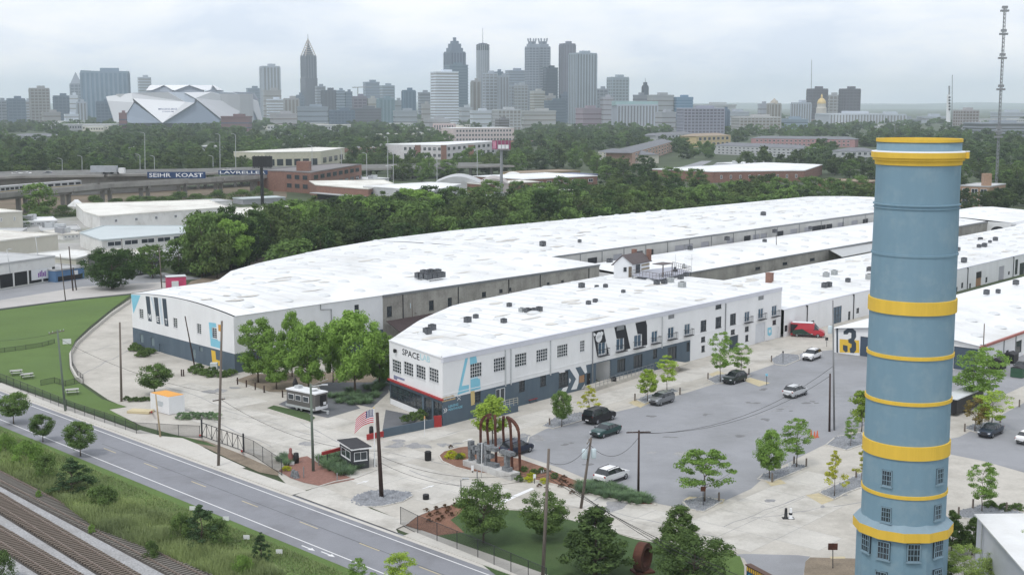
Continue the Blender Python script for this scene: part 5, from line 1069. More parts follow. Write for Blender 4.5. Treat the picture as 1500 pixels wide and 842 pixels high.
def car(label, kind, px, py, paint, rz, cat='car', name='parked_car'):
    """x forward; body lofted through stations of (x, half width at belt, z bottom, z belt, z roof, half width at roof)"""
    S_ = dict(
     suv=(4.6, .92, .36, [(0, .70, .42, .62, .64), (.02, .80, .34, .80, .82), (.10, .88, .28, .97, 1.0), (.27, .91, .26, 1.06, 1.10), (.42, .92, .26, 1.08, 1.62), (.60, .92, .26, 1.10, 1.68), (.84, .91, .27, 1.12, 1.62), (.965, .88, .32, 1.08, 1.16), (1, .80, .42, .90, .95)], (3, 7)),
     sedan=(4.7, .90, .33, [(0, .66, .40, .55, .57), (.03, .80, .30, .70, .74), (.12, .87, .24, .86, .90), (.30, .89, .22, .94, .98), (.44, .90, .22, .96, 1.40), (.58, .90, .22, .98, 1.44), (.72, .90, .22, 1.0, 1.38), (.87, .88, .26, 1.0, 1.06), (.98, .82, .34, .94, .98), (1, .74, .42, .80, .84)], (3, 7)),
     boxy=(4.2, .90, .34, [(0, .70, .40, .62, .64), (.03, .82, .30, .84, .88), (.10, .88, .26, 1.02, 1.06), (.24, .90, .24, 1.08, 1.12), (.38, .90, .24, 1.10, 1.58), (.60, .90, .24, 1.12, 1.62), (.90, .89, .25, 1.14, 1.56), (.98, .87, .30, 1.10, 1.18), (1, .82, .40, .95, 1.0)], (3, 7)),
     big=(5.2, .98, .40, [(0, .78, .50, .72, .74), (.02, .88, .40, .92, .95), (.10, .95, .34, 1.10, 1.14), (.26, .97, .32, 1.16, 1.20), (.38, .98, .32, 1.18, 1.86), (.60, .98, .32, 1.20, 1.92), (.93, .97, .33, 1.22, 1.88), (.99, .95, .38, 1.16, 1.28), (1, .88, .48, 1.0, 1.05)], (3, 7)),
     pickup=(5.6, .97, .40, [(0, .78, .50, .76, .78), (.02, .90, .42, .98, 1.0), (.12, .95, .36, 1.12, 1.16), (.26, .96, .34, 1.16, 1.2), (.36, .97, .34, 1.18, 1.86), (.50, .97, .34, 1.18, 1.88), (.60, .97, .34, 1.18, 1.80), (.63, .97, .34, 1.16, 1.2), (.99, .95, .38, 1.14, 1.16), (1, .92, .5, 1.1, 1.12)], (3, 7)),
     van=(5.9, 1.0, .36, [(0, .80, .42, .80, .82), (.02, .90, .34, 1.0, 1.04), (.10, .96, .30, 1.22, 1.30), (.17, .98, .28, 1.34, 1.46), (.30, 1.0, .28, 1.40, 2.35), (.45, 1.0, .28, 1.42, 2.50), (.80, 1.0, .28, 1.42, 2.52), (.99, .99, .32, 1.42, 2.46), (1, .96, .4, 1.4, 2.3)], (3, 4)))[kind]
    Ln, hw, wr, st, (g0, g1) = S_; t = thing(name, label, cat, at(px, py) + Vector((0, 0, .03)), rz)
    nst = len(st); rings = []
    for (fx, w, zb_, zl, zr) in st:
        x = Ln / 2 - fx * Ln; cab = zr - zl > .15; tw_ = w * (.80 if cab else .93)
        rings.append([(x, -w * .93, zb_), (x, -w, zb_ + (zl - zb_) * .45), (x, -w * .97, zl), (x, -tw_, zr - .05), (x, -tw_ * .86, zr), (x, tw_ * .86, zr), (x, tw_, zr - .05), (x, w * .97, zl), (x, w, zb_ + (zl - zb_) * .45), (x, w * .93, zb_)])
    body = MB(); gl = MB(); nr = 10
    for i in range(nst - 1):
        for j in range(nr):
            k = (j + 1) % nr; q = [rings[i][j], rings[i + 1][j], rings[i + 1][k], rings[i][k]]
            side = j in (2, 6); top = j in (3, 4, 5); isg = False
            if g0 <= i < g1 and side: isg = True
            if top and (i == g0 or (i == g1 - 1 and kind != 'van' )): isg = True
            if kind == 'van' and i == 3 and top: isg = True
            (gl if isg else body).add(q, [(0, 1, 2, 3)])
    body.add(rings[0], [tuple(range(nr))]); body.add(rings[-1], [tuple(range(nr))[::-1]])
    def xs(f): return Ln / 2 - f * Ln
    b = body.build('body', paint, None, True); b.parent = t; g = gl.build('windows', mat('car_glass', (.02, .025, .03), .08, .1, spec=.7), None, False); g.parent = t
    tr = MB()
    for s in (-1, 1):                       # pillars, sills, mirrors
        for i in range(g0 + 1, g1): 
            r1 = rings[i]; a, c = (Vector(r1[2]), Vector(r1[3])) if s < 0 else (Vector(r1[7]), Vector(r1[6])); tr.beam(a + Vector((0, s * .015, 0)), c + Vector((0, s * .015, 0)), .07, .03)
        tr.box((0, s * hw * .96, .36 if kind != 'big' else .42), (Ln * .62, .06, .14)); tr.box((xs(.31), s * (hw + .08), st[3][3] + .1), (.12, .18, .13))
    tr.box((xs(.004), 0, .48), (.10, hw * 1.35, .22)); tr.box((xs(.996), 0, .50), (.10, hw * 1.5, .18))
    tr.box((xs(.008), 0, .72), (.06, hw * .8, .14))
    if kind in ('suv', 'big', 'boxy'):
        for s in (-1, 1): tr.beam((xs(.45), s * hw * .66, st[5][4] + .03), (xs(.85), s * hw * .66, st[6][4] + .04), .05, .05)
    tm = tr.build('trim', plastic, None); tm.parent = t
    for s in (-1, 1):
        m1 = MB().box((xs(.03), s * hw * .72, st[1][3] - .02), (.22, .26, .13)).build('headlight', lamp_c, None); m1.parent = t
        m2 = MB().box((xs(.985), s * hw * .80, st[-2][3] - .12), (.12, .18, .22 if kind != 'sedan' else .13)).build('tail_light', lamp_r, None); m2.parent = t
        for f_ in (.19, .80): wheel_part(t, xs(f_), s * (hw - .13), wr)
    p_ = MB().box((xs(1.0) - .03, 0, .62), (.02, .5, .14)).build('number_plate', frame_white, None); p_.parent = t
    if kind == 'van':
        for nm, pts, m in (('side_graphic', [(1.2, .5), (-2.6, .42), (-2.6, 1.2), (-.9, 1.5), (.4, .75)], mat('dark_green_graphic', (.03, .06, .045), .4)), ('side_graphic', [(-2.75, .6), (-2.95, .6), (-2.95, 2.3), (-1.6, 2.2), (-2.3, 1.3)], black), ('side_graphic', [(.9, .62), (-1.9, .5), (-1.9, .6), (.9, .72)], frame_white)):
            mb = MB(); mb.add([(x, -1.012, z) for x, z in pts], [tuple(range(len(pts)))]); o = mb.build(nm, m, None); o.parent = t
            mb = MB(); mb.add([(x, 1.012, z) for x, z in pts], [tuple(range(len(pts)))]); o = mb.build(nm, m, None); o.parent = t
        mb = MB().box((-.9, 0, 2.53), (3.6, 1.6, .03)); o = mb.build('white_roof_panel', frame_white, None); o.parent = t
    return t
FW = YARD; BW = YARD + math.pi
wht = carpaint('white_car_paint', (.74, .74, .74), 0); car('white SUV parked facing away at the front edge of the car park', 'suv', 896, 704, wht, FW)
car('navy blue SUV parked behind the rusty steel arches', 'suv', 757, 664, carpaint('navy_car_paint', (.018, .025, .05)), FW)
car('dark green sedan, second from the arches in its row', 'sedan', 887, 637, carpaint('green_car_paint', (.03, .075, .07)), BW)
car('large black SUV beside the yellow sapling', 'big', 878, 617, carpaint('black_car_paint', (.012, .012, .014)), FW)
car('grey boxy hatchback next to the bright lime tree', 'boxy', 969, 591, carpaint('grey_car_paint', (.25, .26, .27), .5), BW)
car('very dark green SUV below the tall slim tree by the white wall', 'suv', 1076, 560, carpaint('blackgreen_car_paint', (.02, .03, .028)), BW)
car('silver SUV standing alone in the middle of the car park', 'suv', 1165, 580, carpaint('silver_car_paint', (.60, .61, .62), .3), FW)
car('white SUV at the far edge of the car park near the numeral 3', 'suv', 1189, 526, wht, BW + .1)
car('red delivery van with dark green side graphic parked along the white wall', 'van', 1183, 493, carpaint('red_van_paint', (.42, .03, .045), .0), FW - 1.15, 'van', 'delivery_van')
car('dark blue sedan parked by the gravel island, right of the chimney', 'sedan', 1451, 637, carpaint('steelblue_car_paint', (.03, .045, .07)), BW)
car('white sedan cut off by the right frame edge', 'sedan', 1506, 647, wht, FW)
car('black pick-up truck beside the dumpsters at the right frame edge', 'pickup', 1498, 546, carpaint('black_car_paint', (.012, .012, .014)), BW, 'pickup truck', 'pickup_truck')
t = thing('food_trailer', 'dark food trailer with pale roof and dish, parked on the asphalt pad', 'food trailer', at(450, 601) + Vector((0, 0, .03)), -math.radians(38))
def lp(mb, nm, m, par=None, sm=False): o = mb.build(nm, m, None, sm); o.parent = par or t; return o
lp(MB().box((0, 0, 1.6), (5.6, 2.2, 2.2)), 'body', mat('trailer_grey', (.12, .115, .11), .5, .1)); lp(MB().box((0, 0, 2.78), (5.8, 2.35, .16)), 'roof', frame_white)
lp(MB().box((-.2, -1.12, .62), (5.6, .04, .3)), 'side_skirt', light_metal); lp(MB().box((2.82, 0, .8), (.04, 2.2, .5)), 'front_panel', frame_white)
for x in (-1.9, -.5, 1.0):
    w_ = lp(MB().box((x, -1.12, 1.85), (1.15, .05, .8)), 'window', frame_white); lp(MB().box((x, -1.14, 1.85), (1.0, .05, .66)), 'pane', glass, w_)
d_ = lp(MB().box((2.82, .3, 1.7), (.05, 1.1, 1.5)), 'door', black); lp(MB().box((2.85, .55, 1.3), (.03, .5, .4)), 'door_window', frame_white, d_)
for x in (-.9, .0):
    for s in (-1, 1): wheel_part(t, x, s * 1.0, .36)
lp(MB().lathe([(.0, .0), (.35, .05), (.6, .25)], 16, (1.2, .1, 2.88)), 'satellite_dish', frame_white); lp(MB().beam((2.8, 0, .45), (4.0, 0, .45), .12, .12).box((4.0, 0, .3), (.25, .25, .5)), 'drawbar', light_metal); lp(MB().box((-1.6, 0, 3.05), (.8, .8, .4)), 'roof_vent', light_metal)
um = thing('parasol', 'closed dark parasol standing behind the food trailer', 'parasol', at(433, 583)); o = MB().tube((0, 0, 0), (0, 0, 2.6), .04).build('pole', dark_metal, None); o.parent = um; o = MB().lathe([(.35, 1.6), (.4, 2.2), (.1, 2.9), (0, 3.0)], 10).build('canopy', black, None); o.parent = um
t = thing('flatbed_trailer', 'long black box trailer with grey roof behind the tree right of the chimney', 'trailer', at(1408, 600), YARD)
lp(MB().box((0, 0, 1.35), (9, 2.4, 1.9)), 'body', black); lp(MB().box((0, 0, 2.36), (9.1, 2.5, .12)), 'roof', mat('pale_grey_roof', (.55, .57, .58)));
for x in (-1, 0): 
    for s in (-1, 1): wheel_part(t, x, s * 1.05, .38)
lp(MB().beam((4.4, 0, .5), (5.8, 0, .5), .12, .12), 'drawbar', light_metal)
for i, (px, py, m, lab) in enumerate(((1462, 540, black, 'black dumpster with flat lid, left one of the group by the white wall'), (1480, 531, black, 'black dumpster nearest the wall, behind the other two'), (1492, 552, mat('green_dumpster', (.04, .10, .06), .6), 'green dumpster in front of the black ones'))):
    t = thing('dumpster', lab, 'dumpster', at(px, py), YARD); mb = MB(); mb.prism([(-1, -.9), (1, -.9), (1, .9), (-1, .9)], .1, 1.5); lp(mb, 'bin', m)
    mb = MB(); mb.add([(-1.05, -.95, 1.5), (1.05, -.95, 1.5), (1.05, 0, 1.85), (-1.05, 0, 1.85), (1.05, .95, 1.5), (-1.05, .95, 1.5)], [(0, 1, 2, 3), (3, 2, 4, 5), (1, 4, 2), (0, 3, 5)]); lp(mb, 'lid', mat('dark_lid', (.05, .05, .055)))
    for s in (-1, 1): lp(MB().box((s * 1.03, 0, 1.0), (.06, 1.5, .12)), 'lifting_pocket', m)
A_ = at(221, 601); B_ = at(248, 608); C_ = at(271, 604); zc2 = 2.45
cb_ = thing('cabin', 'white container cabin with bright orange roof inside the fence', 'container', A_)
Dd = A_ + C_ - B_; P4 = [A_, B_, C_, Dd]; mb = MB(); mb.prism([(p.x, p.y) for p in P4], .08, zc2); mb.build('body', frame_white, cb_)
cc = (A_ + C_) / 2; P4o = [cc + (p - cc) * .95 for p in P4]; mb = MB(); mb.prism([(p.x, p.y) for p in P4o], zc2, zc2 + .06); mb.build('roof', mat('orange_roof', (.70, .33, .06), .6, .06), cb_)
wl_ = Wall(A_, B_); mb = MB(); a, z = wl_.uv(234, 591); wl_.slab(mb, a - .6, a + .6, z - .35, z + .3, .01, .015); wl_.slab(mb, a - .3, a + .8, z - .1, z + .35, .015, .02); mb.build('faint_logo', mat('faint_grey_logo', (.48, .52, .54), .7), cb_)
for k_ in range(1, 8): a = wl_.L * k_ / 8; mb = MB(); wl_.slab(mb, a - .02, a + .02, .1, zc2 - .05, .0, .012); mb.build('rib', frame_white, cb_)
tag(MB().box(at(206, 602, .2), (3.2, 1.6, .3), -.2).build('timber_stack', mat('pale_timber', (.55, .47, .30), .8)), 'low stack of pale boards left of the orange-roofed cabin', 'boards')
for i, (x, y) in enumerate(((222, 603), (293, 637), (354, 660))): tag(MB().tube(at(x, y), at(x, y, 1.1), .12).build('bollard', red_paint), ('red bollard beside the white cabin corner', 'red bollard left of the sliding gate', 'red bollard right of the sliding gate')[i], 'bollard')
A_, B_, C_ = at(498, 676), at(516, 688), at(541, 685); t = thing('guard_booth', 'small dark guard booth with flat shingled roof at the gate', 'guard booth', A_)
Dd = A_ + C_ - B_; P4 = [A_, B_, C_, Dd]; mb = MB(); zb_ = 2.35
wa_, wb_ = Wall(A_, B_), Wall(B_, C_)
mb = MB(); mb.prism([(p.x, p.y) for p in [A_ * .97 + Dd * .03, B_ * .97 + Dd * .03, C_ * .97 + Dd * .03, Dd]], 0, zb_); mb.build('core', black, t)
for w_ in (wa_, wb_):
    o = (w_.L * .12, w_.L * .88, 1.0, 2.0); w_.build('wall', mat('charcoal_boards', (.05, .052, .06), .7, .1, 3), t, 0, w_.L, 0, zb_, [o], rev=.02)
    w_.window(t, o, 2, 1, frame_white, glass, rev=.03)
cc = (A_ + C_) / 2; P4o = [cc + (p - cc) * 1.22 for p in P4]; mb = MB(); mb.prism([(p.x, p.y) for p in P4o], zb_, zb_ + .16); mb.build('roof_edge', frame_white, t)
P4o = [cc + (p - cc) * 1.18 for p in P4]; mb = MB(); mb.prism([(p.x, p.y) for p in P4o], zb_ + .16, zb_ + .24); mb.build('roof', mat('shingle_roof', (.045, .045, .05), .9, .15, 4), t)
t = thing('barrier_beam', 'long red steel barrier beam over the entrance, behind the guard booth', 'barrier', at(502, 683)); p_, q_ = at(472, 664, 1.6), at(531, 648, 1.6); MB().beam(p_, q_, .25, .35).build('beam', red_paint, t)
for f_ in (.12, .9): c_ = p_.lerp(q_, f_); MB().beam(Vector((c_.x, c_.y, 0)), c_, .1, .1).build('post', dark_metal, t)
t = thing('retaining_wall', 'low blue-grey retaining wall with red end pieces below the SPACELAB shopfront', 'wall', at(562, 640))
a_, b_ = at(562, 641), at(636, 626); wl_ = Wall(a_, b_); mb = MB(); wl_.slab(mb, 0, wl_.L, 0, 1.1, -.2, 0); mb.build('wall', grey_paint, t)
mb = MB(); w2_ = Wall(b_, at(647, 625)); w2_.slab(mb, 0, w2_.L, 0, 1.5, -.2, .02); mb.build('red_end', red_paint, t)
a2_ = at(538, 646); w2_ = Wall(a2_, a_); mb = MB(); w2_.slab(mb, 0, w2_.L, .15, .85, -.15, .02); mb.build('red_end', red_paint, t)
# US flag and flagpole
fp = at(549, 684); t = thing('flagpole', 'white flagpole beside the guard booth, flying the stars and stripes', 'flagpole', fp); top = pd(549, 598, fp.y); MB().tube(fp, Vector((fp.x, fp.y, top.z)), .07, .045, 8).build('pole', frame_white, t); MB().lathe([(0, -.1), (.1, 0), (0, .1)], 8, (fp.x, fp.y, top.z + .08)).build('finial', yellow, t, True)
ft = thing('flag', 'American flag hanging in folds from the white pole', 'flag', Vector((fp.x, fp.y, top.z)))
nx_, nz_ = 26, 13; FWd, FH = 2.6, 1.9
def fpnt(i, j):
    s = i / nx_; d = j / nz_; x = -s * FWd * .80 - d * .15 * s; zz = -d * FH * .8 - s * s * 1.25 - .1; y = .22 * math.sin(s * 9 + d * 2) * s ** .6; return Vector((fp.x + x, fp.y + y, top.z + zz))
mb = MB()
for j in range(nz_):
    for i in range(nx_):
        canton = i < nx_ * .4 and j < 7; mb.add([fpnt(i, j), fpnt(i + 1, j), fpnt(i + 1, j + 1), fpnt(i, j + 1)], [(0, 1, 2, 3)], 2 if canton else (0 if j % 2 == 0 else 1))
mb.build('cloth', [mat('flag_red', (.50, .02, .04), .7), frame_white, mat('flag_blue', (.015, .02, .12), .7)], ft)
mb = MB()
for j in range(6):
    for i in range(5): c = fpnt(1 + i * 2, .6 + j * 1.05); mb.box(c + Vector((0, -.02, 0)), (.09, .01, .09))
mb.build('stars', frame_white, ft)
def pole(px, py, tx, ty, r=.16, m=None, label='', arms=(), grp=None, name='utility_pole', cat='utility pole', trans=0, lamp=0, z=0, D=None):
    b = at(px, py, z) if D is None else pd(px, py, D); top = pd(tx, ty, b.y); t = thing(name, label, cat, b, 0, grp); m = m or wood; MB().tube(b, top, r, r * .68, 10).build('shaft', m, t, True)
    for (f, w, ang) in arms:
        c = b.lerp(top, f); d = Vector((math.cos(ang), math.sin(ang), 0)) * w / 2; off_ = Vector((-d.y, d.x, 0)).normalized() * (r + .05); MB().beam(c - d + off_, c + d + off_, .1, .12).build('crossarm', m if m in (wood, wood_dark) else wood, t)
        mb = MB()
        for s in (-.95, -.5, .5, .95): p = c + d * s + off_; mb.tube(p, p + Vector((0, 0, .25)), .05, .03, 6)
        mb.build('insulators', light_metal, t)
    for k in range(trans):
        c = b.lerp(top, .78 if trans < 3 else .8); a = math.radians(200 + 160 * k); o_ = Vector((math.cos(a), math.sin(a), 0)) * (r + .32); MB().lathe([(0, -.5), (.26, -.5), (.28, -.42), (.28, .4), (.2, .5), (0, .52)], 12, c + o_).build('transformer', mat('pale_transformer', (.52, .60, .63), .5), t, True)
    if lamp:
        c = b.lerp(top, .97); d = Vector((lamp, -.2, .25)); MB().path([c, c + d * .6, c + d], .05, 6).build('lamp_arm', light_metal, t); MB().box(c + d, (.7, .25, .12)).build('lamp_head', light_metal, t)
    return b, top
RA = math.atan2(RD.y, RD.x) + math.pi / 2
P_ = {}
P_['a'] = pole(96, 603, 84, 483, .16, mat('green_grey_pole', (.13, .16, .13), .8, .1), 'greenish pole with wide crossarm on the pavement by the lawn', [(.97, 2.6, RA + .3)])
P_['b'] = pole(178, 588, 175.5, 472, .17, wood, 'dark wooden pole standing in the concrete yard left of the cabin tree')
P_['c'] = pole(235, 641, 228, 577, .12, wood_light, 'short pale wooden pole on the grass in front of the white cabin')
P_['d'] = pole(320, 683, 325, 470, .17, wood, 'tallest wooden pole on the pavement left of the sliding gate', [(.46, 1.6, RA)])
P_['e'] = pole(285, 536, 271, 463, .12, wood_dark, 'slanting dark pole leaning before the MET end wall')
P_['f'] = pole(459, 690, 455, 562, .17, mat('green_grey_pole', (.13, .16, .13)), 'green-grey street lamp pole beside the guard booth shrubs', name='street_lamp', cat='street lamp', lamp=1.6)
P_['g'] = pole(559, 729, 552.5, 604, .24, wood_dark, 'thick dark brown double pole in the oval stone bed at the entrance')
P_['h'] = pole(795, 846, 804, 657, .17, wood, 'leaning grey wooden pole at the bottom edge among the lawn trees', [(.82, 1.2, RA)])
P_['i'] = pole(851, 744, 866, 641, .16, wood, 'leaning wooden pole with two pale transformers by the white SUV', [(.96, 2.4, RA + .6)], trans=2)
P_['j'] = pole(935, 726, 936, 630, .14, wood_dark, 'dark straight pole with twin lamps at the front of the car park', [(.965, 2.6, 0.1)])
P_['k'] = pole(1215, 632, 1216, 547, .15, wood_dark, 'thick dark pole, left one of the pair standing in the car park')
P_['l'] = pole(1222, 630, 1220, 440, .13, mat('grey_steel_pole', (.22, .225, .23), .6), 'tall thin grey pole, right one of the pair in the car park', trans=1)
P_['m'] = pole(1439, 545, 1442, 474, .11, wood, 'thin wooden pole before the red-guttered warehouse roof', [(.55, 1.0, 0)])
P_['n'] = pole(605, 500, 603, 432, .13, wood, 'pole with crossarm in the alley beside the concrete warehouse wall', [(.6, 1.8, .5)], trans=1)
P_['o'] = pole(1138, 397, 1137, 345, .12, wood_dark, 'pole in the alley among the white roofs', [(.6, 1.4, .5)])
P_['p'] = pole(356, 392, 353, 343, .17, wood, 'pole with transformer before the tree belt', [(.9, 1.8, 0)], trans=2)
P_['q'] = pole(237, 422, 233, 362, .14, wood, 'pole at the near edge of the tree belt by the pink shed')
P_['r'] = pole(107, 426, 101, 361, .17, wood_dark, 'left pole of the close pair before the blue-fronted shop')
P_['s'] = pole(112, 425, 107, 392, .15, wood_dark, 'short right pole of the close pair before the blue-fronted shop')
P_['t'] = pole(96, 440, 88, 372, .12, wood, 'slim pole at the far edge of the lawn')
P_['u'] = pole(15, 400, 10, 365, .09, light_metal, 'lamp post on the pale rooftop car deck, left one', name='street_lamp', cat='street lamp', lamp=.8, z=4)
P_['v'] = pole(57, 385, 52, 347, .09, light_metal, 'lamp post on the pale rooftop car deck, right one', name='street_lamp', cat='street lamp', lamp=.8, z=4)
P_['w'] = pole(180, 380, 178, 350, .12, wood, 'dark pole in front of the low white workshop')
pole(676, 741, 675, 702, .06, dark_metal, 'thin camera post on the mulch corner near the gate', name='camera_post', cat='post', lamp=.5)
def sign(px, py, tx, ty, w, h, m, label, name='sign', cat='sign', post=dark_metal, r=.04, ang=None, back=None):
    b = at(px, py); top = pd(tx, ty, b.y); t = thing(name, label, cat, b); MB().tube(b, top, r, r, 6).build('post', post, t); a = ang if ang is not None else 0
    MB().box(top + Vector((0, -.05, -h / 2)), (w, .05, h), a).build('panel', m, t)
    return t, top
sign(1049, 822, 1049, 793, .8, .6, rust, 'brown steel sign on a post at the lawn corner, left of the driveway'); sign(1220, 832, 1220, 795, .85, .6, rust, 'brown steel sign on a post right of the driveway')
sign(1157, 684, 1157, 677, .35, .5, frame_white, 'small white sign on the gravel island between two trees'); sign(1030, 741, 1030, 712, .5, .5, rust, 'brown round-topped sign beside the open-branched tree')
sign(1123, 564, 1123, 547, .35, .35, lightblue, 'small blue parking sign on a portable stand in the car park'); MB().beam(at(1114, 564, .05), at(1135, 561, .05), .1, .08)
sign(783, 708, 783, 694, .3, .5, frame_white, 'white plant sign in the mulch bed'); sign(1211, 508, 1211, 494, .5, .5, dark_metal, 'dark round sign at the far kerb of the car park'); sign(1147, 533, 1147, 514, .25, .3, dark_metal, 'thin sign post on the gravel strip by the red van')
sign(622, 639, 622, 609, .14, .35, mat('orange_post', (.6, .33, .15)), 'slim orange post before the blue-grey wall', post=frame_white); sign(692, 692, 692, 681, .3, .6, frame_white, 'small white and black sign at the curved kerb of the mulch bed')
for x, y, lab in ((282, 749, 'small white board on the verge, leftmost of three by the road'), (331, 764, 'small white board on the verge, middle of three by the road'), (361, 791, 'small white board on the verge nearest the tall grass'), (409, 812, 'small white board on the verge, lowest and rightmost')): sign(x, y, x, y - 8, .6, .4, frame_white, lab, r=.02)
A_, B_ = at(1094, 852, 0), at(1130, 872, 0); zt = pd(1094, 828, A_.y).z; t = thing('entrance_sign', 'brick entrance sign with yellow bars and blue panel at the bottom edge', 'sign', A_); w_ = Wall(A_, B_); mb = MB(); w_.slab(mb, -.1, w_.L, 0, zt, -.4, 0); mb.build('brick_body', brick, t); mb = MB(); w_.slab(mb, -.2, w_.L, zt, zt + .08, -.5, .08); mb.build('cap', mat('brown_cap', (.12, .075, .06)), t)
for k_ in range(16): a = k_ * .3; mb = MB(); w_.slab(mb, a, a + .14, zt - .42, zt - .05, 0, .04); mb.build('bar', yellow, t)
mb = MB(); w_.slab(mb, 0, w_.L, zt - 2.4, zt - .5, 0, .05); mb.build('panel', mat('deep_blue_panel', (.02, .10, .20)), t); w_.text(t, 'SPACE', .25, 2.4, zt - 1.05, lightblue, o=.06, height=.42)
def lathe_thing(name, label, cat, px, py, prof, m, grp=None, n=12):
    o = MB().lathe(prof, n).build(name, m, None, True); o.location = at(px, py, .02); return tag(o, label, cat, grp)
binp = [(.0, 0), (.36, 0), (.40, .2), (.40, .95), (.42, 1.0), (.30, 1.12), (.0, 1.15)]
lathe_thing('litter_bin', 'black cylindrical litter bin alone on the entrance concrete', 'litter bin', 627, 674, binp, black); lathe_thing('litter_bin', 'black litter bin at the ramp by the black and white stripes', 'litter bin', 899, 563, binp, black)
lathe_thing('litter_bin', 'dark bin beside the statue at the fence corner', 'litter bin', 434, 678, [(0, 0), (.3, 0), (.34, .5), (.3, 1.2), (0, 1.3)], black); lathe_thing('litter_bin', 'dark bin behind the flag by the red end piece', 'litter bin', 544, 637, [(0, 0), (.26, 0), (.3, .5), (.24, 1.1), (0, 1.2)], black)
for x, y, lab in ((1151, 759, 'black tapered delineator post on the concrete, left of the pair'), (1158, 759, 'white-banded delineator post, right of the pair')): 
    t = thing('delineator', lab, 'traffic post', at(x, y)); m_1 = black if 'black' in lab else frame_white; o = MB().lathe([(.32, 0), (.32, .06), (.18, .1), (.13, 1.0), (.1, 1.08), (0, 1.08)], 10).build('post', m_1, None, True); o.parent = t
    if m_1 is frame_white: o = MB().lathe([(.18, .42), (.18, .62)], 10).build('band', black, None); o.parent = t
    MB().box((0, 0, .03), (.7, .7, .06)).build('foot', black, None).parent = t
for k_, (x, y) in enumerate(((1188, 639), (1193, 641), (1197, 640))): lathe_thing('traffic_cone', ('leftmost', 'middle', 'rightmost')[k_] + ' of three orange-red cones near the paired poles', 'traffic cone', x, y, [(.25, 0), (.25, .04), (.16, .06), (.05, .85), (0, .86)], mat('cone_orange', (.5, .12, .06)))
BOL = [(348, 563, 'leftmost of the posts before the leafy cluster'), (361, 567, 'second post before the leafy cluster'), (374, 571, 'third post before the leafy cluster'), (387, 575, 'fourth post before the leafy cluster'), (414, 582, 'post left of the food trailer'), (427, 586, 'post at the back corner of the food trailer'),
 (266, 551, 'left post of the pair at the MET wall'), (269, 551, 'right post of the pair at the MET wall'), (805, 624, 'wooden post left of the dark green gravel-strip tree'), (859, 611, 'wooden post beside the yellow-green sapling'), (930, 587, 'wooden post left of the grey hatchback'), (996, 578, 'wooden post right of the lime trees'), (1037, 556, 'wooden post left of the dark SUV'), (1097, 549, 'wooden post behind the dark SUV'), (1130, 530, 'wooden post near the white roller shutter'), (1131, 706, 'wooden post at the left end of the gravel island'), (1163, 681, 'wooden post between the two gravel-island trees'), (1181, 684, 'wooden post at the right end of the gravel island'), (1053, 735, 'wooden post right of the open-branched tree'), (1254, 700, 'wooden post left of the chimney'), (1413, 632, 'wooden post left of the dark blue sedan'), (1448, 617, 'wooden post behind the dark blue sedan'), (1465, 619, 'wooden post right of the dark blue sedan'), (1404, 757, 'wooden post at the left end of the stony bed'), (1425, 745, 'wooden post behind the conical tree'), (1474, 750, 'wooden post at the right end of the stony bed'), (1493, 596, 'wooden post at the right frame edge')]
for x, y, lab in BOL: tag(MB().tube((0, 0, 0), (0, 0, 1.05), .11, .10, 8).build('bollard', wood_dark if y < 590 and x < 430 else wood, None), lab, 'bollard', 'short posts around the yard').location = at(x, y)
tt_ = []
def picnic(px, py, lab, m, grp, rz):
    t = thing('picnic_table', lab, 'picnic table', at(px, py, .06), rz, grp)
    for k_ in range(5): MB().box((0, -.32 + .16 * k_, .74), (1.8, .145, .04)).build('plank', m, None).parent = t
    for s in (-1, 1):
        for k_ in range(2): MB().box((0, s * (.62 + .16 * k_), .45), (1.8, .145, .04)).build('plank', m, None).parent = t
        mb = MB(); mb.beam((s * .65, -.8, .0), (s * .65, -.25, .72), .05, .09); mb.beam((s * .65, .8, .0), (s * .65, .25, .72), .05, .09); mb.beam((s * .65, -.8, .42), (s * .65, .8, .42), .05, .09); mb.build('leg', dark_metal, None).parent = t
pg = mat('grey_table_planks', (.42, .42, .40), .8)
picnic(24, 549, 'grey picnic table on the lawn, leftmost of three', pg, 'picnic tables on the lawn', .5); picnic(40, 554, 'grey picnic table on the lawn, second from the left', pg, 'picnic tables on the lawn', .6); picnic(106, 577, 'grey picnic table on the lawn nearest the greenish pole', pg, 'picnic tables on the lawn', .4)
picnic(775, 588, 'red picnic table against the long blue-grey wall', mat('red_table', (.28, .04, .045)), None, YARD)
t = thing('entrance_ramp', 'grey-blue entrance landing with pale railing before the white glass door', 'ramp', at(740, 600)); wl_ = Wall(at(722, 612), at(759, 603)); mb = MB(); wl_.slab(mb, 0, wl_.L, 0, 1.0, -2.2, 0); mb.build('platform', grey_paint, t)
mb = MB()
for k_ in range(7): a = wl_.L * k_ / 6; wl_.slab(mb, a - .02, a + .02, 1.0, 1.95, -.08, -.04)
for z_ in (1.35, 1.65, 1.95): wl_.slab(mb, 0, wl_.L, z_, z_ + .04, -.08, -.04)
mb.build('railing', mat('pale_railing', (.55, .52, .42)), t)
t = thing('entrance_ramp', 'long grey ramp with metal railings under the black and white stripes', 'ramp', at(940, 555)); wl_ = Wall(at(873, 573), at(958, 546)); mb = MB(); wl_.slab(mb, 0, wl_.L, 0, .55, -2.0, 0); mb.build('platform', concrete, t)
for z_ in (.95, 1.45): mb = MB(); wl_.slab(mb, 0, wl_.L, z_, z_ + .05, -.08, -.03); mb.build('rail', grey_metal, t)
for k_ in range(16): a = wl_.L * k_ / 15; mb = MB(); wl_.slab(mb, a - .025, a + .025, .55, 1.5, -.09, -.04); mb.build('baluster', grey_metal, t)
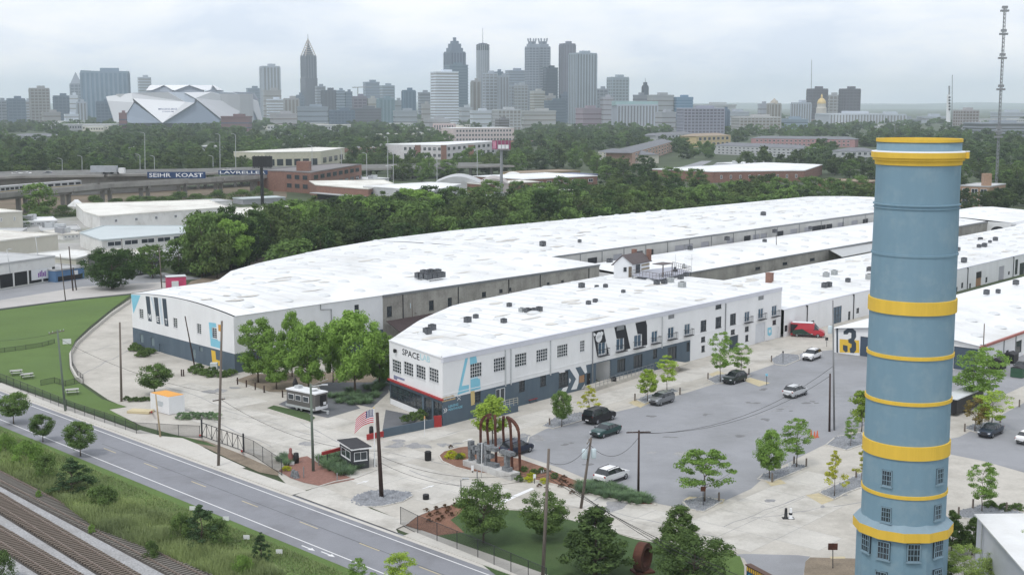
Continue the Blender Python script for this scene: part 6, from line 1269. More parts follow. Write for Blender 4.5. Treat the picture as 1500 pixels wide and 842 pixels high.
tag(MB().box(at(991, 533, 1.0), (3.4, 2.6, .12), YARD).box(at(985, 538, .5), (1.6, 1.6, 1.0), YARD).build('counter_shelter', mat('pale_tan_counter', (.45, .42, .36))), 'low shelter with pale counter under the grey doors', 'shelter')
mesh_m = bpy.data.materials.new('chain_link_mesh'); mesh_m.use_nodes = True; n_ = mesh_m.node_tree.nodes; b_ = n_['Principled BSDF']; b_.inputs['Base Color'].default_value = (.02, .02, .022, 1); b_.inputs['Alpha'].default_value = .34; b_.inputs['Roughness'].default_value = .6
def fence(label, pts, H=1.9, n_per=2.7, post=dark_metal, name='chain_link_fence', mesh=True, z=0.0):
    t = thing(name, label, 'fence', pts[0]); mb = MB(); rl = MB()
    for a, b in zip(pts[:-1], pts[1:]):
        a = Vector((a.x, a.y, z)); b = Vector((b.x, b.y, z)); L_ = (b - a).length; k = max(1, round(L_ / n_per))
        for i in range(k): p = a.lerp(b, i / k); MB().tube(p, p + Vector((0, 0, H)), .035, .035, 5).build('post', post, t)
        mb.add([a, b, b + Vector((0, 0, H)), a + Vector((0, 0, H))], [(0, 1, 2, 3)])
        for zz in (H - .02, .08): rl.beam(a + Vector((0, 0, zz)), b + Vector((0, 0, zz)), .035, .035)
    p = Vector((pts[-1].x, pts[-1].y, z)); MB().tube(p, p + Vector((0, 0, H)), .045, .045, 6).build('post', post, t)
    rl.build('rail', post, t)
    if mesh: mb.build('wire_mesh', mesh_m, t)
fence('black chain-link fence between the pavement and the lawn', pix([(-60, 537), (0, 561), (110, 606), (200, 636), (293, 641)]), 1.55)
fence('black fence following the curved edge of the lawn', pix([(194, 441), (165, 459), (136, 484), (114, 504), (105, 520), (106, 538), (114, 552), (122, 558)]), 1.0, 1.8)
mb = MB(); CV = pix([(190, 444), (163, 462), (134, 486), (112, 506), (103, 522), (104, 540), (112, 555), (120, 561)]); curb_run(CV, z=.55, w=.3, name='low_wall', m=side_mat)
fence('chain-link fence from the sliding gate to the brick paving', pix([(358, 662), (372, 668), (413, 696)]), 1.9)
fence('black chain-link fence along the pavement right of the entrance', pix([(587, 769), (612, 782), (700, 818), (800, 862)]), 1.9)
fence('low black fence across the lawn', pix([(-20, 520), (7, 516), (38, 512), (62, 508), (80, 503)]), .8, 2.2); fence('short black fence around the lawn corner with the gate', pix([(60, 565), (80, 561), (96, 566), (122, 560)]), .9, 2.0)
t = thing('sliding_gate', 'black sliding gate with diagonal braces between two thick posts', 'gate', at(297, 642)); a_, b_ = at(296, 640), at(357, 662); w_ = Wall(a_, b_); mb = MB()
for z_ in (.15, 1.85): w_.slab(mb, 0, w_.L, z_, z_ + .07, 0, .06)
mb.build('frame', dark_metal, t)
for k_ in range(9): a = w_.L * k_ / 8; mb = MB(); w_.slab(mb, a - .03, a + .03, .15, 1.9, 0, .06); mb.build('upright', dark_metal, t)
for k_ in range(8):
    a, b2 = w_.L * k_ / 8, w_.L * (k_ + 1) / 8; (z0, z1) = (.2, 1.85) if k_ % 2 == 0 else (1.85, .2); MB().beam(w_.p(a, z0, .03), w_.p(b2, z1, .03), .04, .04).build('brace', dark_metal, t)
for p in (a_, b_): MB().beam(p, p + Vector((0, 0, 2.3)), .18, .18).build('post', dark_metal, t)
t = thing('arch_sculpture', 'ring of six rusted steel posts whose tops curve inward, over the stone letters', 'sculpture', at(735, 672)); RS = 2.7
for bx_, by_, tx_, ty_, hx_, hy_ in ((704, 673, 719, 607, 704, 625), (716, 661, 718, 612, 713.5, 625), (727, 681, 725, 609, 725.5, 630), (739, 664, 738, 611, 737, 630), (750.5, 688, 744, 612, 748, 630), (762, 691, 743, 611, 760, 635)):
    b = at(bx_, by_); th = pd(hx_, hy_, b.y); tp = pd(tx_, ty_, (b.y + at(735, 676).y) / 2); pts = [b, b.lerp(th, .5), th]
    for k_ in range(1, 6): s = k_ / 5; q = th + (tp - th) * 1.0; pts.append(Vector((th.x + (tp.x - th.x) * (1 - math.cos(s * math.pi / 2)), th.y + (tp.y - th.y) * (1 - math.cos(s * math.pi / 2)), th.z + (tp.z - th.z) * math.sin(s * math.pi / 2))))
    mb = MB()
    for p, q in zip(pts[:-1], pts[1:]): mb.beam(p, q + (q - p).normalized() * .06, .30, .28)
    mb.build('arch', rust, t)
stn = mat('grey_stone_blocks', (.17, .18, .19), .9, .35, 2.2, bump=.6, bscale=5, fine=.25)
a_, b_ = at(678, 683), at(748, 704); w_ = Wall(a_, b_); t = thing('plinth', 'long pale concrete plinth carrying the stone letters', 'plinth', a_); mb = MB(); w_.slab(mb, 0, w_.L, 0, .75, -1.4, 0); mb.build('block', mat('plinth_concrete', (.50, .50, .49), .8, .08, .6, stain=(.2, .17, .14), samt=.6, sscale=.5), t)
def stone_letter(ch, x0, sz, lab):
    o = thing('stone_letter', lab, 'stone letter', w_.p(x0, .75, -.7), 0, 'stone letters on the plinth'); rr_ = random.Random(ord(ch)); 
    G_ = dict(M=["1...1", "11.11", "1.1.1", "1...1", "1...1"], E=["11111", "1....", "111..", "1....", "11111"], T=["11111", "..1..", "..1..", "..1..", ".111."])[ch]
    for j, row in enumerate(G_):
        for i, c in enumerate(row):
            if c == '1': mb = MB(); u_ = sz / 5; w_.slab(mb, x0 + i * u_ - rr_.uniform(0, .05), x0 + (i + 1) * u_ + rr_.uniform(0, .05), .75 + (4 - j) * .46, .75 + (5 - j) * .46 - .03, -1.0 - rr_.uniform(0, .12), -.45 + rr_.uniform(0, .12)); mb.build('stone', stn, o)
stone_letter('M', w_.L * .06, 1.9, 'rough grey stone letter M at the left end of the plinth'); stone_letter('E', w_.L * .40, 1.8, 'rough grey stone letter E in the middle of the plinth'); stone_letter('T', w_.L * .72, 1.8, 'rough grey stone letter T at the right end of the plinth')
pole(705, 700, 706, 648, .05, frame_white, 'thin white pole standing in front of the rusty steel arches', name='flagpole', cat='pole')
t = thing('ring_sculpture', 'thick rusted steel ring standing on edge on the lawn', 'sculpture', at(940, 836)); c = at(941, 838) + Vector((0, 0, 1.45)); mb = MB(); n = 36; ro, ri, w = 1.3, .85, .8; ax = Vector((math.cos(1.05), math.sin(1.05), 0)); ay = Vector((-ax.y, ax.x, 0))
ring = []
for rr_, yy in ((ro, -w / 2), (ro, w / 2), (ri, w / 2), (ri, -w / 2)):
    for i in range(n): a = 2 * math.pi * i / n; ring.append(c + ax * rr_ * math.cos(a) + Vector((0, 0, rr_ * math.sin(a))) + ay * yy)
fs = []
for k_ in range(4):
    for i in range(n): fs.append((k_ * n + i, k_ * n + (i + 1) % n, ((k_ + 1) % 4) * n + (i + 1) % n, ((k_ + 1) % 4) * n + i))
mb.add(ring, fs); mb.build('ring', rust, t); MB().box(c - Vector((0, 0, 1.35)), (1.8, 1.4, .3), .35).build('base', rust, t)
t = thing('statue', 'small red and white statue among the plants at the fence corner', 'statue', at(426, 678)); MB().lathe([(0, 0), (.35, 0), (.25, .5), (.34, .9), (.16, 1.3), (.2, 1.5), (.16, 1.75), (0, 1.85)], 10, at(426, 678)).build('figure', mat('faded_red', (.30, .13, .12), .7), t, True); MB().box(at(426, 678, .15), (.8, .8, .3)).build('base', frame_white, t)
for x, y, lab in ((430, 698, 'rough low stump on the brick paving, left one'), (434, 700, 'rough low stump on the brick paving, right one')): tag(MB().lathe([(.0, 0), (.4, 0), (.32, .4), (.2, .8), (0, .85)], 7).build('stump', stn), lab, 'stump').location = at(x, y)
for x, y, h, lab in ((445, 700, 1.3, 'grey post on the brick paving, left'), (467, 682, 1.2, 'grey post between the lamp pole and the booth'), (494, 704, .9, 'short grey post among the grass tufts'), (548, 684, 1.0, 'dark post beside the white flagpole base'), (699, 703, 1.1, 'dark post on the right lawn corner'), (1141, 842, 1.2, 'x')):
    if lab != 'x': tag(MB().tube((0, 0, 0), (0, 0, h), .07, .07, 6).build('post', grey_metal), lab, 'post').location = at(x, y)
tag(MB().lathe([(0, 0), (.34, 0), (.34, .5), (.3, .56), (0, .6)], 12).build('ground_light', black), 'small black drum lying at the white arrow near the entrance', 'light').location = at(624, 731)
tag(MB().box((0, 0, .75), (1.1, .7, 1.5)).build('utility_box', mat('pale_grey_cabinet', (.60, .63, .62))), 'pale utility cabinet against the MET wall below the mural', 'utility cabinet').location = at(314, 545)
tag(MB().box((0, 0, 0), (1.4, .05, .9), .3).build('hanging_banner', frame_white), 'white board on the lawn beside the greenish pole', 'sign').location = at(98, 500, .5)
t = thing('shed', 'pink and white shed at the far left corner of the long roof', 'shed', at(258, 422)); pk = mat('pink_paint', (.55, .07, .16), .7); mb = MB(); c = at(258, 424); mb.box(c + Vector((0, 0, 1.5)), (4.2, 3.0, 3.0), .35); mb.build('body', pk, t); MB().box(c + Vector((0, 0, 3.06)), (4.4, 3.2, .12), .35).build('roof', mat('pale_grey_roof', (.55, .57, .58)), t); MB().box(c + Vector((.2, -1.5, 1.2)), (1.5, .4, 1.8), .35).build('door', frame_white, t)
# ---- rooftop units ----
acm = mat('dark_rooftop_unit', (.06, .065, .075), .6, .15, 2); acl = mat('pale_rooftop_unit', (.42, .44, .44), .6, .1, 2)
def ac_proto(m):
    out = {}
    def f(x, y, z, s, lab, grp, rz=YARD):
        t = thing('rooftop_unit', lab, 'air conditioner', (x, y, z), rz, grp)
        if 'b' not in out:
            b = MB().box((0, 0, .45), (1, .9, .9)); out['b'] = b.mesh('casing', m); f2 = MB().lathe([(.36, 0), (.36, .06), (.0, .1)], 12, (0, 0, .9)); out['f'] = f2.mesh('fan', black)
            g = MB()
            for k_ in range(6): g.box((0, -.455, .15 + k_ * .12), (.9, .02, .03)); g.box((-.505, 0, .15 + k_ * .12), (.02, .8, .03))
            out['g'] = g.mesh('grille', grey_metal)
        for nm, k_ in (('casing', 'b'), ('fan', 'f'), ('grille', 'g')): o = bpy.data.objects.new(nm, out[k_]); sc.collection.objects.link(o); o.parent = t
        t.scale = (s * .88,) * 3; return t
    return f
acd, acp = ac_proto(acm), ac_proto(acl)
def ac(px, py, zr, s, lab, grp=None, pale=False): p = at(px, py, zr); (acp if pale else acd)(p.x, p.y, zr, s, lab, grp)
zA = ZA + .75; zC = ZC + .24; zE = ZE + .3
for k_, (x, y) in enumerate(((613, 407), (620, 408), (627, 409), (634, 408), (641, 407), (647, 406), (621, 403), (631, 402), (641, 402))): ac(x, y, zA, 1.25, 'dark rooftop unit in the cluster of nine on the long rear roof', 'cluster of nine rooftop units')
CU = [(626, 489, 1.3, 0, 'dark unit nearest the SPACELAB corner of the roof'), (633, 483, 1.2, 0, 'dark unit just behind the one nearest the SPACELAB corner'), (685, 472, 1.2, 0, 'large dark unit alone on the left of the roof'), (697, 466, .9, 0, 'small dark unit right of the large lone one'), (738, 473, 1.0, 0, 'curved dark vent unit in the middle left of the roof'), (746, 449, .9, 0, 'small dark unit on the rear left of the roof'),
 (764, 457, 1.0, 1, 'pale unit at the left of the four-unit row'), (773, 458, 1.1, 0, 'dark unit, second in the four-unit row'), (782, 458, 1.1, 0, 'dark unit, third in the four-unit row'), (790, 456, 1.1, 0, 'dark unit at the right of the four-unit row'), (852, 421, 1.2, 0, 'dark unit standing alone before the rooftop house'), (874, 422, .8, 0, 'small dark unit, left of two near the roof centre'), (887, 421, .9, 0, 'dark unit, right of two near the roof centre'), (862, 446, .9, 0, 'dark unit left of a pair on the roof middle'), (872, 443, .9, 0, 'dark unit right of a pair on the roof middle'), (913, 429, .8, 0, 'small dark unit below the rooftop house'),
 (962, 417, 1.2, 0, 'dark unit under the deck corner'), (973, 416, 1.2, 0, 'dark unit, second right under the deck'), (982, 414, 1.4, 1, 'pale unit under the middle of the deck'), (997, 409, 1.2, 0, 'dark unit close under the deck right part'), (1005, 405, 1.1, 0, 'dark unit at the right end below the deck'), (999, 421, 1.5, 1, 'large pale unit in front of the deck')]
for x, y, s, p_, lab in CU: ac(x, y, zC, s * .85, lab, None, bool(p_))
for x, y, s, p_, lab in ((1210, 406, 1.3, 1, 'pale unit, left one on the low roof left of the chimney'), (1222, 403, 1.3, 1, 'pale unit, right one on the low roof left of the chimney'), (1208, 421, 1.2, 0, 'dark unit, left of the touching pair on the low roof'), (1214, 420, 1.2, 0, 'dark unit, right of the touching pair on the low roof'), (1242, 413, 1.0, 0, 'small dark unit nearest the yellow band on the low roof'), (1274, 398, 1.3, 0, 'dark unit partly behind the chimney, upper'), (1273, 409, 1.4, 1, 'pale unit partly behind the chimney, lower'), (1436, 353, 1.2, 0, 'dark unit at the upper left of the cluster right of the chimney'), (1450, 356, .9, 0, 'small dark unit in the cluster right of the chimney'), (1458, 353, 1.3, 0, 'dark unit at the upper right of the cluster'), (1434, 363, 1.1, 0, 'dark unit at the lower left of the cluster'), (1442, 362, 1.3, 0, 'larger unit at the bottom of the cluster right of the chimney'), (1403, 368, 1.2, 0, 'dark unit touching the right side of the chimney'), (1412, 384, 1.3, 0, 'dark unit alone near the roof edge right of the chimney')): ac(x, y, zE, s, lab, None, bool(p_))
for x, y, s, lab in ((1445, 431, 1.1, 'left dark unit on the red-guttered roof'), (1462, 429, .9, 'middle dark unit on the red-guttered roof'), (1488, 417, 1.2, 'right unit on the red-guttered roof')): ac(x, y, ZDD + 1.2, s, lab)
for x, y, z_, s, lab in ((893, 385, ZB + .8, 1.2, 'dark unit beside the rooftop house, on the middle roof'), (1011, 366, ZB + 1.2, 1.1, 'unit on the middle roof right of the rooftop house'), (1065, 352, ZB + 1.5, 1.2, 'dark unit on the middle roof, farther right'), (1120, 355, ZB + 1, 1.0, 'dark unit on the middle roof near its pole'), (1118, 316, zA, 1.4, 'unit on the far part of the rear roof'), (795, 360, zA, 1.3, 'unit on the rear roof above the rooftop house'), (849, 355, zA, .8, 'small stack unit on the rear roof'), (1135, 341, ZB + 1.6, 1.2, 'dark unit at the back edge of the middle roof'), (1187, 336, ZB + 1.8, 1.0, 'dark unit near the chimney on the middle roof')): ac(x, y, z_, s, lab)
tag(MB().box((0, 0, 1.1), (1.2, 1.2, 2.2), YARD).box((0, 0, 2.25), (1.35, 1.35, .12), YARD).build('roof_chimney', brick), 'brick chimney stack on the low roof just beyond the two-storey block', 'chimney').location = at(1127, 416, ZE)
# ---- rooftop house and deck ----
t = thing('rooftop_house', 'small white house with grey-brown shingle roof standing on the warehouse roof', 'house', at(905, 404, zC)); zh = ZC + .18
H1, H2, H3 = at(899, 407, zh), at(926, 406, zh), at(966, 398, zh); hd = (H3 - H2); depth = Vector((-(H2 - H1).y, (H2 - H1).x, 0)).normalized()
wg = Wall(H1, H2); eave = 2.6; La = wg.L; dd_ = hd.normalized(); back = H1 + dd_ * 6.2; back2 = H2 + dd_ * 6.2
def hp(a, z, d): return H1 + (H2 - H1).normalized() * a + dd_ * d + Vector((0, 0, z))
mb = MB(); mb.add([hp(0, 0, 0), hp(La, 0, 0), hp(La, eave, 0), hp(La / 2, eave + 1.5, 0), hp(0, eave, 0)], [(0, 1, 2, 3, 4)]); mb.add([hp(0, 0, 6.2), hp(La, 0, 6.2), hp(La, eave, 6.2), hp(La / 2, eave + 1.5, 6.2), hp(0, eave, 6.2)], [(4, 3, 2, 1, 0)])
mb.add([hp(La, 0, 0), hp(La, 0, 6.2), hp(La, eave, 6.2), hp(La, eave, 0)], [(0, 1, 2, 3)]); mb.add([hp(0, 0, 0), hp(0, 0, 6.2), hp(0, eave, 6.2), hp(0, eave, 0)], [(3, 2, 1, 0)]); mb.build('wall', frame_white, t)
mb = MB(); e_ = .35
for a0, a1, z0, z1 in ((-.35, La / 2, eave - .25, eave + 1.55), (La / 2, La + .35, eave + 1.55, eave - .25)):
    q = [hp(a0, z0, -e_), hp(a1, z1, -e_), hp(a1, z1, 6.2 + e_), hp(a0, z0, 6.2 + e_)]; mb.add(q + [p + Vector((0, 0, .12)) for p in q], [(0, 1, 2, 3), (7, 6, 5, 4), (0, 4, 5, 1), (1, 5, 6, 2), (2, 6, 7, 3), (3, 7, 4, 0)])
rf_ = mb.build('roof', mat('brown_grey_shingles', (.13, .11, .11), .9, .15, 3, bump=.3), t); MB().box(hp(La * .3, eave + 1.5, 5.2), (.8, .7, 1.6), YARD).build('chimney', brick, rf_); MB().box(hp(La * .9, eave + .9, 6.6), (.7, .7, 2.4), YARD).build('chimney', brick, rf_)
ws = Wall(H2, back2)
for w_, r_ in ((wg, (La * .52, La * .68, 1.15, 1.9)), (ws, (1.2, 2.6, .7, 2.2))): w_.window(t, (r_[0], r_[1], zh + r_[2], zh + r_[3]), 2, 1, frame_dark, rev=-.05)
wg.door(t, (La * .80, La * .97, zh, zh + 2.0), mat('tan_door', (.16, .13, .10)), rev=-.05)
mb = MB(); ws.slab(mb, 3.3, 6.2, zh + 1.0, zh + 1.3, .01, .05); ws.slab(mb, 3.3, 6.2, zh + 1.75, zh + 2.05, .01, .05); mb.build('timber_band', mat('tan_timber', (.28, .23, .14)), t)
t = thing('roof_deck', 'grey timber deck with railing and porch beside the rooftop house', 'deck', at(965, 404, zh)); DQ = [at(927, 403, zh + .6), at(966, 409, zh + .6), at(1012, 398, zh + .6), at(985, 391, zh + .6), at(950, 395, zh + .6)]
mb = MB(); mb.prism([(p.x, p.y) for p in DQ], zh + .5, zh + .62); mb.build('deck_floor', mat('grey_deck_boards', (.36, .37, .42), .8, .1, 3), t)
for i in range(len(DQ)):
    p = DQ[i]; MB().beam((p.x, p.y, ZC), (p.x, p.y, zh + .55), .14, .14).build('support', frame_dark, t)
mb = MB(); 
for a, b in ((DQ[1], DQ[2]), (DQ[2], DQ[3]), (DQ[0], DQ[1])):
    k = int((b - a).length / .8)
    for i in range(k + 1): p = a.lerp(b, i / k); mb.beam(p, p + Vector((0, 0, 1.0)), .05, .05)
    mb.beam(a + Vector((0, 0, 1.0)), b + Vector((0, 0, 1.0)), .07, .06); mb.beam(a + Vector((0, 0, .5)), b + Vector((0, 0, .5)), .03, .03)
mb.build('railing', mat('brown_railing', (.10, .075, .06)), t)
pc = DQ[1].lerp(DQ[3], .25); mb = MB(); mb.box(pc + Vector((0, 0, 2.3)), (3.4, 2.4, .12), YARD); mb.build('porch_roof', mat('brown_grey_shingles', (.13, .11, .11)), t)
for sx_, sy_ in ((1.5, 1), (1.5, -1), (-1.5, -1)): p = pc + A1 * sx_ + A2 * sy_; MB().beam(p, p + Vector((0, 0, 2.3)), .14, .14).build('porch_post', mat('brown_railing', (.10, .075, .06)), t)
for (px, py), lab in (((989, 398), 'dark deck chair on the rooftop deck'), ((1002, 393), 'pale box bench at the far end of the rooftop deck')): p = at(px, py, zh + .62); tag(MB().box((0, 0, .25), (.6, .6, .5), YARD).box((0, .28, .6), (.6, .08, .6), YARD).build('deck_chair', acm if 'dark' in lab else acl), lab, 'chair').location = p
for x in (989, 1013): p = at(x, 398, zh); tag(MB().tube((0, 0, 0), (0, 0, 3.4), .04, .03, 6).build('roof_mast', light_metal), 'thin pale mast at the ' + ('middle' if x < 1000 else 'right end') + ' of the rooftop deck', 'mast').location = p
t = thing('awning', 'dark brown awning over the loading area between the two warehouses', 'awning', at(585, 500)); mb = MB(); q = [at(566, 471, 4.6), at(636, 459, 4.6), at(600, 486, 3.6), at(586, 487, 3.6)]; mb.add(q + [p + Vector((0, 0, .1)) for p in q], [(3, 2, 1, 0), (4, 5, 6, 7), (0, 1, 5, 4), (1, 2, 6, 5), (2, 3, 7, 6), (3, 0, 4, 7)]); mb.build('awning_roof', mat('dark_brown_awning', (.05, .035, .035), .8), t)
for p in q[2:]: MB().tube(Vector((p.x, p.y, 0)), p, .07).build('post', dark_metal, t)
# ---- overhead wires ----
def wire(a, b, sag, lab, r=.02):
    pts = []
    for i in range(13): s = i / 12; p = a.lerp(b, s); pts.append(p - Vector((0, 0, sag * 4 * s * (1 - s))))
    o = MB().path(pts, r, 4).build('overhead_wire', mat('wire_black', (.03, .03, .03))); tag(o, lab, 'overhead wire', 'overhead wires')
def ptop(k, f=.96): a, b = P_[k]; return a.lerp(b, f)
Lf = ptop('a') + (ptop('a') - ptop('d')) * 1.0
wire(Lf, ptop('a'), .8, 'wire running left out of frame from the greenish pole'); wire(ptop('a', .9), ptop('d', .5), 1.0, 'wire from the greenish pole down to the tallest wooden pole')
wire(ptop('d', .47), ptop('g', .55), 1.4, 'wire from the tallest wooden pole to the entrance pole'); wire(ptop('g', .5), ptop('h', .84), 1.4, 'wire from the entrance pole to the leaning grey pole'); wire(ptop('g', .42), ptop('h', .80), 1.7, 'lower wire from the entrance pole to the leaning grey pole')
R_out = at(1100, 880, 8)
for k_ in range(3): wire(ptop('h', .84 - .03 * k_), at(1080 + 25 * k_, 862, 2 + k_), .5, 'one of three pale wires descending right from the leaning grey pole', .025)
wire(ptop('i', .93), ptop('h', .9), 1.0, 'wire between the transformer pole and the leaning grey pole'); wire(ptop('j'), ptop('k'), 2.0, 'wire across the car park between dark poles'); wire(ptop('i', .9), ptop('j', .9), 1.6, 'wire from the transformer pole to the twin-lamp pole'); wire(ptop('l', .5), ptop('j', .95), 2.2, 'wire from the tall grey pole to the twin-lamp pole')
# ================= MIDDLE DISTANCE AND SKYLINE =================
WM = {}
def win_mesh(w, h, fm, nx=2):
    k = (round(w, 1), round(h, 1), fm.name, nx)
    if k not in WM:
        mb = MB(); mb.box((0, -.03, 0), (w, .10, h), 0, 1); f = .12
        for s in (-1, 1): mb.box((s * (w / 2), -.07, 0), (f, .12, h + f), 0, 0); mb.box((0, -.07, s * h / 2), (w, .12, f), 0, 0)
        for i in range(1, nx): mb.box((-w / 2 + w * i / nx, -.08, 0), (f * .7, .1, h), 0, 0)
        WM[k] = mb.mesh('window', [fm, glass])
    return WM[k]
def put_windows(t, A, B, z0, z1, nx, nz, fm=frame_white, fw=.55, fh=.55, name='window', mar=.04):
    d = B - A; L_ = d.length; ang = math.atan2(d.y, d.x); n = Vector((d.y, -d.x, 0)).normalized()
    if n.y > 0 and abs(n.y) > .05: n = -n; ang += math.pi
    elif abs(n.y) <= .05 and n.x * A.x > 0: n = -n; ang += math.pi
    me = win_mesh(L_ * (1 - 2 * mar) / nx * fw, (z1 - z0) / nz * fh, fm)
    for i in range(nx):
        for j in range(nz):
            p = A + d * (mar + (1 - 2 * mar) * (i + .5) / nx) + n * .04; o = bpy.data.objects.new(name, me); sc.collection.objects.link(o); o.parent = t; o.matrix_parent_inverse = t.matrix_basis.inverted()
            o.location = (p.x, p.y, z0 + (z1 - z0) * (j + .52) / nz); o.rotation_euler = (0, 0, ang)
def gbuild(label, pts, depth, ytop, wm, rm, wins=(), cat='building', name='building', roof='flat', par=.4, wfm=None, dirv=None, bands=None, hroof=2.5):
    """low building: front outline given by ground pixels, walls up to the row ytop at the second point"""
    G = pix(pts); i0 = 1 if len(G) > 2 else 0; z = pd(pts[i0][0], ytop, G[i0].y).z; a, b = G[0], G[-1]
    d = (b - a).normalized(); back = Vector((-d.y, d.x, 0)) * depth
    if back.y < 0: back = -back
    if dirv: back = Vector(dirv).normalized() * depth
    F_ = G + [b + back, a + back]; t = thing(name, label, cat, G[i0]); mb = MB(); P_2 = [(p.x, p.y) for p in F_]; ar = sum(P_2[i][0] * P_2[(i + 1) % len(P_2)][1] - P_2[(i + 1) % len(P_2)][0] * P_2[i][1] for i in range(len(P_2)))
    Pn = P_2 if ar > 0 else P_2[::-1]; n = len(Pn); mb.add([(x, y, 0) for x, y in Pn] + [(x, y, z) for x, y in Pn], [(i, (i + 1) % n, n + (i + 1) % n, n + i) for i in range(n)]); mb.build('wall', wm, t)
    c = sum(F_, Vector()) / len(F_)
    if roof == 'flat':
        r_ = MB(); r_.poly(P_2, z - .05 + .0); o_ = [c + (p - c) * 1.0 for p in F_]; r2 = MB()
        for i in range(len(F_)):
            p, q = F_[i], F_[(i + 1) % len(F_)]; r2.beam(Vector((p.x, p.y, z)), Vector((q.x, q.y, z)), .35, par)
        r_.build('roof', rm, t); r2.build('parapet', rm, t)
    elif roof == 'hip':
        ov = [c + (p - c) * 1.03 for p in F_]; a_, b_ = (ov[0] + ov[-1]) / 2, (ov[-3] + ov[-2]) / 2; ri = min(.35, depth / (2 * (b - a).length + .1)); ra, rb = a_.lerp(b_, ri), a_.lerp(b_, 1 - ri); mb = MB(); Z = Vector((0, 0, z)); H_ = Vector((0, 0, z + hroof)); fr = [p + Z for p in ov[:-2]]; q0, q1 = ov[-1] + Z, ov[-2] + Z
        mb.add(fr + [rb + H_, ra + H_], [tuple(range(len(fr))) + (len(fr), len(fr) + 1)]) if len(fr) == 2 else mb.add(fr + [rb + H_, ra + H_], [(0, 1, 4), (1, 2, 3), (1, 3, 4)])
        mb.add([q0, fr[0], ra + H_], [(0, 1, 2)]); mb.add([fr[-1], q1, rb + H_], [(0, 1, 2)]); mb.add([q1, q0, ra + H_, rb + H_], [(0, 1, 2, 3)]); mb.build('roof', rm, t)
    elif roof == 'vault':
        mb = MB(); k = 10; Lx = (b - a)
        for i in range(k):
            t0_, t1_ = i / k, (i + 1) / k; h0, h1 = z + hroof * math.sin(math.pi * t0_), z + hroof * math.sin(math.pi * t1_); p, q = a + Lx * t0_, a + Lx * t1_
            mb.add([(p.x, p.y, h0), (q.x, q.y, h1), (q.x + back.x, q.y + back.y, h1), (p.x + back.x, p.y + back.y, h0)], [(0, 1, 2, 3)]); mb.add([(p.x, p.y, z - .1), (q.x, q.y, z - .1), (q.x, q.y, h1), (p.x, p.y, h0)], [(0, 1, 2, 3)], 1)
        mb.build('roof', [rm, wm], t)
    for w in wins:
        fi, nx, nz = w[:3]; z0, z1 = (w[3] * z, w[4] * z) if len(w) > 4 else (0, z); P0, P1 = G[fi], G[fi + 1]
        put_windows(t, P0, P1, z0, z1, nx, nz, wfm or frame_white, w[5] if len(w) > 5 else .55, w[6] if len(w) > 6 else .55)
    return t, G, z, back
wh_b = mat('old_white_building', (.68, .68, .66), .8, .08, .3, stain=(.36, .34, .30), samt=.6, sscale=.2); cream = mat('cream_building', (.56, .54, .47), .8, .08, .3, stain=(.35, .32, .26), samt=.4); gwall = mat('grey_building', (.33, .34, .36), .8, .1, .3); lightg = mat('light_grey_building', (.46, .47, .48), .8, .08, .3)
cr_roof = mat('cream_roof', (.70, .69, .64), .8, .08, .15, stain=(.36, .32, .28), samt=.7, sscale=.06); dirty_roof = mat('stained_grey_roof', (.48, .49, .49), .8, .12, .1, stain=(.22, .21, .21), samt=.7, sscale=.05); shg = mat('grey_shingle_roof', (.17, .175, .19), .9, .12, .2); tanr = mat('tan_shingle_roof', (.30, .24, .18), .9, .12, .2)
gbuild('long white warehouse with small square windows, upper left by the tree belt', [(124, 331), (147, 339), (332, 324)], 38, 317, wh_b, cr_roof, [(1, 6, 1, .45, .8, .12, .55)])
gbuild('low white workshop with a band of windows, below the long white warehouse on the left', [(118, 362), (150, 374), (280, 362)], 22, 352, wh_b, mat('pale_blue_roof', (.50, .55, .56), .8, .08, .1, stain=(.25, .27, .27), samt=.5, sscale=.05), [(1, 5, 1, .45, .95, .8, .6)])
gbuild('flat beige building cut off by the left edge, above the cream roof', [(-30, 340), (34, 335)], 40, 314, cream, cr_roof, [(0, 3, 1, .4, .8, .1, .5)])
gbuild('wide cream-roofed building with peeling blue patch at the left edge', [(-70, 392), (86, 372)], 48, 361, cream, cr_roof)
t, G, z, bk = gbuild('car deck building with dark openings and a pink sign at the left edge', [(-70, 436), (82, 411)], 34, 397, wh_b, dirty_roof)
w_ = Wall(G[0], G[1]); 
for k_ in range(7): a = w_.L * (k_ + .08) / 7; mb = MB(); w_.slab(mb, a, a + w_.L / 7 * .88, .3, z * .58, -.4, .03); mb.build('opening', black, t)
a, zz = w_.uv(61, 401); mb = MB(); w_.slab(mb, a - 3.2, a + 3.2, zz - 1.2, zz + 1.2, .03, .1); s_ = mb.build('sign_board', frame_white, t); mb = MB()
for k_ in range(5): w_.slab(mb, a - 1.2 + k_ * .5, a - .85 + k_ * .5, zz - .7 + .1 * (k_ % 2), zz + .3 + .25 * (k_ % 3), .1, .12)
mb.build('sign_mark', mat('violet_mark', (.25, .10, .35), .7), s_)
t, G, z, bk = gbuild('blue-fronted shop between the car deck and the broad dark tree', [(82, 414), (124, 408)], 12, 396, mat('blue_shop_front', (.10, .19, .33), .7), dirty_roof); w_ = Wall(G[0], G[1]); mb = MB(); w_.slab(mb, .6, w_.L - .6, .2, z * .45, 0, .05); mb.build('opening', black, t); a, zz = w_.uv(111, 399); mb = MB(); w_.slab(mb, a - .6, a + .6, zz - .5, zz + .5, 0, .06); mb.build('small_sign', frame_white, t)
gbuild('small cream annex with flat white roof behind the pair of dark poles', [(85, 392), (112, 394), (145, 385)], 12, 379, cream, wh_b, [(1, 2, 1, .3, .8)])
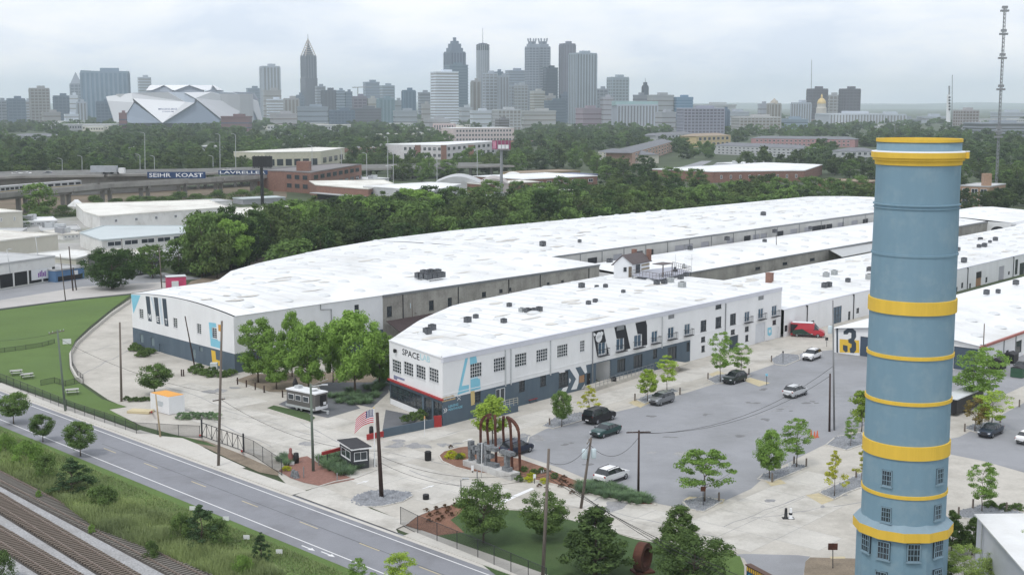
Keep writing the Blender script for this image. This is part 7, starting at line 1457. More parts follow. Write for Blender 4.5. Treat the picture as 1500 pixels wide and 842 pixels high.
gbuild('dark-windowed brick annex behind the broad dark tree', [(196, 405), (236, 398)], 14, 375, mat('dark_grey_wall', (.13, .13, .13), .8, .1), cr_roof, [(0, 5, 2)])
gbuild('very long cream-roofed building behind the tree belt, left of centre', [(332, 322), (430, 318), (640, 305)], 26, 311, wh_b, cr_roof); gbuild('low blue-grey roofed shed by the foot of the dark billboard', [(356, 300), (418, 297)], 10, 292, gwall, mat('pale_blue_roof', (.50, .55, .56)))
gbuild('small white gabled shed in front of the viaduct', [(110, 311), (126, 310)], 6, 303, wh_b, white_roof, roof='hip'); gbuild('flat white roof with rusty pipes behind the long white warehouse', [(165, 309), (340, 300)], 14, 303, wh_b, dirty_roof)
for i_, (x_, y_) in enumerate(((170, 302), (196, 303), (215, 300), (262, 298), (292, 297), (318, 296), (352, 292), (140, 305), (96, 316), (48, 322), (60, 318), (240, 300), (384, 290), (28, 332))): tree('bush', x_, y_, 12 + (i_ * 5) % 9, 26 + (i_ * 7) % 16, 'green scrub bush below the viaduct', 'scrub bushes below the viaduct')
r = random.Random(8)
for x0, x1, yb, yt, m_, rm_, lab in ((-60, 30, 352, 343, wh_b, dirty_roof, 'stained flat roof between the beige and cream-roofed buildings, left edge'), (92, 122, 352, 344, wh_b, cr_roof, 'small white annex left of the white workshop'), (30, 84, 333, 325, lightg, white_roof, 'low pale shed behind the cream roof, far left'), (60, 118, 344, 338, cream, dirty_roof, 'cream shed with grey roof beside the open lot, left'), (285, 345, 352, 341, wh_b, cr_roof, 'white block at the right end of the white workshop'), (232, 300, 384, 375, lightg, dirty_roof, 'grey-roofed hall half behind the tree belt, left'), (430, 500, 262, 256, brick_tan, dirty_roof, 'tan low shop before the highway, centre left'), (536, 570, 270, 263, lightg, white_roof, 'pale cabin block behind the low brick depot'), (640, 700, 294, 288, lightg, white_roof, 'flat white-roofed store before the arched sheds'), (700, 765, 297, 291, wh_b, white_roof, 'flat white-roofed store in front of the low brick workshop'), (800, 860, 288, 282, brick, cr_roof, 'low brick yard building right of the market building'), (520, 585, 224, 218, brick, tanr, 'brown roofed brick houses left of the white motel'), (420, 470, 205, 199, lightg, shg, 'grey-roofed school in the woods, centre left'), (560, 640, 203, 197, cream, cr_roof, 'cream flat-roofed works below the white tower'), (760, 830, 212, 206, brick_tan, shg, 'tan terrace among the trees, centre'), (1075, 1130, 246, 240, lightg, white_roof, 'white shed beyond the brick warehouse'), (140, 200, 222, 217, lightg, white_roof, 'white-roofed hall in the woods, upper left')):
    t, G, z, bk = gbuild(lab, [(x0, yb), (x1, yb - 2)], 16, yt, m_, rm_, [(0, 5, 1, .3, .85)]); c = (G[0] + G[1]) / 2 + bk * .4
    for k_ in range(3): q = c + (G[1] - G[0]) * r.uniform(-.35, .35) + bk * r.uniform(-.25, .4); MB().box((q.x, q.y, z + .8), (r.uniform(1.5, 3.5), 2, 1.6)).build('roof_unit', r.choice([grey_metal, gwall, light_metal]), t)
t, G, z, bk = gbuild('old red-brick factory with a square stair tower, left of centre beyond the trees', [(417, 281), (455, 284), (530, 268)], 16, 253, brick, mat('dark_flat_roof', (.2, .19, .19), .9), [(0, 3, 2, .1, .95, .55, .45), (1, 8, 2, .1, .95, .6, .45)], wfm=frame_dark)
c = at(444, 281) + Vector((0, 4, 0)); MB().box(c + Vector((0, 0, z + 2.2)), (6.2, 6, 4.4)).build('stair_tower', brick, t)
t, G, z, bk = gbuild('low brick depot with white roof and long loading canopy', [(463, 291), (540, 298), (577, 289)], 30, 277, brick, cr_roof, [(1, 4, 1, .3, .85, .5, .5)], wfm=frame_dark); w_ = Wall(G[0], G[1]); mb = MB(); w_.slab(mb, 1, w_.L - 1, 2.6, 2.9, 0, 4); mb.build('canopy', light_metal, t); mb = MB(); w_.slab(mb, 1, w_.L - 1, .1, 2.5, 0, .05); mb.build('opening', black, t)
gbuild('two-storey white and grey office with outside stair, centre left', [(577, 299), (632, 304), (675, 292)], 20, 280, lightg, white_roof, [(0, 5, 2, .1, .95, .6, .5), (1, 7, 2, .1, .95, .45, .5)], wfm=frame_dark)
for x0, x1, yb, yt, h_, lab, m in ((637, 703, 282, 268, 3, 'left grey arched shed beyond the white office', lightg), (700, 745, 283, 270, 2.6, 'second arched shed with a brick base', mat('pinkish_shed', (.38, .35, .34), .8)), (737, 766, 266, 260, 1.8, 'small bright white dome-roofed shed', wh_b)): gbuild(lab, [(x0, yb), (x1, yb)], 26, yt, m, m, roof='vault', hroof=h_)
gbuild('low brick workshop with white upper storey beyond the arched sheds', [(704, 284), (790, 280)], 16, 270, brick, cr_roof, [(0, 9, 1, .3, .8, .5, .5)], wfm=frame_dark)
gbuild('long low white-roofed market building in the centre distance', [(768, 276), (875, 270)], 40, 263, brick, white_roof, [(0, 8, 1, .2, .8)]); gbuild('ochre-topped shed behind the white-roofed market building', [(765, 260), (850, 256)], 20, 254, mat('ochre_wall', (.40, .30, .13)), tanr)
gbuild('blue-roofed bus shed beside the ochre-topped shed', [(842, 266), (876, 264)], 20, 257, mat('dark_blue_wall', (.05, .07, .16)), mat('slate_blue_roof', (.2, .22, .3)))
gbuild('cream auto workshop with stepped white roof beside the highway', [(388, 247), (470, 245), (505, 238)], 24, 222, mat('ivory_wall', (.52, .50, .40), .8, .1), cr_roof, [(0, 6, 1, .1, .6, .7, .8), (1, 4, 1, .1, .7)], wfm=frame_dark)
gbuild('long white two-storey motel with red-brown stairwells', [(588, 233), (650, 234), (728, 226)], 22, 213, mat('white_motel', (.58, .56, .57), .8), white_roof, [(0, 8, 2, .05, .95, .55, .5), (1, 10, 2, .05, .95, .5, .5)])
for x in (612, 650, 690): gbuild('red-brown stair block on the white motel, at ' + {612: 'its left', 650: 'its middle', 690: 'its right'}[x], [(x - 4, 235), (x + 4, 235)], 3, 213, brick, tanr)
gbuild('pink-and-white three-storey building below the centre skyline', [(664, 209), (753, 208)], 40, 188, mat('pink_white_wall', (.58, .50, .49), .8), white_roof, [(0, 18, 3, .05, .95, .6, .5)], wfm=frame_white)
gbuild('long red-banded store in the centre skyline foreground', [(634, 193), (666, 193)], 40, 181, mat('white_red_wall', (.58, .45, .45), .8), white_roof, [(0, 8, 1)])
t, G, z, bk = gbuild('large brick warehouse with bright white roof, right of centre', [(1044, 268), (1178, 266), (1204, 256)], 40, 250, brick, white_roof, [(0, 9, 1, .2, .8, .2, .5)])
gbuild('tan brick school with big blue windows right of the chimney', [(1405, 306), (1448, 308)], 22, 272, brick_tan, dirty_roof, [(0, 3, 2, .1, .95, .7, .65)], wfm=frame_white)
MB().box(at(1447, 307) + Vector((0, 3, 7)), (3, 3, 14)).build('stair_tower', brick_tan, t)
gbuild('low red-brick shed row before the tree belt, left of the chimney', [(1198, 277), (1275, 280)], 16, 264, brick, tanr, [(0, 6, 1, .2, .8)])
gbuild('cream four-storey apartment block with grey hip roof, right of centre', [(876, 234), (930, 240)], 18, 222, cream, shg, [(0, 9, 3, .05, .95, .4, .5)], roof='hip'); gbuild('cream and brick apartment wing stepping away behind the first block', [(926, 243), (985, 222)], 18, 224, mat('brick_cream_mix', (.42, .28, .22), .8), shg, [(0, 12, 3, .05, .95, .45, .5)], roof='hip')
gbuild('yellow apartment block behind dark trees, right of centre', [(1020, 216), (1070, 214)], 20, 200, mat('warm_yellow_wall', (.50, .40, .22), .8), tanr, [(0, 7, 2)], roof='hip')
gbuild('pale grey apartment row on the right, front one', [(1046, 226), (1170, 232)], 20, 213, lightg, shg, [(0, 18, 3, .05, .95, .5, .5)], roof='hip'); gbuild('grey-roofed apartment row on the right, rear one with red bays', [(1100, 214), (1252, 216)], 20, 203, mat('faded_red_wall', (.38, .22, .22), .8), shg, [(0, 22, 2, .05, .95, .5, .5)], roof='hip')
gbuild('grey apartment house close to the left of the chimney top', [(1228, 236), (1290, 236)], 20, 222, lightg, shg, [(0, 7, 2)], roof='hip'); gbuild('white long apartment house behind dark trees', [(960, 210), (1015, 206)], 16, 199, lightg, shg, [(0, 10, 2)], roof='hip')
gbuild('grey-roofed school behind trees at the upper left', [(10, 206), (72, 207)], 30, 199, gwall, shg, [(0, 8, 1)], roof='hip'); gbuild('small grey and white house among the trees left of centre', [(296, 228), (322, 228)], 14, 214, gwall, white_roof, [(0, 4, 2)])
def billboard(label, px0, px1, y0, y1, ybase, col, pole_m, marks=None):
    b = at((px0 + px1) / 2, ybase); D = b.y; p0, p1 = pd(px0, y0, D), pd(px1, y1, D); t = thing('billboard', label, 'billboard', b); MB().tube(b, Vector((b.x, b.y, p0.z)), .7, .6, 10).build('post', pole_m, t)
    mb = MB(); mb.obox(Vector((p0.x, D - .6, p1.z)), Vector((p1.x - p0.x, 0, 0)), Vector((0, 1.2, 0)), Vector((0, 0, p0.z - p1.z))); mb.build('panel', col, t)
    mb = MB(); 
    for k_ in range(5): x = p0.x + (p1.x - p0.x) * (k_ + .5) / 5; mb.box((x, D - .7, (p0.z + p1.z) / 2), (.25, .2, p0.z - p1.z + .8))
    mb.box(((p0.x + p1.x) / 2, D - 1.3, p1.z - .3), (p1.x - p0.x, 1.4, .2)); mb.build('frame', pole_m, t)
    if marks:
        mb = MB(); mb.box((p0.x + (p1.x - p0.x) * .62, D - .64, (p0.z + p1.z) / 2 - .8), ((p1.x - p0.x) * .6, .1, (p0.z - p1.z) * .45)); mb.build('print', frame_white, t)
        mb = MB(); mb.box((p0.x + (p1.x - p0.x) * .12, D - .66, (p0.z + p1.z) / 2), ((p1.x - p0.x) * .16, .1, (p0.z - p1.z) * .8)); mb.build('print', mat('pink_print', (.6, .25, .35)), t)
billboard('dark back of a large billboard on a single black pole above the trees', 370, 399, 229, 245, 300, black, black); billboard('pinkish billboard with white print above the centre trees', 721, 748, 206, 219, 290, mat('crimson_print', (.28, .07, .14), .7), grey_metal, True)
VP = [(-110, 330), (-25, 318), (33, 311), (97, 305), (156, 298), (212, 294), (267, 290), (320, 286), (372, 281), (430, 274), (500, 266)]
VG = pix(VP); VZ = [6.3] * 5 + [6.2, 6.1, 6.0, 5.9, 5.9, 5.9]; vc = mat('viaduct_concrete', (.30, .29, .27), .9, .15, .2, stain=(.14, .13, .12), samt=.6, sscale=.1, streak=True)
t = thing('rail_viaduct', 'concrete railway viaduct on paired columns crossing the upper left', 'viaduct', VG[3])
for i in range(len(VG) - 1):
    a, b = VG[i] + Vector((0, 0, VZ[i] + .8)), VG[i + 1] + Vector((0, 0, VZ[i + 1] + .8)); MB().beam(a, b, 8.5, .9).beam(a - Vector((0, 0, .9)), b - Vector((0, 0, .9)), 5.5, 1.0).build('deck', vc, t)
    d = (b - a).normalized(); nn = Vector((-d.y, d.x, 0)) * 4.1; MB().beam(a - nn + Vector((0, 0, .9)), b - nn + Vector((0, 0, .9)), .25, .9).beam(a + nn + Vector((0, 0, .9)), b + nn + Vector((0, 0, .9)), .25, .9).build('barrier', vc, t)
    p = VG[i]; mb = MB()
    for s in (-.3, .3): q = p + d * s * 6; MB().beam(Vector((q.x, q.y, 0)), Vector((q.x, q.y, VZ[i] - .6)), 1.5, 1.5).build('column', vc, t)
    mb.beam(p + Vector((0, 0, VZ[i] - .3)) - nn * .9, p + Vector((0, 0, VZ[i] - .3)) + nn * .9, 1.6, .9); mb.build('cap_beam', vc, t)
t = thing('train', 'silver metro train with a dark window band on the viaduct, upper left', 'train', VG[1] + Vector((0, 0, 7.6)))
for i, (a, b) in enumerate(((VG[0], VG[1]), (VG[1], VG[2]), (VG[2], VG[3].lerp(VG[4], .35)))):
    za, zb2 = 7.65, 7.65; d = (b - a); a2, b2 = a + d * .02, b - d * .02; A_, B_ = a2 + Vector((0, 0, za + 1.6)), b2 + Vector((0, 0, zb2 + 1.6)); MB().beam(A_, B_, 3.0, 2.9).build('carriage', mat('train_silver', (.42, .42, .42), .5, .05, metal=.2), t); nn = Vector((d.y, -d.x, 0)).normalized() * 1.52
    mb = MB(); 
    for k_ in range(8): s = (k_ + .15) / 8; mb.beam(A_.lerp(B_, s) + nn + Vector((0, 0, .35)), A_.lerp(B_, s + .09) + nn + Vector((0, 0, .35)), .05, .9)
    mb.build('windows', black, t); MB().beam(A_ + nn * .99 + Vector((0, 0, -.5)), B_ + nn * .99 + Vector((0, 0, -.5)), .12, .25).build('stripe', mat('ochre_wall', (.40, .30, .13)), t)
HPX = [(-160, 300), (0, 291), (130, 286), (260, 279), (420, 270), (560, 264), (640, 261), (735, 257)]; HG = pix(HPX); HZ = [pd(x, y, g.y).z for (x, y), g in zip([(-160, 268), (0, 260), (130, 258), (260, 256), (420, 251), (560, 248), (640, 246), (735, 244)], HG)]
t = thing('elevated_highway', 'elevated highway with parapets running across the upper left and centre', 'highway', HG[3])
for i in range(len(HG) - 1):
    a, b = HG[i] + Vector((0, 12, HZ[i])), HG[i + 1] + Vector((0, 12, HZ[i + 1])); MB().beam(a, b, 24, 1.0).build('deck', vc, t); MB().beam(a + Vector((0, -12, 1.0)), b + Vector((0, -12, 1.0)), .4, 1.3).beam(a + Vector((0, 12, 1.0)), b + Vector((0, 12, 1.0)), .4, 1.3).build('parapet', mat('grey_parapet', (.34, .34, .33), .9, .12, .3), t)
    if i < 3: MB().beam(a - Vector((0, 9, a.z / 2)), b - Vector((0, 9, b.z / 2)), .6, a.z).build('retaining_wall', vc, t)
    else:
        for k_ in range(3): p = a.lerp(b, (k_ + .5) / 3); [MB().box((p.x, p.y + s, (p.z - .5) / 2), (1.3, 1.3, p.z - .5)).build('pier', vc, t) for s in (-9, 6)]
gw = mat('graffiti_navy', (.02, .05, .13), .7, .1)
def graffiti(x0, x1, y0, y1, yb, txt, lab):
    D = at((x0 + x1) / 2, 288).y; A_, B_ = pd(x0, y1, D), pd(x1, y1, D); t = thing('graffiti_wall', lab, 'wall', Vector((A_.x, D, 0))); w_ = Wall(Vector((A_.x, D, 0)), Vector((B_.x, D, 0))); z0, z1 = pd(x0, y1, D).z, pd(x0, y0, D).z
    mb = MB(); w_.slab(mb, 0, w_.L, z0, z1, -.3, 0); mb.build('panel', gw, t); w_.text(t, txt, w_.L * .03, w_.L * .96, z0 + (z1 - z0) * .2, frame_white, o=.06, height=(z1 - z0) * .62)
graffiti(216, 301, 252, 261.5, 0, 'SEIHR  KOAST', 'navy wall with big white graffiti letters SEIHR KOAST beside the viaduct'); graffiti(320, 392, 249.5, 256, 0, 'LAVRELLER', 'navy wall with smaller white graffiti letters right of the first')
t = thing('lorry', 'white articulated lorry on the elevated highway', 'lorry', at(155, 270)); D = HG[2].y + 6; p = pd(134, 257, D); q = pd(172, 257, D); z_ = HZ[2] + .6; MB().box(((p.x + q.x) / 2, D, z_ + 2.3), ((q.x - p.x), 2.5, 2.9)).build('trailer', mat('lorry_grey', (.35, .37, .40), .6), t); MB().box((q.x + 2.2, D, z_ + 1.6), (2.6, 2.4, 2.4)).build('cab', frame_white, t)
for k_ in range(4): MB().tube((p.x + 3 + k_ * 3.2, D - 1.25, z_ + .5), (p.x + 3 + k_ * 3.2, D + 1.25, z_ + .5), .5).build('wheel', tyre, t)
cars = [o for o in bpy.data.objects if o.name.startswith('parked_car') and o.type == 'EMPTY']
src = {c['label'].split()[0]: c for c in cars}
for px, k_, lab in ((25, 'white', 'white car on the highway near the left edge'), (38, 'white', 'second white car on the highway near the left edge'), (70, 'dark', 'dark car on the highway above the train'), (332, 'white', 'white car on the highway above the smaller graffiti'), (455, 'silver', 'silver car on the highway, centre left'), (570, 'white', 'white car on the highway above the depot'), (655, 'grey', 'grey car on the highway right of the tall lamp')):
    i = max(j for j in range(len(HPX)) if HPX[j][0] <= px); f_ = (px - HPX[i][0]) / (HPX[i + 1][0] - HPX[i][0]); g = HG[i].lerp(HG[i + 1], f_); zz = HZ[i] + (HZ[i + 1] - HZ[i]) * f_ + .5; c = copy_tree(src[k_]); c.location = (pd(px, 255, g.y + 8).x, g.y + 8, zz); c.rotation_euler = (0, 0, .03 if px % 2 else 3.17); c['label'] = lab; c['group'] = 'cars on the elevated highway'
for i, (x, y0, y1) in enumerate(((91, 258, 234), (120, 258, 230), (205, 255, 228), (226, 252, 230), (312, 252, 196 + 34), (322, 250, 198), (345, 250, 198), (457, 250, 215), (568, 262, 202), (537, 246, 226), (576, 248, 222), (640, 246, 220), (699, 243, 220), (212, 250, 196), (500, 246, 220))):
    D = 690; b = pd(x, y0, D); tp_ = pd(x, y1, D); b.z = 0; t = thing('street_lamp', 'tall slender highway lamp, number %s from the left' % (['one', 'two', 'three', 'four', 'five', 'six', 'seven', 'nine', 'twelve', 'ten', 'thirteen', 'fourteen', 'fifteen', 'eight', 'eleven'][i]), 'street lamp', b, 0, 'highway lamps'); MB().tube(b, tp_, .22, .14, 6).build('pole', light_metal, t); MB().path([tp_, tp_ + Vector((-1, 0, .6)), tp_ + Vector((-2.4, 0, .8))], .1, 5).build('arm', light_metal, t)
# ---- skyline ----
def style_mat(c, nm, rough=.4): return mat(nm, c, rough, .12, .02, spec=.5)
def tower(label, px0, px1, ytop, D, col, style='g', rot=22, ratio=.8, gl=(.08, .11, .16), step=4.2, top=None, cat='skyscraper', name='office_tower', z0=0):
    cx = (px0 + px1) / 2; r = math.radians(rot); k = (ray(cx, 170).y); Wt = (px1 - px0) / F * D / k; w = Wt / (math.cos(r) + ratio * abs(math.sin(r))); d = w * ratio; c = pd(cx, 170, D); zt = pd(cx, ytop, D).z; t = thing(name, label, cat, (c.x, D, 0), r)
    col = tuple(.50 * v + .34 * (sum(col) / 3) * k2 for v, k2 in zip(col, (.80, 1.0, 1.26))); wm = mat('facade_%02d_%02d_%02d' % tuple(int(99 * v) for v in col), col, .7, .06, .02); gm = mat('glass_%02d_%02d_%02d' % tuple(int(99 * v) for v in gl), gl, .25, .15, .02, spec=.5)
    def part(nm, mb, m): o = mb.build(nm, m, None); o.parent = t; return o
    core = MB().box((0, 0, zt / 2), (w * .985, d * .985, zt)); part('core', core, gm if style in 'hvg' else wm); mpp = D / F; fb = MB(); h = step * mpp; e = .012 * w + .3
    if style in 'hg':
        z = z0 + h
        while z < zt - h * .3: fb.box((0, 0, z), (w + e, d + e, h * (.5 if style == 'h' else .36))); z += h
    if style in 'vg':
        for (L_, ax) in ((w, 0), (d, 1)):
            n_ = max(2, int(L_ / (h * (1.0 if style == 'v' else 1.15))))
            for i in range(n_ + 1):
                p = -L_ / 2 + L_ * i / n_; s = h * (.48 if style == 'v' else .30)
                for sg in (-1, 1): fb.box((p, sg * d / 2, zt / 2) if ax == 0 else (sg * w / 2, p, zt / 2), (s, e, zt) if ax == 0 else (e, s, zt))
    if style == 'p':
        z = z0 + h * 1.3
        while z < zt - h * .5: fb.box((0, 0, z), (w + .05, d + .05, h * .34)); z += h * 1.6
        o = part('window_bands', fb, gm)
    elif fb.v: o = part('facade_grid', fb, wm)
    if fb.v: o['kind'] = 'stuff'
    part('roof', MB().box((0, 0, zt + h * .15), (w * 1.02, d * 1.02, h * .5)), wm); part('roof_plant', MB().box((w * .1, 0, zt + h * .7), (w * .4, d * .4, h * .9)), wm)
    return t, c, w, d, zt, mpp, wm, gm
PALE, TAN, GREY, BLUE, WHITE = (.46, .47, .49), (.42, .37, .31), (.27, .29, .33), (.13, .19, .27), (.68, .68, .68)
SK = [
 (-6, 12, 149, 3000, GREY, 'g', 'grey-blue office block at the extreme left of the skyline'), (10, 39, 146, 2900, BLUE, 'g', 'dark blue office block second from the left edge'), (36, 46, 149, 3100, PALE, 'h', 'thin pale block beside the second office block'),
 (43, 75, 131, 3000, TAN, 'g', 'tan tower with a plain square top, left of the stadium'), (78, 105, 142, 3100, BLUE, 'g', 'blue glass block right of the tan tower'), (102, 116, 141, 3000, WHITE, 'p', 'slim white block before the pointed tower'), (112, 128, 151, 2950, PALE, 'v', 'lower pale ribbed block left of the great glass slab'), (60, 90, 166, 2600, TAN, 'p', 'low tan building at the foot of the tan tower'), (93, 116, 169, 2500, WHITE, 'p', 'low white building left of the stadium'),
 (203, 224, 115, 4200, PALE, 'h', 'pale distant tower just above the stadium roof'), (382, 412, 99, 3800, PALE, 'v', 'tall pale ribbed tower right of the stadium'), (385, 414, 134, 3500, TAN, 'p', 'lower tan front of the tall pale ribbed tower'), (361, 384, 131, 4300, BLUE, 'h', 'hazy blue block right behind the stadium'),
 (390, 416, 147, 2900, WHITE, 'h', 'white banded block left of the spired tower'), (415, 439, 146, 3300, TAN, 'v', 'tan ribbed block at the left foot of the spired tower'), (434, 446, 141, 3600, BLUE, 'g', 'slim blue block touching the spired tower'), (462, 478, 128, 3900, GREY, 'h', 'grey block right behind the spired tower'), (471, 495, 134, 3300, (.10, .11, .14), 'v', 'black-framed block right of the spired tower'), (492, 506, 134, 3300, (.25, .32, .4), 'h', 'grey-blue glass block right of the black-framed one'), (505, 517, 136, 3300, BLUE, 'h', 'dark blue glass block before the construction crane'),
 (532, 557, 122, 4200, (.18, .24, .33), 'h', 'taller hotel of the pair beside the crane'), (556, 579, 127, 4300, (.25, .32, .38), 'h', 'shorter hotel of the pair, right of the taller'), (516, 538, 143, 2900, (.25, .2, .25), 'g', 'dark block with a violet screen'), (537, 553, 146, 2900, (.5, .46, .35), 'p', 'cream block right of the violet screen'), (552, 578, 146, 2850, (.18, .3, .34), 'v', 'green glass block with white columns'), (576, 590, 149, 3500, (.3, .33, .33), 'p', 'small greyish block left of the blue glass tower'), (589, 609, 134, 3000, (.10, .2, .3), 'v', 'blue glass tower alone left of the white banded tower'),
 (612, 631, 137, 3700, GREY, 'h', 'grey block left behind the white banded tower'), (617, 631, 154, 2900, TAN, 'p', 'low tan block at the left foot of the white banded tower'), (630.5, 672, 107, 2500, (.78, .78, .78), 'h', 'bright white tower with even horizontal bands'), (651, 686, 97, 3100, (.14, .22, .29), 'h', 'blue glass slab before the stepped dark tower'),
 (690, 704, 120, 3200, TAN, 'v', 'slim tan tower left of the round tower'), (707, 729, 109, 3000, PALE, 'g', 'pale angled tower before the round tower'), (724, 737, 107, 3200, (.12, .2, .26), 'v', 'dark teal slab behind the grey blank tower'), (729, 745, 113, 2950, (.36, .37, .39), 'v', 'grey slab with blank side wall'), (740, 770, 105, 3900, (.24, .28, .36), 'h', 'wide grey-blue tower with a white left edge'), (744, 769, 127, 3300, (.42, .44, .46), 'g', 'white-framed glass block below the wide grey tower'),
 (795, 817, 101, 3000, (.04, .07, .11), 'h', 'dark glass tower with sloping reflections'), (819, 842, 66, 3300, (.20, .19, .24), 'v', 'tall mauve-grey tower behind the ribbed slab'), (833, 873, 80, 2800, (.38, .42, .45), 'v', 'broad slab with strong vertical light ribs'), (776, 798, 135, 2800, (.5, .46, .36), 'h', 'cream banded block below the twin crowned towers'), (797, 814, 142, 2900, TAN, 'p', 'stepped tan block right of the cream banded block'), (753, 773, 126, 3200, (.42, .42, .40), 'g', 'beige grid block left of the cream banded block'),
 (797, 829, 149, 2600, (.10, .15, .20), 'h', 'dark glass low block before the dark glass tower'), (819, 834, 140, 3000, (.12, .17, .24), 'g', 'blue block left foot of the ribbed slab'), (873, 890, 132, 3300, GREY, 'g', 'grey block right of the ribbed slab'), (879, 898, 144, 2800, (.48, .42, .42), 'p', 'pale pink blank block right of the ribbed slab'), (889, 920, 115, 3600, (.33, .38, .40), 'g', 'greenish-grey gridded tower right of the main cluster'), (927, 948, 141, 2900, (.24, .24, .26), 'p', 'grey-brown block at the foot of the small dark spire'), (948, 986, 141, 2700, (.42, .40, .36), 'p', 'long beige block right of the small dark spire'), (985, 1014, 144, 2700, (.12, .28, .45), 'h', 'bright blue panelled block'),
 (843, 881, 160, 2300, (.40, .26, .28), 'p', 'pink low building in front of the ribbed slab'), (764, 814, 164, 2200, (.48, .44, .36), 'p', 'cream low building with rows of windows'), (721, 763, 162, 2150, (.56, .53, .48), 'g', 'white low building with deep square windows'), (688, 720, 164, 2300, (.60, .60, .58), 'p', 'white parking block right of the white tower'), (672, 692, 159, 2600, (.52, .52, .50), 'p', 'pale block touching the white tower'), (725, 746, 176, 1900, (.25, .22, .2), 'h', 'small brown banded parking block'), (435, 482, 158, 2600, (.30, .34, .38), 'p', 'grey-blue hall at the right foot of the spired tower'), (394, 436, 168, 2300, (.48, .42, .38), 'p', 'tan low hall left of the grey-blue hall'), (482, 520, 163, 2500, BLUE, 'g', 'blue low block before the black-framed block'), (512, 560, 160, 2600, (.16, .16, .18), 'h', 'dark parking structure below the violet screen'), (575, 612, 164, 2500, (.36, .38, .38), 'p', 'grey low block before the blue glass tower'),
 (898, 961, 155, 2250, (.50, .50, .52), 'v', 'civic hall with a green roof and tall white columns'), (994, 1058, 160, 1700, (.40, .37, .44), 'g', 'lavender government building with square windows'), (1057, 1068, 162, 2000, BLUE, 'v', 'blue glass edge block right of the lavender building'), (1075, 1140, 173, 1950, (.55, .49, .40), 'g', 'cream building with many windows, right of the lavender one'), (1110, 1125, 154, 2900, (.42, .40, .42), 'p', 'grey block left of the domed tan tower'), (1124, 1143, 153, 2700, (.48, .42, .33), 'v', 'tan tower with a small pyramidal dome'), (1159, 1187, 152, 2700, (.52, .53, .55), 'v', 'white-columned block left of the dark twin blocks'),
 (1182, 1210, 132, 3000, (.13, .11, .13), 'g', 'left dark brown block of the twin blocks'), (1229, 1258, 132, 3000, (.13, .11, .13), 'g', 'right dark brown block of the twin blocks'), (1209, 1230, 141, 3200, (.45, .41, .36), 'g', 'cream building between the dark twin blocks'), (1201, 1288, 168, 2500, (.62, .61, .60), 'v', 'long white pilastered building below the dark twin blocks'), (1276, 1323, 169, 2600, (.56, .56, .55), 'v', 'white building at the right end of the long pilastered one'), (1398, 1432, 163, 1950, (.50, .42, .36), 'g', 'pinkish tan brick building right of the white smokestack'), (1420, 1504, 181, 1600, (.36, .37, .38), 'h', 'grey parking deck at the right edge above the trees'), (1140, 1182, 176, 2000, (.30, .38, .44), 'p', 'pale blue-grey hall right of the cream building'), (1016, 1075, 155, 3400, (.5, .47, .40), 'p', 'long hazy cream block behind the lavender building'), (1058, 1096, 165, 2600, (.46, .46, .46), 'p', 'pale shed beyond the lavender building'),
 (1290, 1345, 176, 2700, (.3, .3, .3), 'p', 'dark low roofs left of the smokestack'), (1455, 1500, 166, 3300, (.5, .5, .5), 'p', 'pale low sheds at the far right horizon'), (1345, 1385, 172, 2900, (.5, .5, .5), 'p', 'pale curved-roof store left of the smokestack'), (140, 172, 150, 2650, (.14, .20, .28), 'g', 'lower front of the great glass slab'), (960, 990, 166, 2000, (.45, .42, .4), 'p', 'low tan block below the long beige block'), (620, 660, 176, 2000, (.45, .42, .38), 'p', 'low sheds at the foot of the white tower')]
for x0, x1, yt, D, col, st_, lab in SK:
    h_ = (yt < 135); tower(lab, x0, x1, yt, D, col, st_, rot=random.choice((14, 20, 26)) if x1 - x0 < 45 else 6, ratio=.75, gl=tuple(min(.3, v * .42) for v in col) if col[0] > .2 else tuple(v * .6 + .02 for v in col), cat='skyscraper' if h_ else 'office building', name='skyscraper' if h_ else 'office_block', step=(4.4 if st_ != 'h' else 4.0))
def addpart(tt, nm, mb, m): o = mb.build(nm, m, None); o.parent = tt; return o
t, c, w, d, zt, mpp, wm, gm = tower('great pale glass slab left of the stadium, its top edge slightly sloping', 123, 190, 107, 3300, (.22, .31, .40), 'v', rot=8, ratio=.3, gl=(.13, .20, .28), name='skyscraper', step=6); addpart(t, 'sloped_top', MB().add([(-w / 2, -d / 2, zt), (w / 2, -d / 2, zt), (-w / 2, -d / 2, zt + 6), (-w / 2, d / 2, zt), (w / 2, d / 2, zt), (-w / 2, d / 2, zt + 6)], [(0, 1, 2), (3, 5, 4), (0, 2, 5, 3), (2, 1, 4, 5)]), wm)
t, c, w, d, zt, mpp, wm, gm = tower('slim tower with a pointed pyramid top, left of the glass slab', 103, 124, 124, 4300, (.30, .31, .35), 'g', rot=20, ratio=.9, name='skyscraper'); addpart(t, 'pyramid_roof', MB().add([(-w / 2, -d / 2, zt), (w / 2, -d / 2, zt), (w / 2, d / 2, zt), (-w / 2, d / 2, zt), (0, 0, zt + 18 * mpp)], [(0, 1, 4), (1, 2, 4), (2, 3, 4), (3, 0, 4)]), wm)
t, c, w, d, zt, mpp, wm, gm = tower('tallest tower of the skyline with an open pyramid and needle spire', 442, 465, 83, 4200, (.13, .13, .17), 'v', rot=34, ratio=1, gl=(.05, .055, .08), name='skyscraper', step=3.4); mb = MB()
addpart(t, 'podium', MB().box((0, 0, zt * .32), (w * 1.13, d * 1.13, zt * .64)), gm)
for a, b in ((-1, -1), (1, -1), (1, 1), (-1, 1)): mb.beam((a * w / 2, b * d / 2, zt), (0, 0, zt + 25 * mpp), 2.2, 2.2)
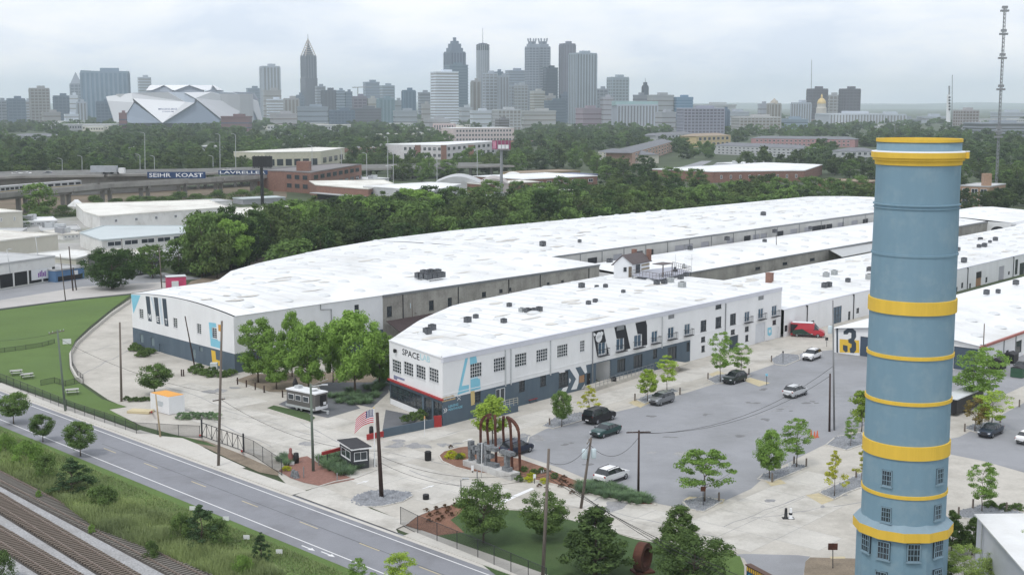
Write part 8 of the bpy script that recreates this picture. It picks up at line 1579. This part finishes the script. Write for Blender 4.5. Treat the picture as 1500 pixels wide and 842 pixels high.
for k_ in range(1, 8): f_ = 1 - k_ / 8; q = [(a * w / 2 * f_, b * d / 2 * f_, zt + 25 * mpp * k_ / 8) for a, b in ((-1, -1), (1, -1), (1, 1), (-1, 1))]; [mb.beam(q[i], q[(i + 1) % 4], 1.5, 1.5) for i in range(4)]
addpart(t, 'open_pyramid', mb, mat('bronze_lattice', (.42, .36, .32), .6)); addpart(t, 'inner_core', MB().add([(-w * .38, -d * .38, zt), (w * .38, -d * .38, zt), (w * .38, d * .38, zt), (-w * .38, d * .38, zt), (0, 0, zt + 20 * mpp)], [(0, 1, 4), (1, 2, 4), (2, 3, 4), (3, 0, 4)]), gm); addpart(t, 'spire', MB().tube((0, 0, zt + 22 * mpp), (0, 0, zt + 32 * mpp), 1.3, .5, 6), wm)
t, c, w, d, zt, mpp, wm, gm = tower('dark tower with a stepped crown rising behind the white banded tower', 651, 682, 78, 3500, (.15, .19, .27), 'v', rot=30, ratio=.9, gl=(.07, .09, .14), name='skyscraper')
for f_, h_ in ((.80, 7), (.62, 13), (.40, 17), (.16, 22)): addpart(t, 'crown_tier', MB().box((0, 0, zt + h_ * mpp / 2), (w * f_, d * f_, h_ * mpp)), wm)
c = pd(707.5, 170, 3300); mpp = 3300 / F; zt = pd(707.5, 66, 3300).z; t = thing('skyscraper', 'slender round glass hotel tower with a dark top and tall antenna', 'skyscraper', (c.x, 3300, 0)); r_ = 9.2 * mpp
addpart(t, 'shaft', MB().lathe([(r_, 0), (r_, zt - 7 * mpp)], 28), mat('round_glass', (.22, .25, .29), .4, .1, .02)); mb = MB()
for k_ in range(20): a = 2 * math.pi * k_ / 20; mb.box((r_ * math.cos(a), r_ * math.sin(a), zt / 2), (1.2, 1.2, zt))
addpart(t, 'mullions', mb, mat('facade_pale_rib', (.40, .42, .44), .6)); addpart(t, 'dark_crown', MB().lathe([(r_ * 1.03, zt - 8 * mpp), (r_ * 1.03, zt), (r_ * .6, zt + 2 * mpp), (0, zt + 3 * mpp)], 28), mat('dark_crown', (.04, .05, .07), .5)); addpart(t, 'antenna', MB().tube((0, 0, zt), (0, 0, zt + 24 * mpp), .9, .5, 6), grey_metal)
for x0, x1, lab in ((769, 789, 'left tower of the pair with four-pronged crowns'), (784, 805.5, 'right tower of the pair with four-pronged crowns')):
    t, c, w, d, zt, mpp, wm, gm = tower(lab, x0, x1, 70, 3250 if x0 < 780 else 3290, (.33, .35, .39), 'g', rot=24, ratio=.95, gl=(.13, .15, .19), name='skyscraper', step=3.6)
    addpart(t, 'crown_tier', MB().box((0, 0, zt + 2.5 * mpp), (w * .78, d * .78, 5 * mpp)), wm); addpart(t, 'crown_tier', MB().box((0, 0, zt + 6 * mpp), (w * .5, d * .5, 5 * mpp)), gm); mb = MB()
    for a, b in ((-1, -1), (1, -1), (1, 1), (-1, 1)): mb.beam((a * w * .2, b * d * .2, zt + 4 * mpp), (a * w * .3, b * d * .3, zt + 13 * mpp), 3, 3)
    addpart(t, 'prongs', mb, wm)
t, c, w, d, zt, mpp, wm, gm = tower('small dark stepped spire above the long beige block', 940.5, 948.5, 127, 2950, (.08, .09, .12), 'v', rot=10, ratio=1, name='skyscraper'); addpart(t, 'top_tier', MB().box((0, 0, zt + 3 * mpp), (w * .7, d * .7, 6 * mpp)), wm); addpart(t, 'spire', MB().tube((0, 0, zt), (0, 0, zt + 12 * mpp), 1.0, .3, 6), wm)
c = pd(1203, 165, 2850); mpp = 2850 / F; z_ = pd(1203, 152, 2850).z; t = thing('capitol', 'domed capitol with a gold dome before the dark twin blocks', 'capitol', (c.x, 2850, 0)); addpart(t, 'drum', MB().lathe([(7.5 * mpp, 0), (7.5 * mpp, z_ - 6 * mpp), (6.3 * mpp, z_ - 5 * mpp), (6.3 * mpp, z_)], 20), mat('capitol_stone', (.5, .47, .42))); addpart(t, 'dome', MB().lathe([(6.4 * mpp * math.cos(a), z_ + 8 * mpp * math.sin(a)) for a in [k_ * math.pi / 16 for k_ in range(9)]], 20), mat('gold_leaf', (.60, .45, .20), .5, .05, metal=.2)); addpart(t, 'lantern', MB().lathe([(1.6 * mpp, z_ + 7.5 * mpp), (1.5 * mpp, z_ + 11 * mpp), (.3, z_ + 14 * mpp)], 8), mat('gold_leaf', (.72, .50, .16)))
c = pd(1133.5, 150, 2700); mpp = 2700 / F; z_ = pd(1133, 153, 2700).z; tt2 = [o for o in bpy.data.objects if o.get('label') == 'tan tower with a small pyramidal dome'][0]; addpart(tt2, 'pyramid_roof', MB().lathe([(7 * mpp, z_), (5 * mpp, z_ + 4 * mpp), (0, z_ + 9 * mpp)], 8), mat('facade_tan_roof', (.36, .33, .28)))
tt2 = [o for o in bpy.data.objects if o.get('label', '').startswith('civic hall')][0]; zt_ = pd(930, 155, 2250).z; ww = 61 / F * 2250; addpart(tt2, 'green_roof', MB().box((0, 0, zt_ + 4), (ww * 1.02, ww * .5, 7)), mat('verdigris_roof', (.28, .40, .40)))
def mast(label, px, y0, y1, D, r=1.0, px1=None, cat='mast', name='radio_mast', m=grey_metal, plats=(), lattice=False):
    b = pd(px, y0, D); tp_ = pd(px1 or px, y1, D); b.z = 0; t = thing(name, label, cat, b); 
    if not lattice: MB().tube(b, tp_, r, r * .6, 8).build('shaft', m, t)
    else:
        mb = MB(); n = 46
        for k_ in range(3):
            a = 2 * math.pi * k_ / 3; o_ = Vector((r * math.cos(a), r * math.sin(a), 0)); mb.beam(b + o_, tp_ + o_, .2, .2)
            for i in range(n):
                a2 = 2 * math.pi * (k_ + 1) / 3; o2 = Vector((r * math.cos(a2), r * math.sin(a2), 0)); mb.beam(b.lerp(tp_, i / n) + o_, b.lerp(tp_, (i + 1) / n) + o2, .14, .14)
        mb.build('lattice', m, t)
    for f_ in plats: p = b.lerp(tp_, f_); mb = MB(); mb.box(p, (3.4 * max(1, r), 2.5, .9)); mb.box(p + Vector((0, 0, 1.6)), (2.2 * max(1, r), 1.8, 1.2)); mb.build('antenna_platform', m, t)
    return t
mast('tall lattice radio mast rising to the top right of the picture', 1462, 217, 12, 620, .6, 1472, plats=(.30, .33, .56, .73, .86, .985), lattice=True, m=grey_metal); mast('thin distant mast behind the white smokestack', 1395, 171, 110, 2600, 1.1); mast('thin antenna above the left dark twin block', 1189, 140, 88, 3000, 1.0); mast('slim pole over the right foreground trees', 1311, 201, 178, 1500, .5)
t = mast('tall white smokestack with dark vertical lettering, far right', 1389.5, 172, 139, 2400, 4.6, cat='smokestack', name='smokestack', m=frame_white); MB().tube(pd(1390.5, 139, 2400), pd(1390.5, 126, 2400), 1.5).build('top_mast', grey_metal, t)
for k_ in range(5): p = pd(1389.5, 143 + k_ * 4.4, 2400); MB().box((p.x, 2394.8, p.z), (3.4, .6, 3.2)).build('letter_block', dark_metal, t)
t = thing('tower_crane', 'construction crane above the skyline left of the hotel pair', 'crane', pd(524, 165, 3600)); t.location.z = 0; b = pd(524, 128, 3600); MB().beam((b.x, 3600, 0), (b.x, 3600, b.z), 2.5, 2.5).build('mast', grey_metal, t); MB().beam(pd(516, 128.5, 3600), pd(545, 127.5, 3600), 1.6, 2.2).build('jib', grey_metal, t)
# ---- stadium ----
S1 = lambda x, y: (x / 3.7425, 20 + y / 3.7425)
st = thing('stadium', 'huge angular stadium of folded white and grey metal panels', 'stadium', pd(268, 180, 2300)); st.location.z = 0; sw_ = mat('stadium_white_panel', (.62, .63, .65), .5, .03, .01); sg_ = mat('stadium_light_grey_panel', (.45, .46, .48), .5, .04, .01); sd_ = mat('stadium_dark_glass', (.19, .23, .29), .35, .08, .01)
def SD(x, y): return 2290 + abs(x - 960) ** 2 / 420 ** 2 * 160 + max(0, (600 - y)) * .35
def facet(name, pts, m, dz=0):
    V = [pd(*S1(x, y), SD(x, y) + dz) for x, y in pts]; back = [v + Vector((0, 14, 0)) for v in V]; n = len(V); mb = MB(); mb.add(V + back, [tuple(range(n)), tuple(range(2 * n - 1, n - 1, -1))] + [(i, n + i, n + (i + 1) % n, (i + 1) % n) for i in range(n)]); return mb.build(name, m, st)
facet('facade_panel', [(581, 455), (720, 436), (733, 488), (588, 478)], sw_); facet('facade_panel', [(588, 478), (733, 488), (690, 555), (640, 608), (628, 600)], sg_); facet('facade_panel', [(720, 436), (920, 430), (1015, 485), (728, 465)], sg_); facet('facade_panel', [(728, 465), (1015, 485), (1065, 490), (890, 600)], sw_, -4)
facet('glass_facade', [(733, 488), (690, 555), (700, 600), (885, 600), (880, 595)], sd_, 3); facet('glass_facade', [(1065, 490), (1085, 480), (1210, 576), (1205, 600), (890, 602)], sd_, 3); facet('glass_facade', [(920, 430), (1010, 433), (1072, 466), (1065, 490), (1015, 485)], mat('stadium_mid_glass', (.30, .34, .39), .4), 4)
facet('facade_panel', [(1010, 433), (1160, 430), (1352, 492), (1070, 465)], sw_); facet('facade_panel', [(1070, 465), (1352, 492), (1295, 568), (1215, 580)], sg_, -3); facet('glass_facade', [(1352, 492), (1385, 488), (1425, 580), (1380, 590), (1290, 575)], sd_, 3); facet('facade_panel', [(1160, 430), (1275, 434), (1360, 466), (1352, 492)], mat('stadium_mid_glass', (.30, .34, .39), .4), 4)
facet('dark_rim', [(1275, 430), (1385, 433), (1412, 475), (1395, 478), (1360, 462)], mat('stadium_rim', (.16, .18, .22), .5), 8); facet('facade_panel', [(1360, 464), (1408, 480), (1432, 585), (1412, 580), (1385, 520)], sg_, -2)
for p in ([(800, 422), (822, 393), (900, 393), (835, 420)], [(900, 393), (1040, 392), (960, 421), (945, 420)], [(1040, 393), (1165, 393), (1152, 419), (1110, 419)], [(1165, 393), (1215, 420), (1190, 420)]): facet('roof_petal', p, mat('stadium_roof_white', (.75, .76, .78), .5), 40)
for p in ([(790, 432), (835, 420), (897, 398), (945, 421), (945, 432)], [(945, 432), (960, 421), (1040, 397), (1110, 420), (1110, 432)], [(1110, 432), (1152, 420), (1168, 398), (1215, 420), (1218, 430)]): facet('roof_gable', p, mat('stadium_roof_grey', (.25, .28, .33), .5), 46)
c0 = pd(268, 175, 2440); mb = MB(); pts = [(c0.x + 128 * math.cos(a), 2460 + 70 * math.sin(a)) for a in [2 * math.pi * k_ / 24 for k_ in range(24)]]; mb.prism(pts, 0, pd(268, 138, 2460).z); mb.build('bowl', sg_, st)
A_, B_ = pd(*S1(858, 520), 2250), pd(*S1(962, 534), 2250); w_ = Wall(Vector((A_.x, 2262, 0)), Vector((B_.x, 2262, 0))); nv = mat('navy_sign', (.03, .05, .22), .6); w_.text(st, 'MERCEDES-BENZ', 0, w_.L, pd(229, 161.5, 2262).z, nv, height=3.2); w_.text(st, 'STADIUM', w_.L * .2, w_.L * .8, pd(229, 164.7, 2262).z, nv, height=2.2)
t, *_ = tower('small red-brick hall left in front of the stadium', 174, 186, 167, 1900, (.30, .12, .10), 'p', rot=10, name='office_block', cat='building'); t, *_ = tower('low red terrace building right in front of the stadium', 325, 368, 172, 2000, (.26, .11, .09), 'p', rot=4, name='office_block', cat='building')
# ---- low-rise fabric between the trees ----
r = random.Random(77); FILL_L = ['low flat-roofed building half hidden by trees before the skyline']
for i in range(46):
    px = r.uniform(10, 1490); yb = r.uniform(176, 194)
    if 150 < px < 390 and yb > 186: continue
    c = at(px, yb); w = r.uniform(24, 60); h = r.uniform(5, 10); t = thing('low_building', FILL_L[0], 'building', c, r.uniform(-.3, .3), 'low buildings before the skyline'); col = r.choice([wh_b, cream, lightg, brick, gwall, lightg]); o = MB().box((0, 0, h / 2), (w, w * .5, h)).build('wall', col, None); o.parent = t; o = MB().box((0, 0, h + .2), (w * 1.02, w * .52, .5)).build('roof', r.choice([white_roof, cr_roof, dirty_roof]), None); o.parent = t
    mb = MB(); n = int(w / 4)
    for k_ in range(n): mb.box((-w / 2 + w * (k_ + .5) / n, -w * .25 - .02, h * .55), (w / n * .5, .1, h * .3))
    o = mb.build('window_band', glass, None); o.parent = t
# ---- trees of the middle distance ----
KEEP = [(120, 300, 345, 380), (-80, 316, 150, 440), (120, 300, 660, 345), (410, 262, 535, 300), (455, 280, 690, 318), (630, 262, 800, 298), (760, 258, 885, 290), (385, 226, 508, 262), (585, 218, 735, 246), (660, 190, 758, 217), (870, 222, 990, 252), (1010, 200, 1075, 224), (1040, 214, 1175, 240), (1095, 204, 1256, 222), (1225, 222, 1292, 244), (1040, 250, 1210, 284), (1400, 270, 1452, 318), (945, 234, 1085, 270), (-200, 268, 745, 296), (-160, 296, 420, 312), (170, 170, 385, 184), (990, 176, 1070, 197), (1070, 182, 1142, 192), (1395, 176, 1436, 190), (8, 196, 76, 212), (294, 214, 326, 232), (1195, 262, 1280, 288), (630, 176, 675, 182), (-300, 395, 300, 480), (950, 196, 1020, 214), (1378, 172, 1400, 180)]
bc = Wall(W(146, 240), W(150, 240)); BKP = [W(u, v + 6) for u, v in BK] + [W(530, 272), W(545, 176), W(700, 120), W(700, 0), W(100, 0), W(100, 200)]
rt = random.Random(5); far_pts = []; mids = []
rows = []; y = 171.0
while y < 345:
    D = 1900 * 41 / (y - 153); hp_ = 12.5 * F / D; dxp = 9.0 * F / D
    x = -40 + rt.uniform(0, dxp)
    while x < 1540:
        yy = y + rt.uniform(-.2, .2) * hp_; x += dxp * rt.uniform(.75, 1.35)
        if yy < 170 or any(a < x < c and b < yy < d for a, b, c, d in KEEP): continue
        p = at(x, yy)
        if inside(p, BKP): continue
        dens = math.sin(x * .021 + yy * .3) + math.sin(x * .05 - yy * .17)
        if yy < 185 and dens < .35: continue
        if 185 <= yy < 200 and dens < -.7: continue
        if yy > 300 and 100 < x < 300: continue
        (mids if yy > 222 else far_pts).append((p.x, p.y, x, yy))
    y += max(1.3, hp_ * .34)
print('mid trees', len(mids), 'far', len(far_pts))
rt.shuffle(mids); mids.sort(key=lambda q: q[1]); ind = mids[:175]; far_pts += mids[175:]
tree_proto('fm1', 13, 5.6, .8, 20, 34, 1.25, 'far', 'round', .2, 4, .38, seed=61); tree_proto('fm2', 13, 5.6, .8, 20, 34, 1.25, 'mid', 'oval', .2, 4, .38, seed=62); tree_proto('fm3', 13, 5.6, .8, 20, 34, 1.25, 'oak', 'round', .2, 4, .38, seed=63)
def zone(x, y):
    s = 'left' if x < 300 else 'centre left' if x < 600 else 'centre' if x < 900 else 'centre right' if x < 1200 else 'right'
    return s
for X, Y, px, py in ind:
    k_ = rt.choice(['mid1', 'mid2', 'mid3', 'mid4', 'mid1', 'mid2']); name, cat, tr, cr_, H, R = TP[k_]; h = rt.uniform(8.5, 13); z_ = zone(px, py)
    t = thing('broadleaf_tree', 'green tree in the woods beyond the warehouses, on the %s of the picture' % z_, 'tree', (X, Y, 0), rt.uniform(0, 6.28), 'trees beyond the warehouses, ' + z_); s_ = rt.uniform(.85, 1.25); t.scale = (s_, s_, h / H)
    for nm, me in (('trunk', tr), ('crown', cr_)): o = bpy.data.objects.new(nm, me); sc.collection.objects.link(o); o.parent = t
def base_np(k_): me = TP[k_][3]; a = np.empty(len(me.vertices) * 3, dtype=np.float32); me.vertices.foreach_get('co', a); return a.reshape(-1, 3)
bases = [base_np(k_) for k_ in ('fm1', 'fm2', 'fm3')]; chunks = {0: [], 1: [], 2: []}
for X, Y, px, py in far_pts:
    k_ = rt.choice((0, 0, 1, 1, 2)); b = bases[k_]; sub = 1
    if Y > 1500: nq = len(b) // 4; sel = np.arange(0, nq, 3); b = b.reshape(-1, 4, 3)[sel]; c_ = b.mean(1, keepdims=True); b = (c_ + (b - c_) * 1.7).reshape(-1, 3)
    a = rt.uniform(0, 6.28); s_ = rt.uniform(.8, 1.25) * (1 if Y < 2500 else 1.3); h_ = rt.uniform(.65, 1.05); ca, sa = math.cos(a), math.sin(a)
    chunks[k_].append(np.stack([X + s_ * (b[:, 0] * ca - b[:, 1] * sa), Y + s_ * (b[:, 0] * sa + b[:, 1] * ca), b[:, 2] * h_], 1))
for k_, mk in ((0, 'far'), (1, 'mid'), (2, 'oak')):
    V = np.concatenate(chunks[k_]); o = bpy.data.objects.new('woodland', mesh_np('woodland', V, [LEAF[mk]])); sc.collection.objects.link(o); o['kind'] = 'stuff'; tag(o, ('dark', 'mid green', 'olive')[k_] + ' treetops of the continuous woodland before the skyline', 'woodland')
# ---- haze ----
hm = bpy.data.materials.new('haze_air'); hm.use_nodes = True; n_ = hm.node_tree; n_.nodes.clear(); o_ = n_.nodes.new('ShaderNodeOutputMaterial'); pv_ = n_.nodes.new('ShaderNodeVolumePrincipled'); pv_.inputs['Density'].default_value = 1.0e-4; pv_.inputs['Color'].default_value = (.84, .935, 1.0, 1); pv_.inputs['Anisotropy'].default_value = .2; n_.links.new(pv_.outputs[0], o_.inputs['Volume'])
ztop_h = 330.0; o = MB().box((0, 8900, (ztop_h - 1) / 2), (36200, 18400, ztop_h + 1)).build('haze', hm); o['kind'] = 'stuff'; o['label'] = 'thin pale daylight haze over the whole city'; o['category'] = 'haze'
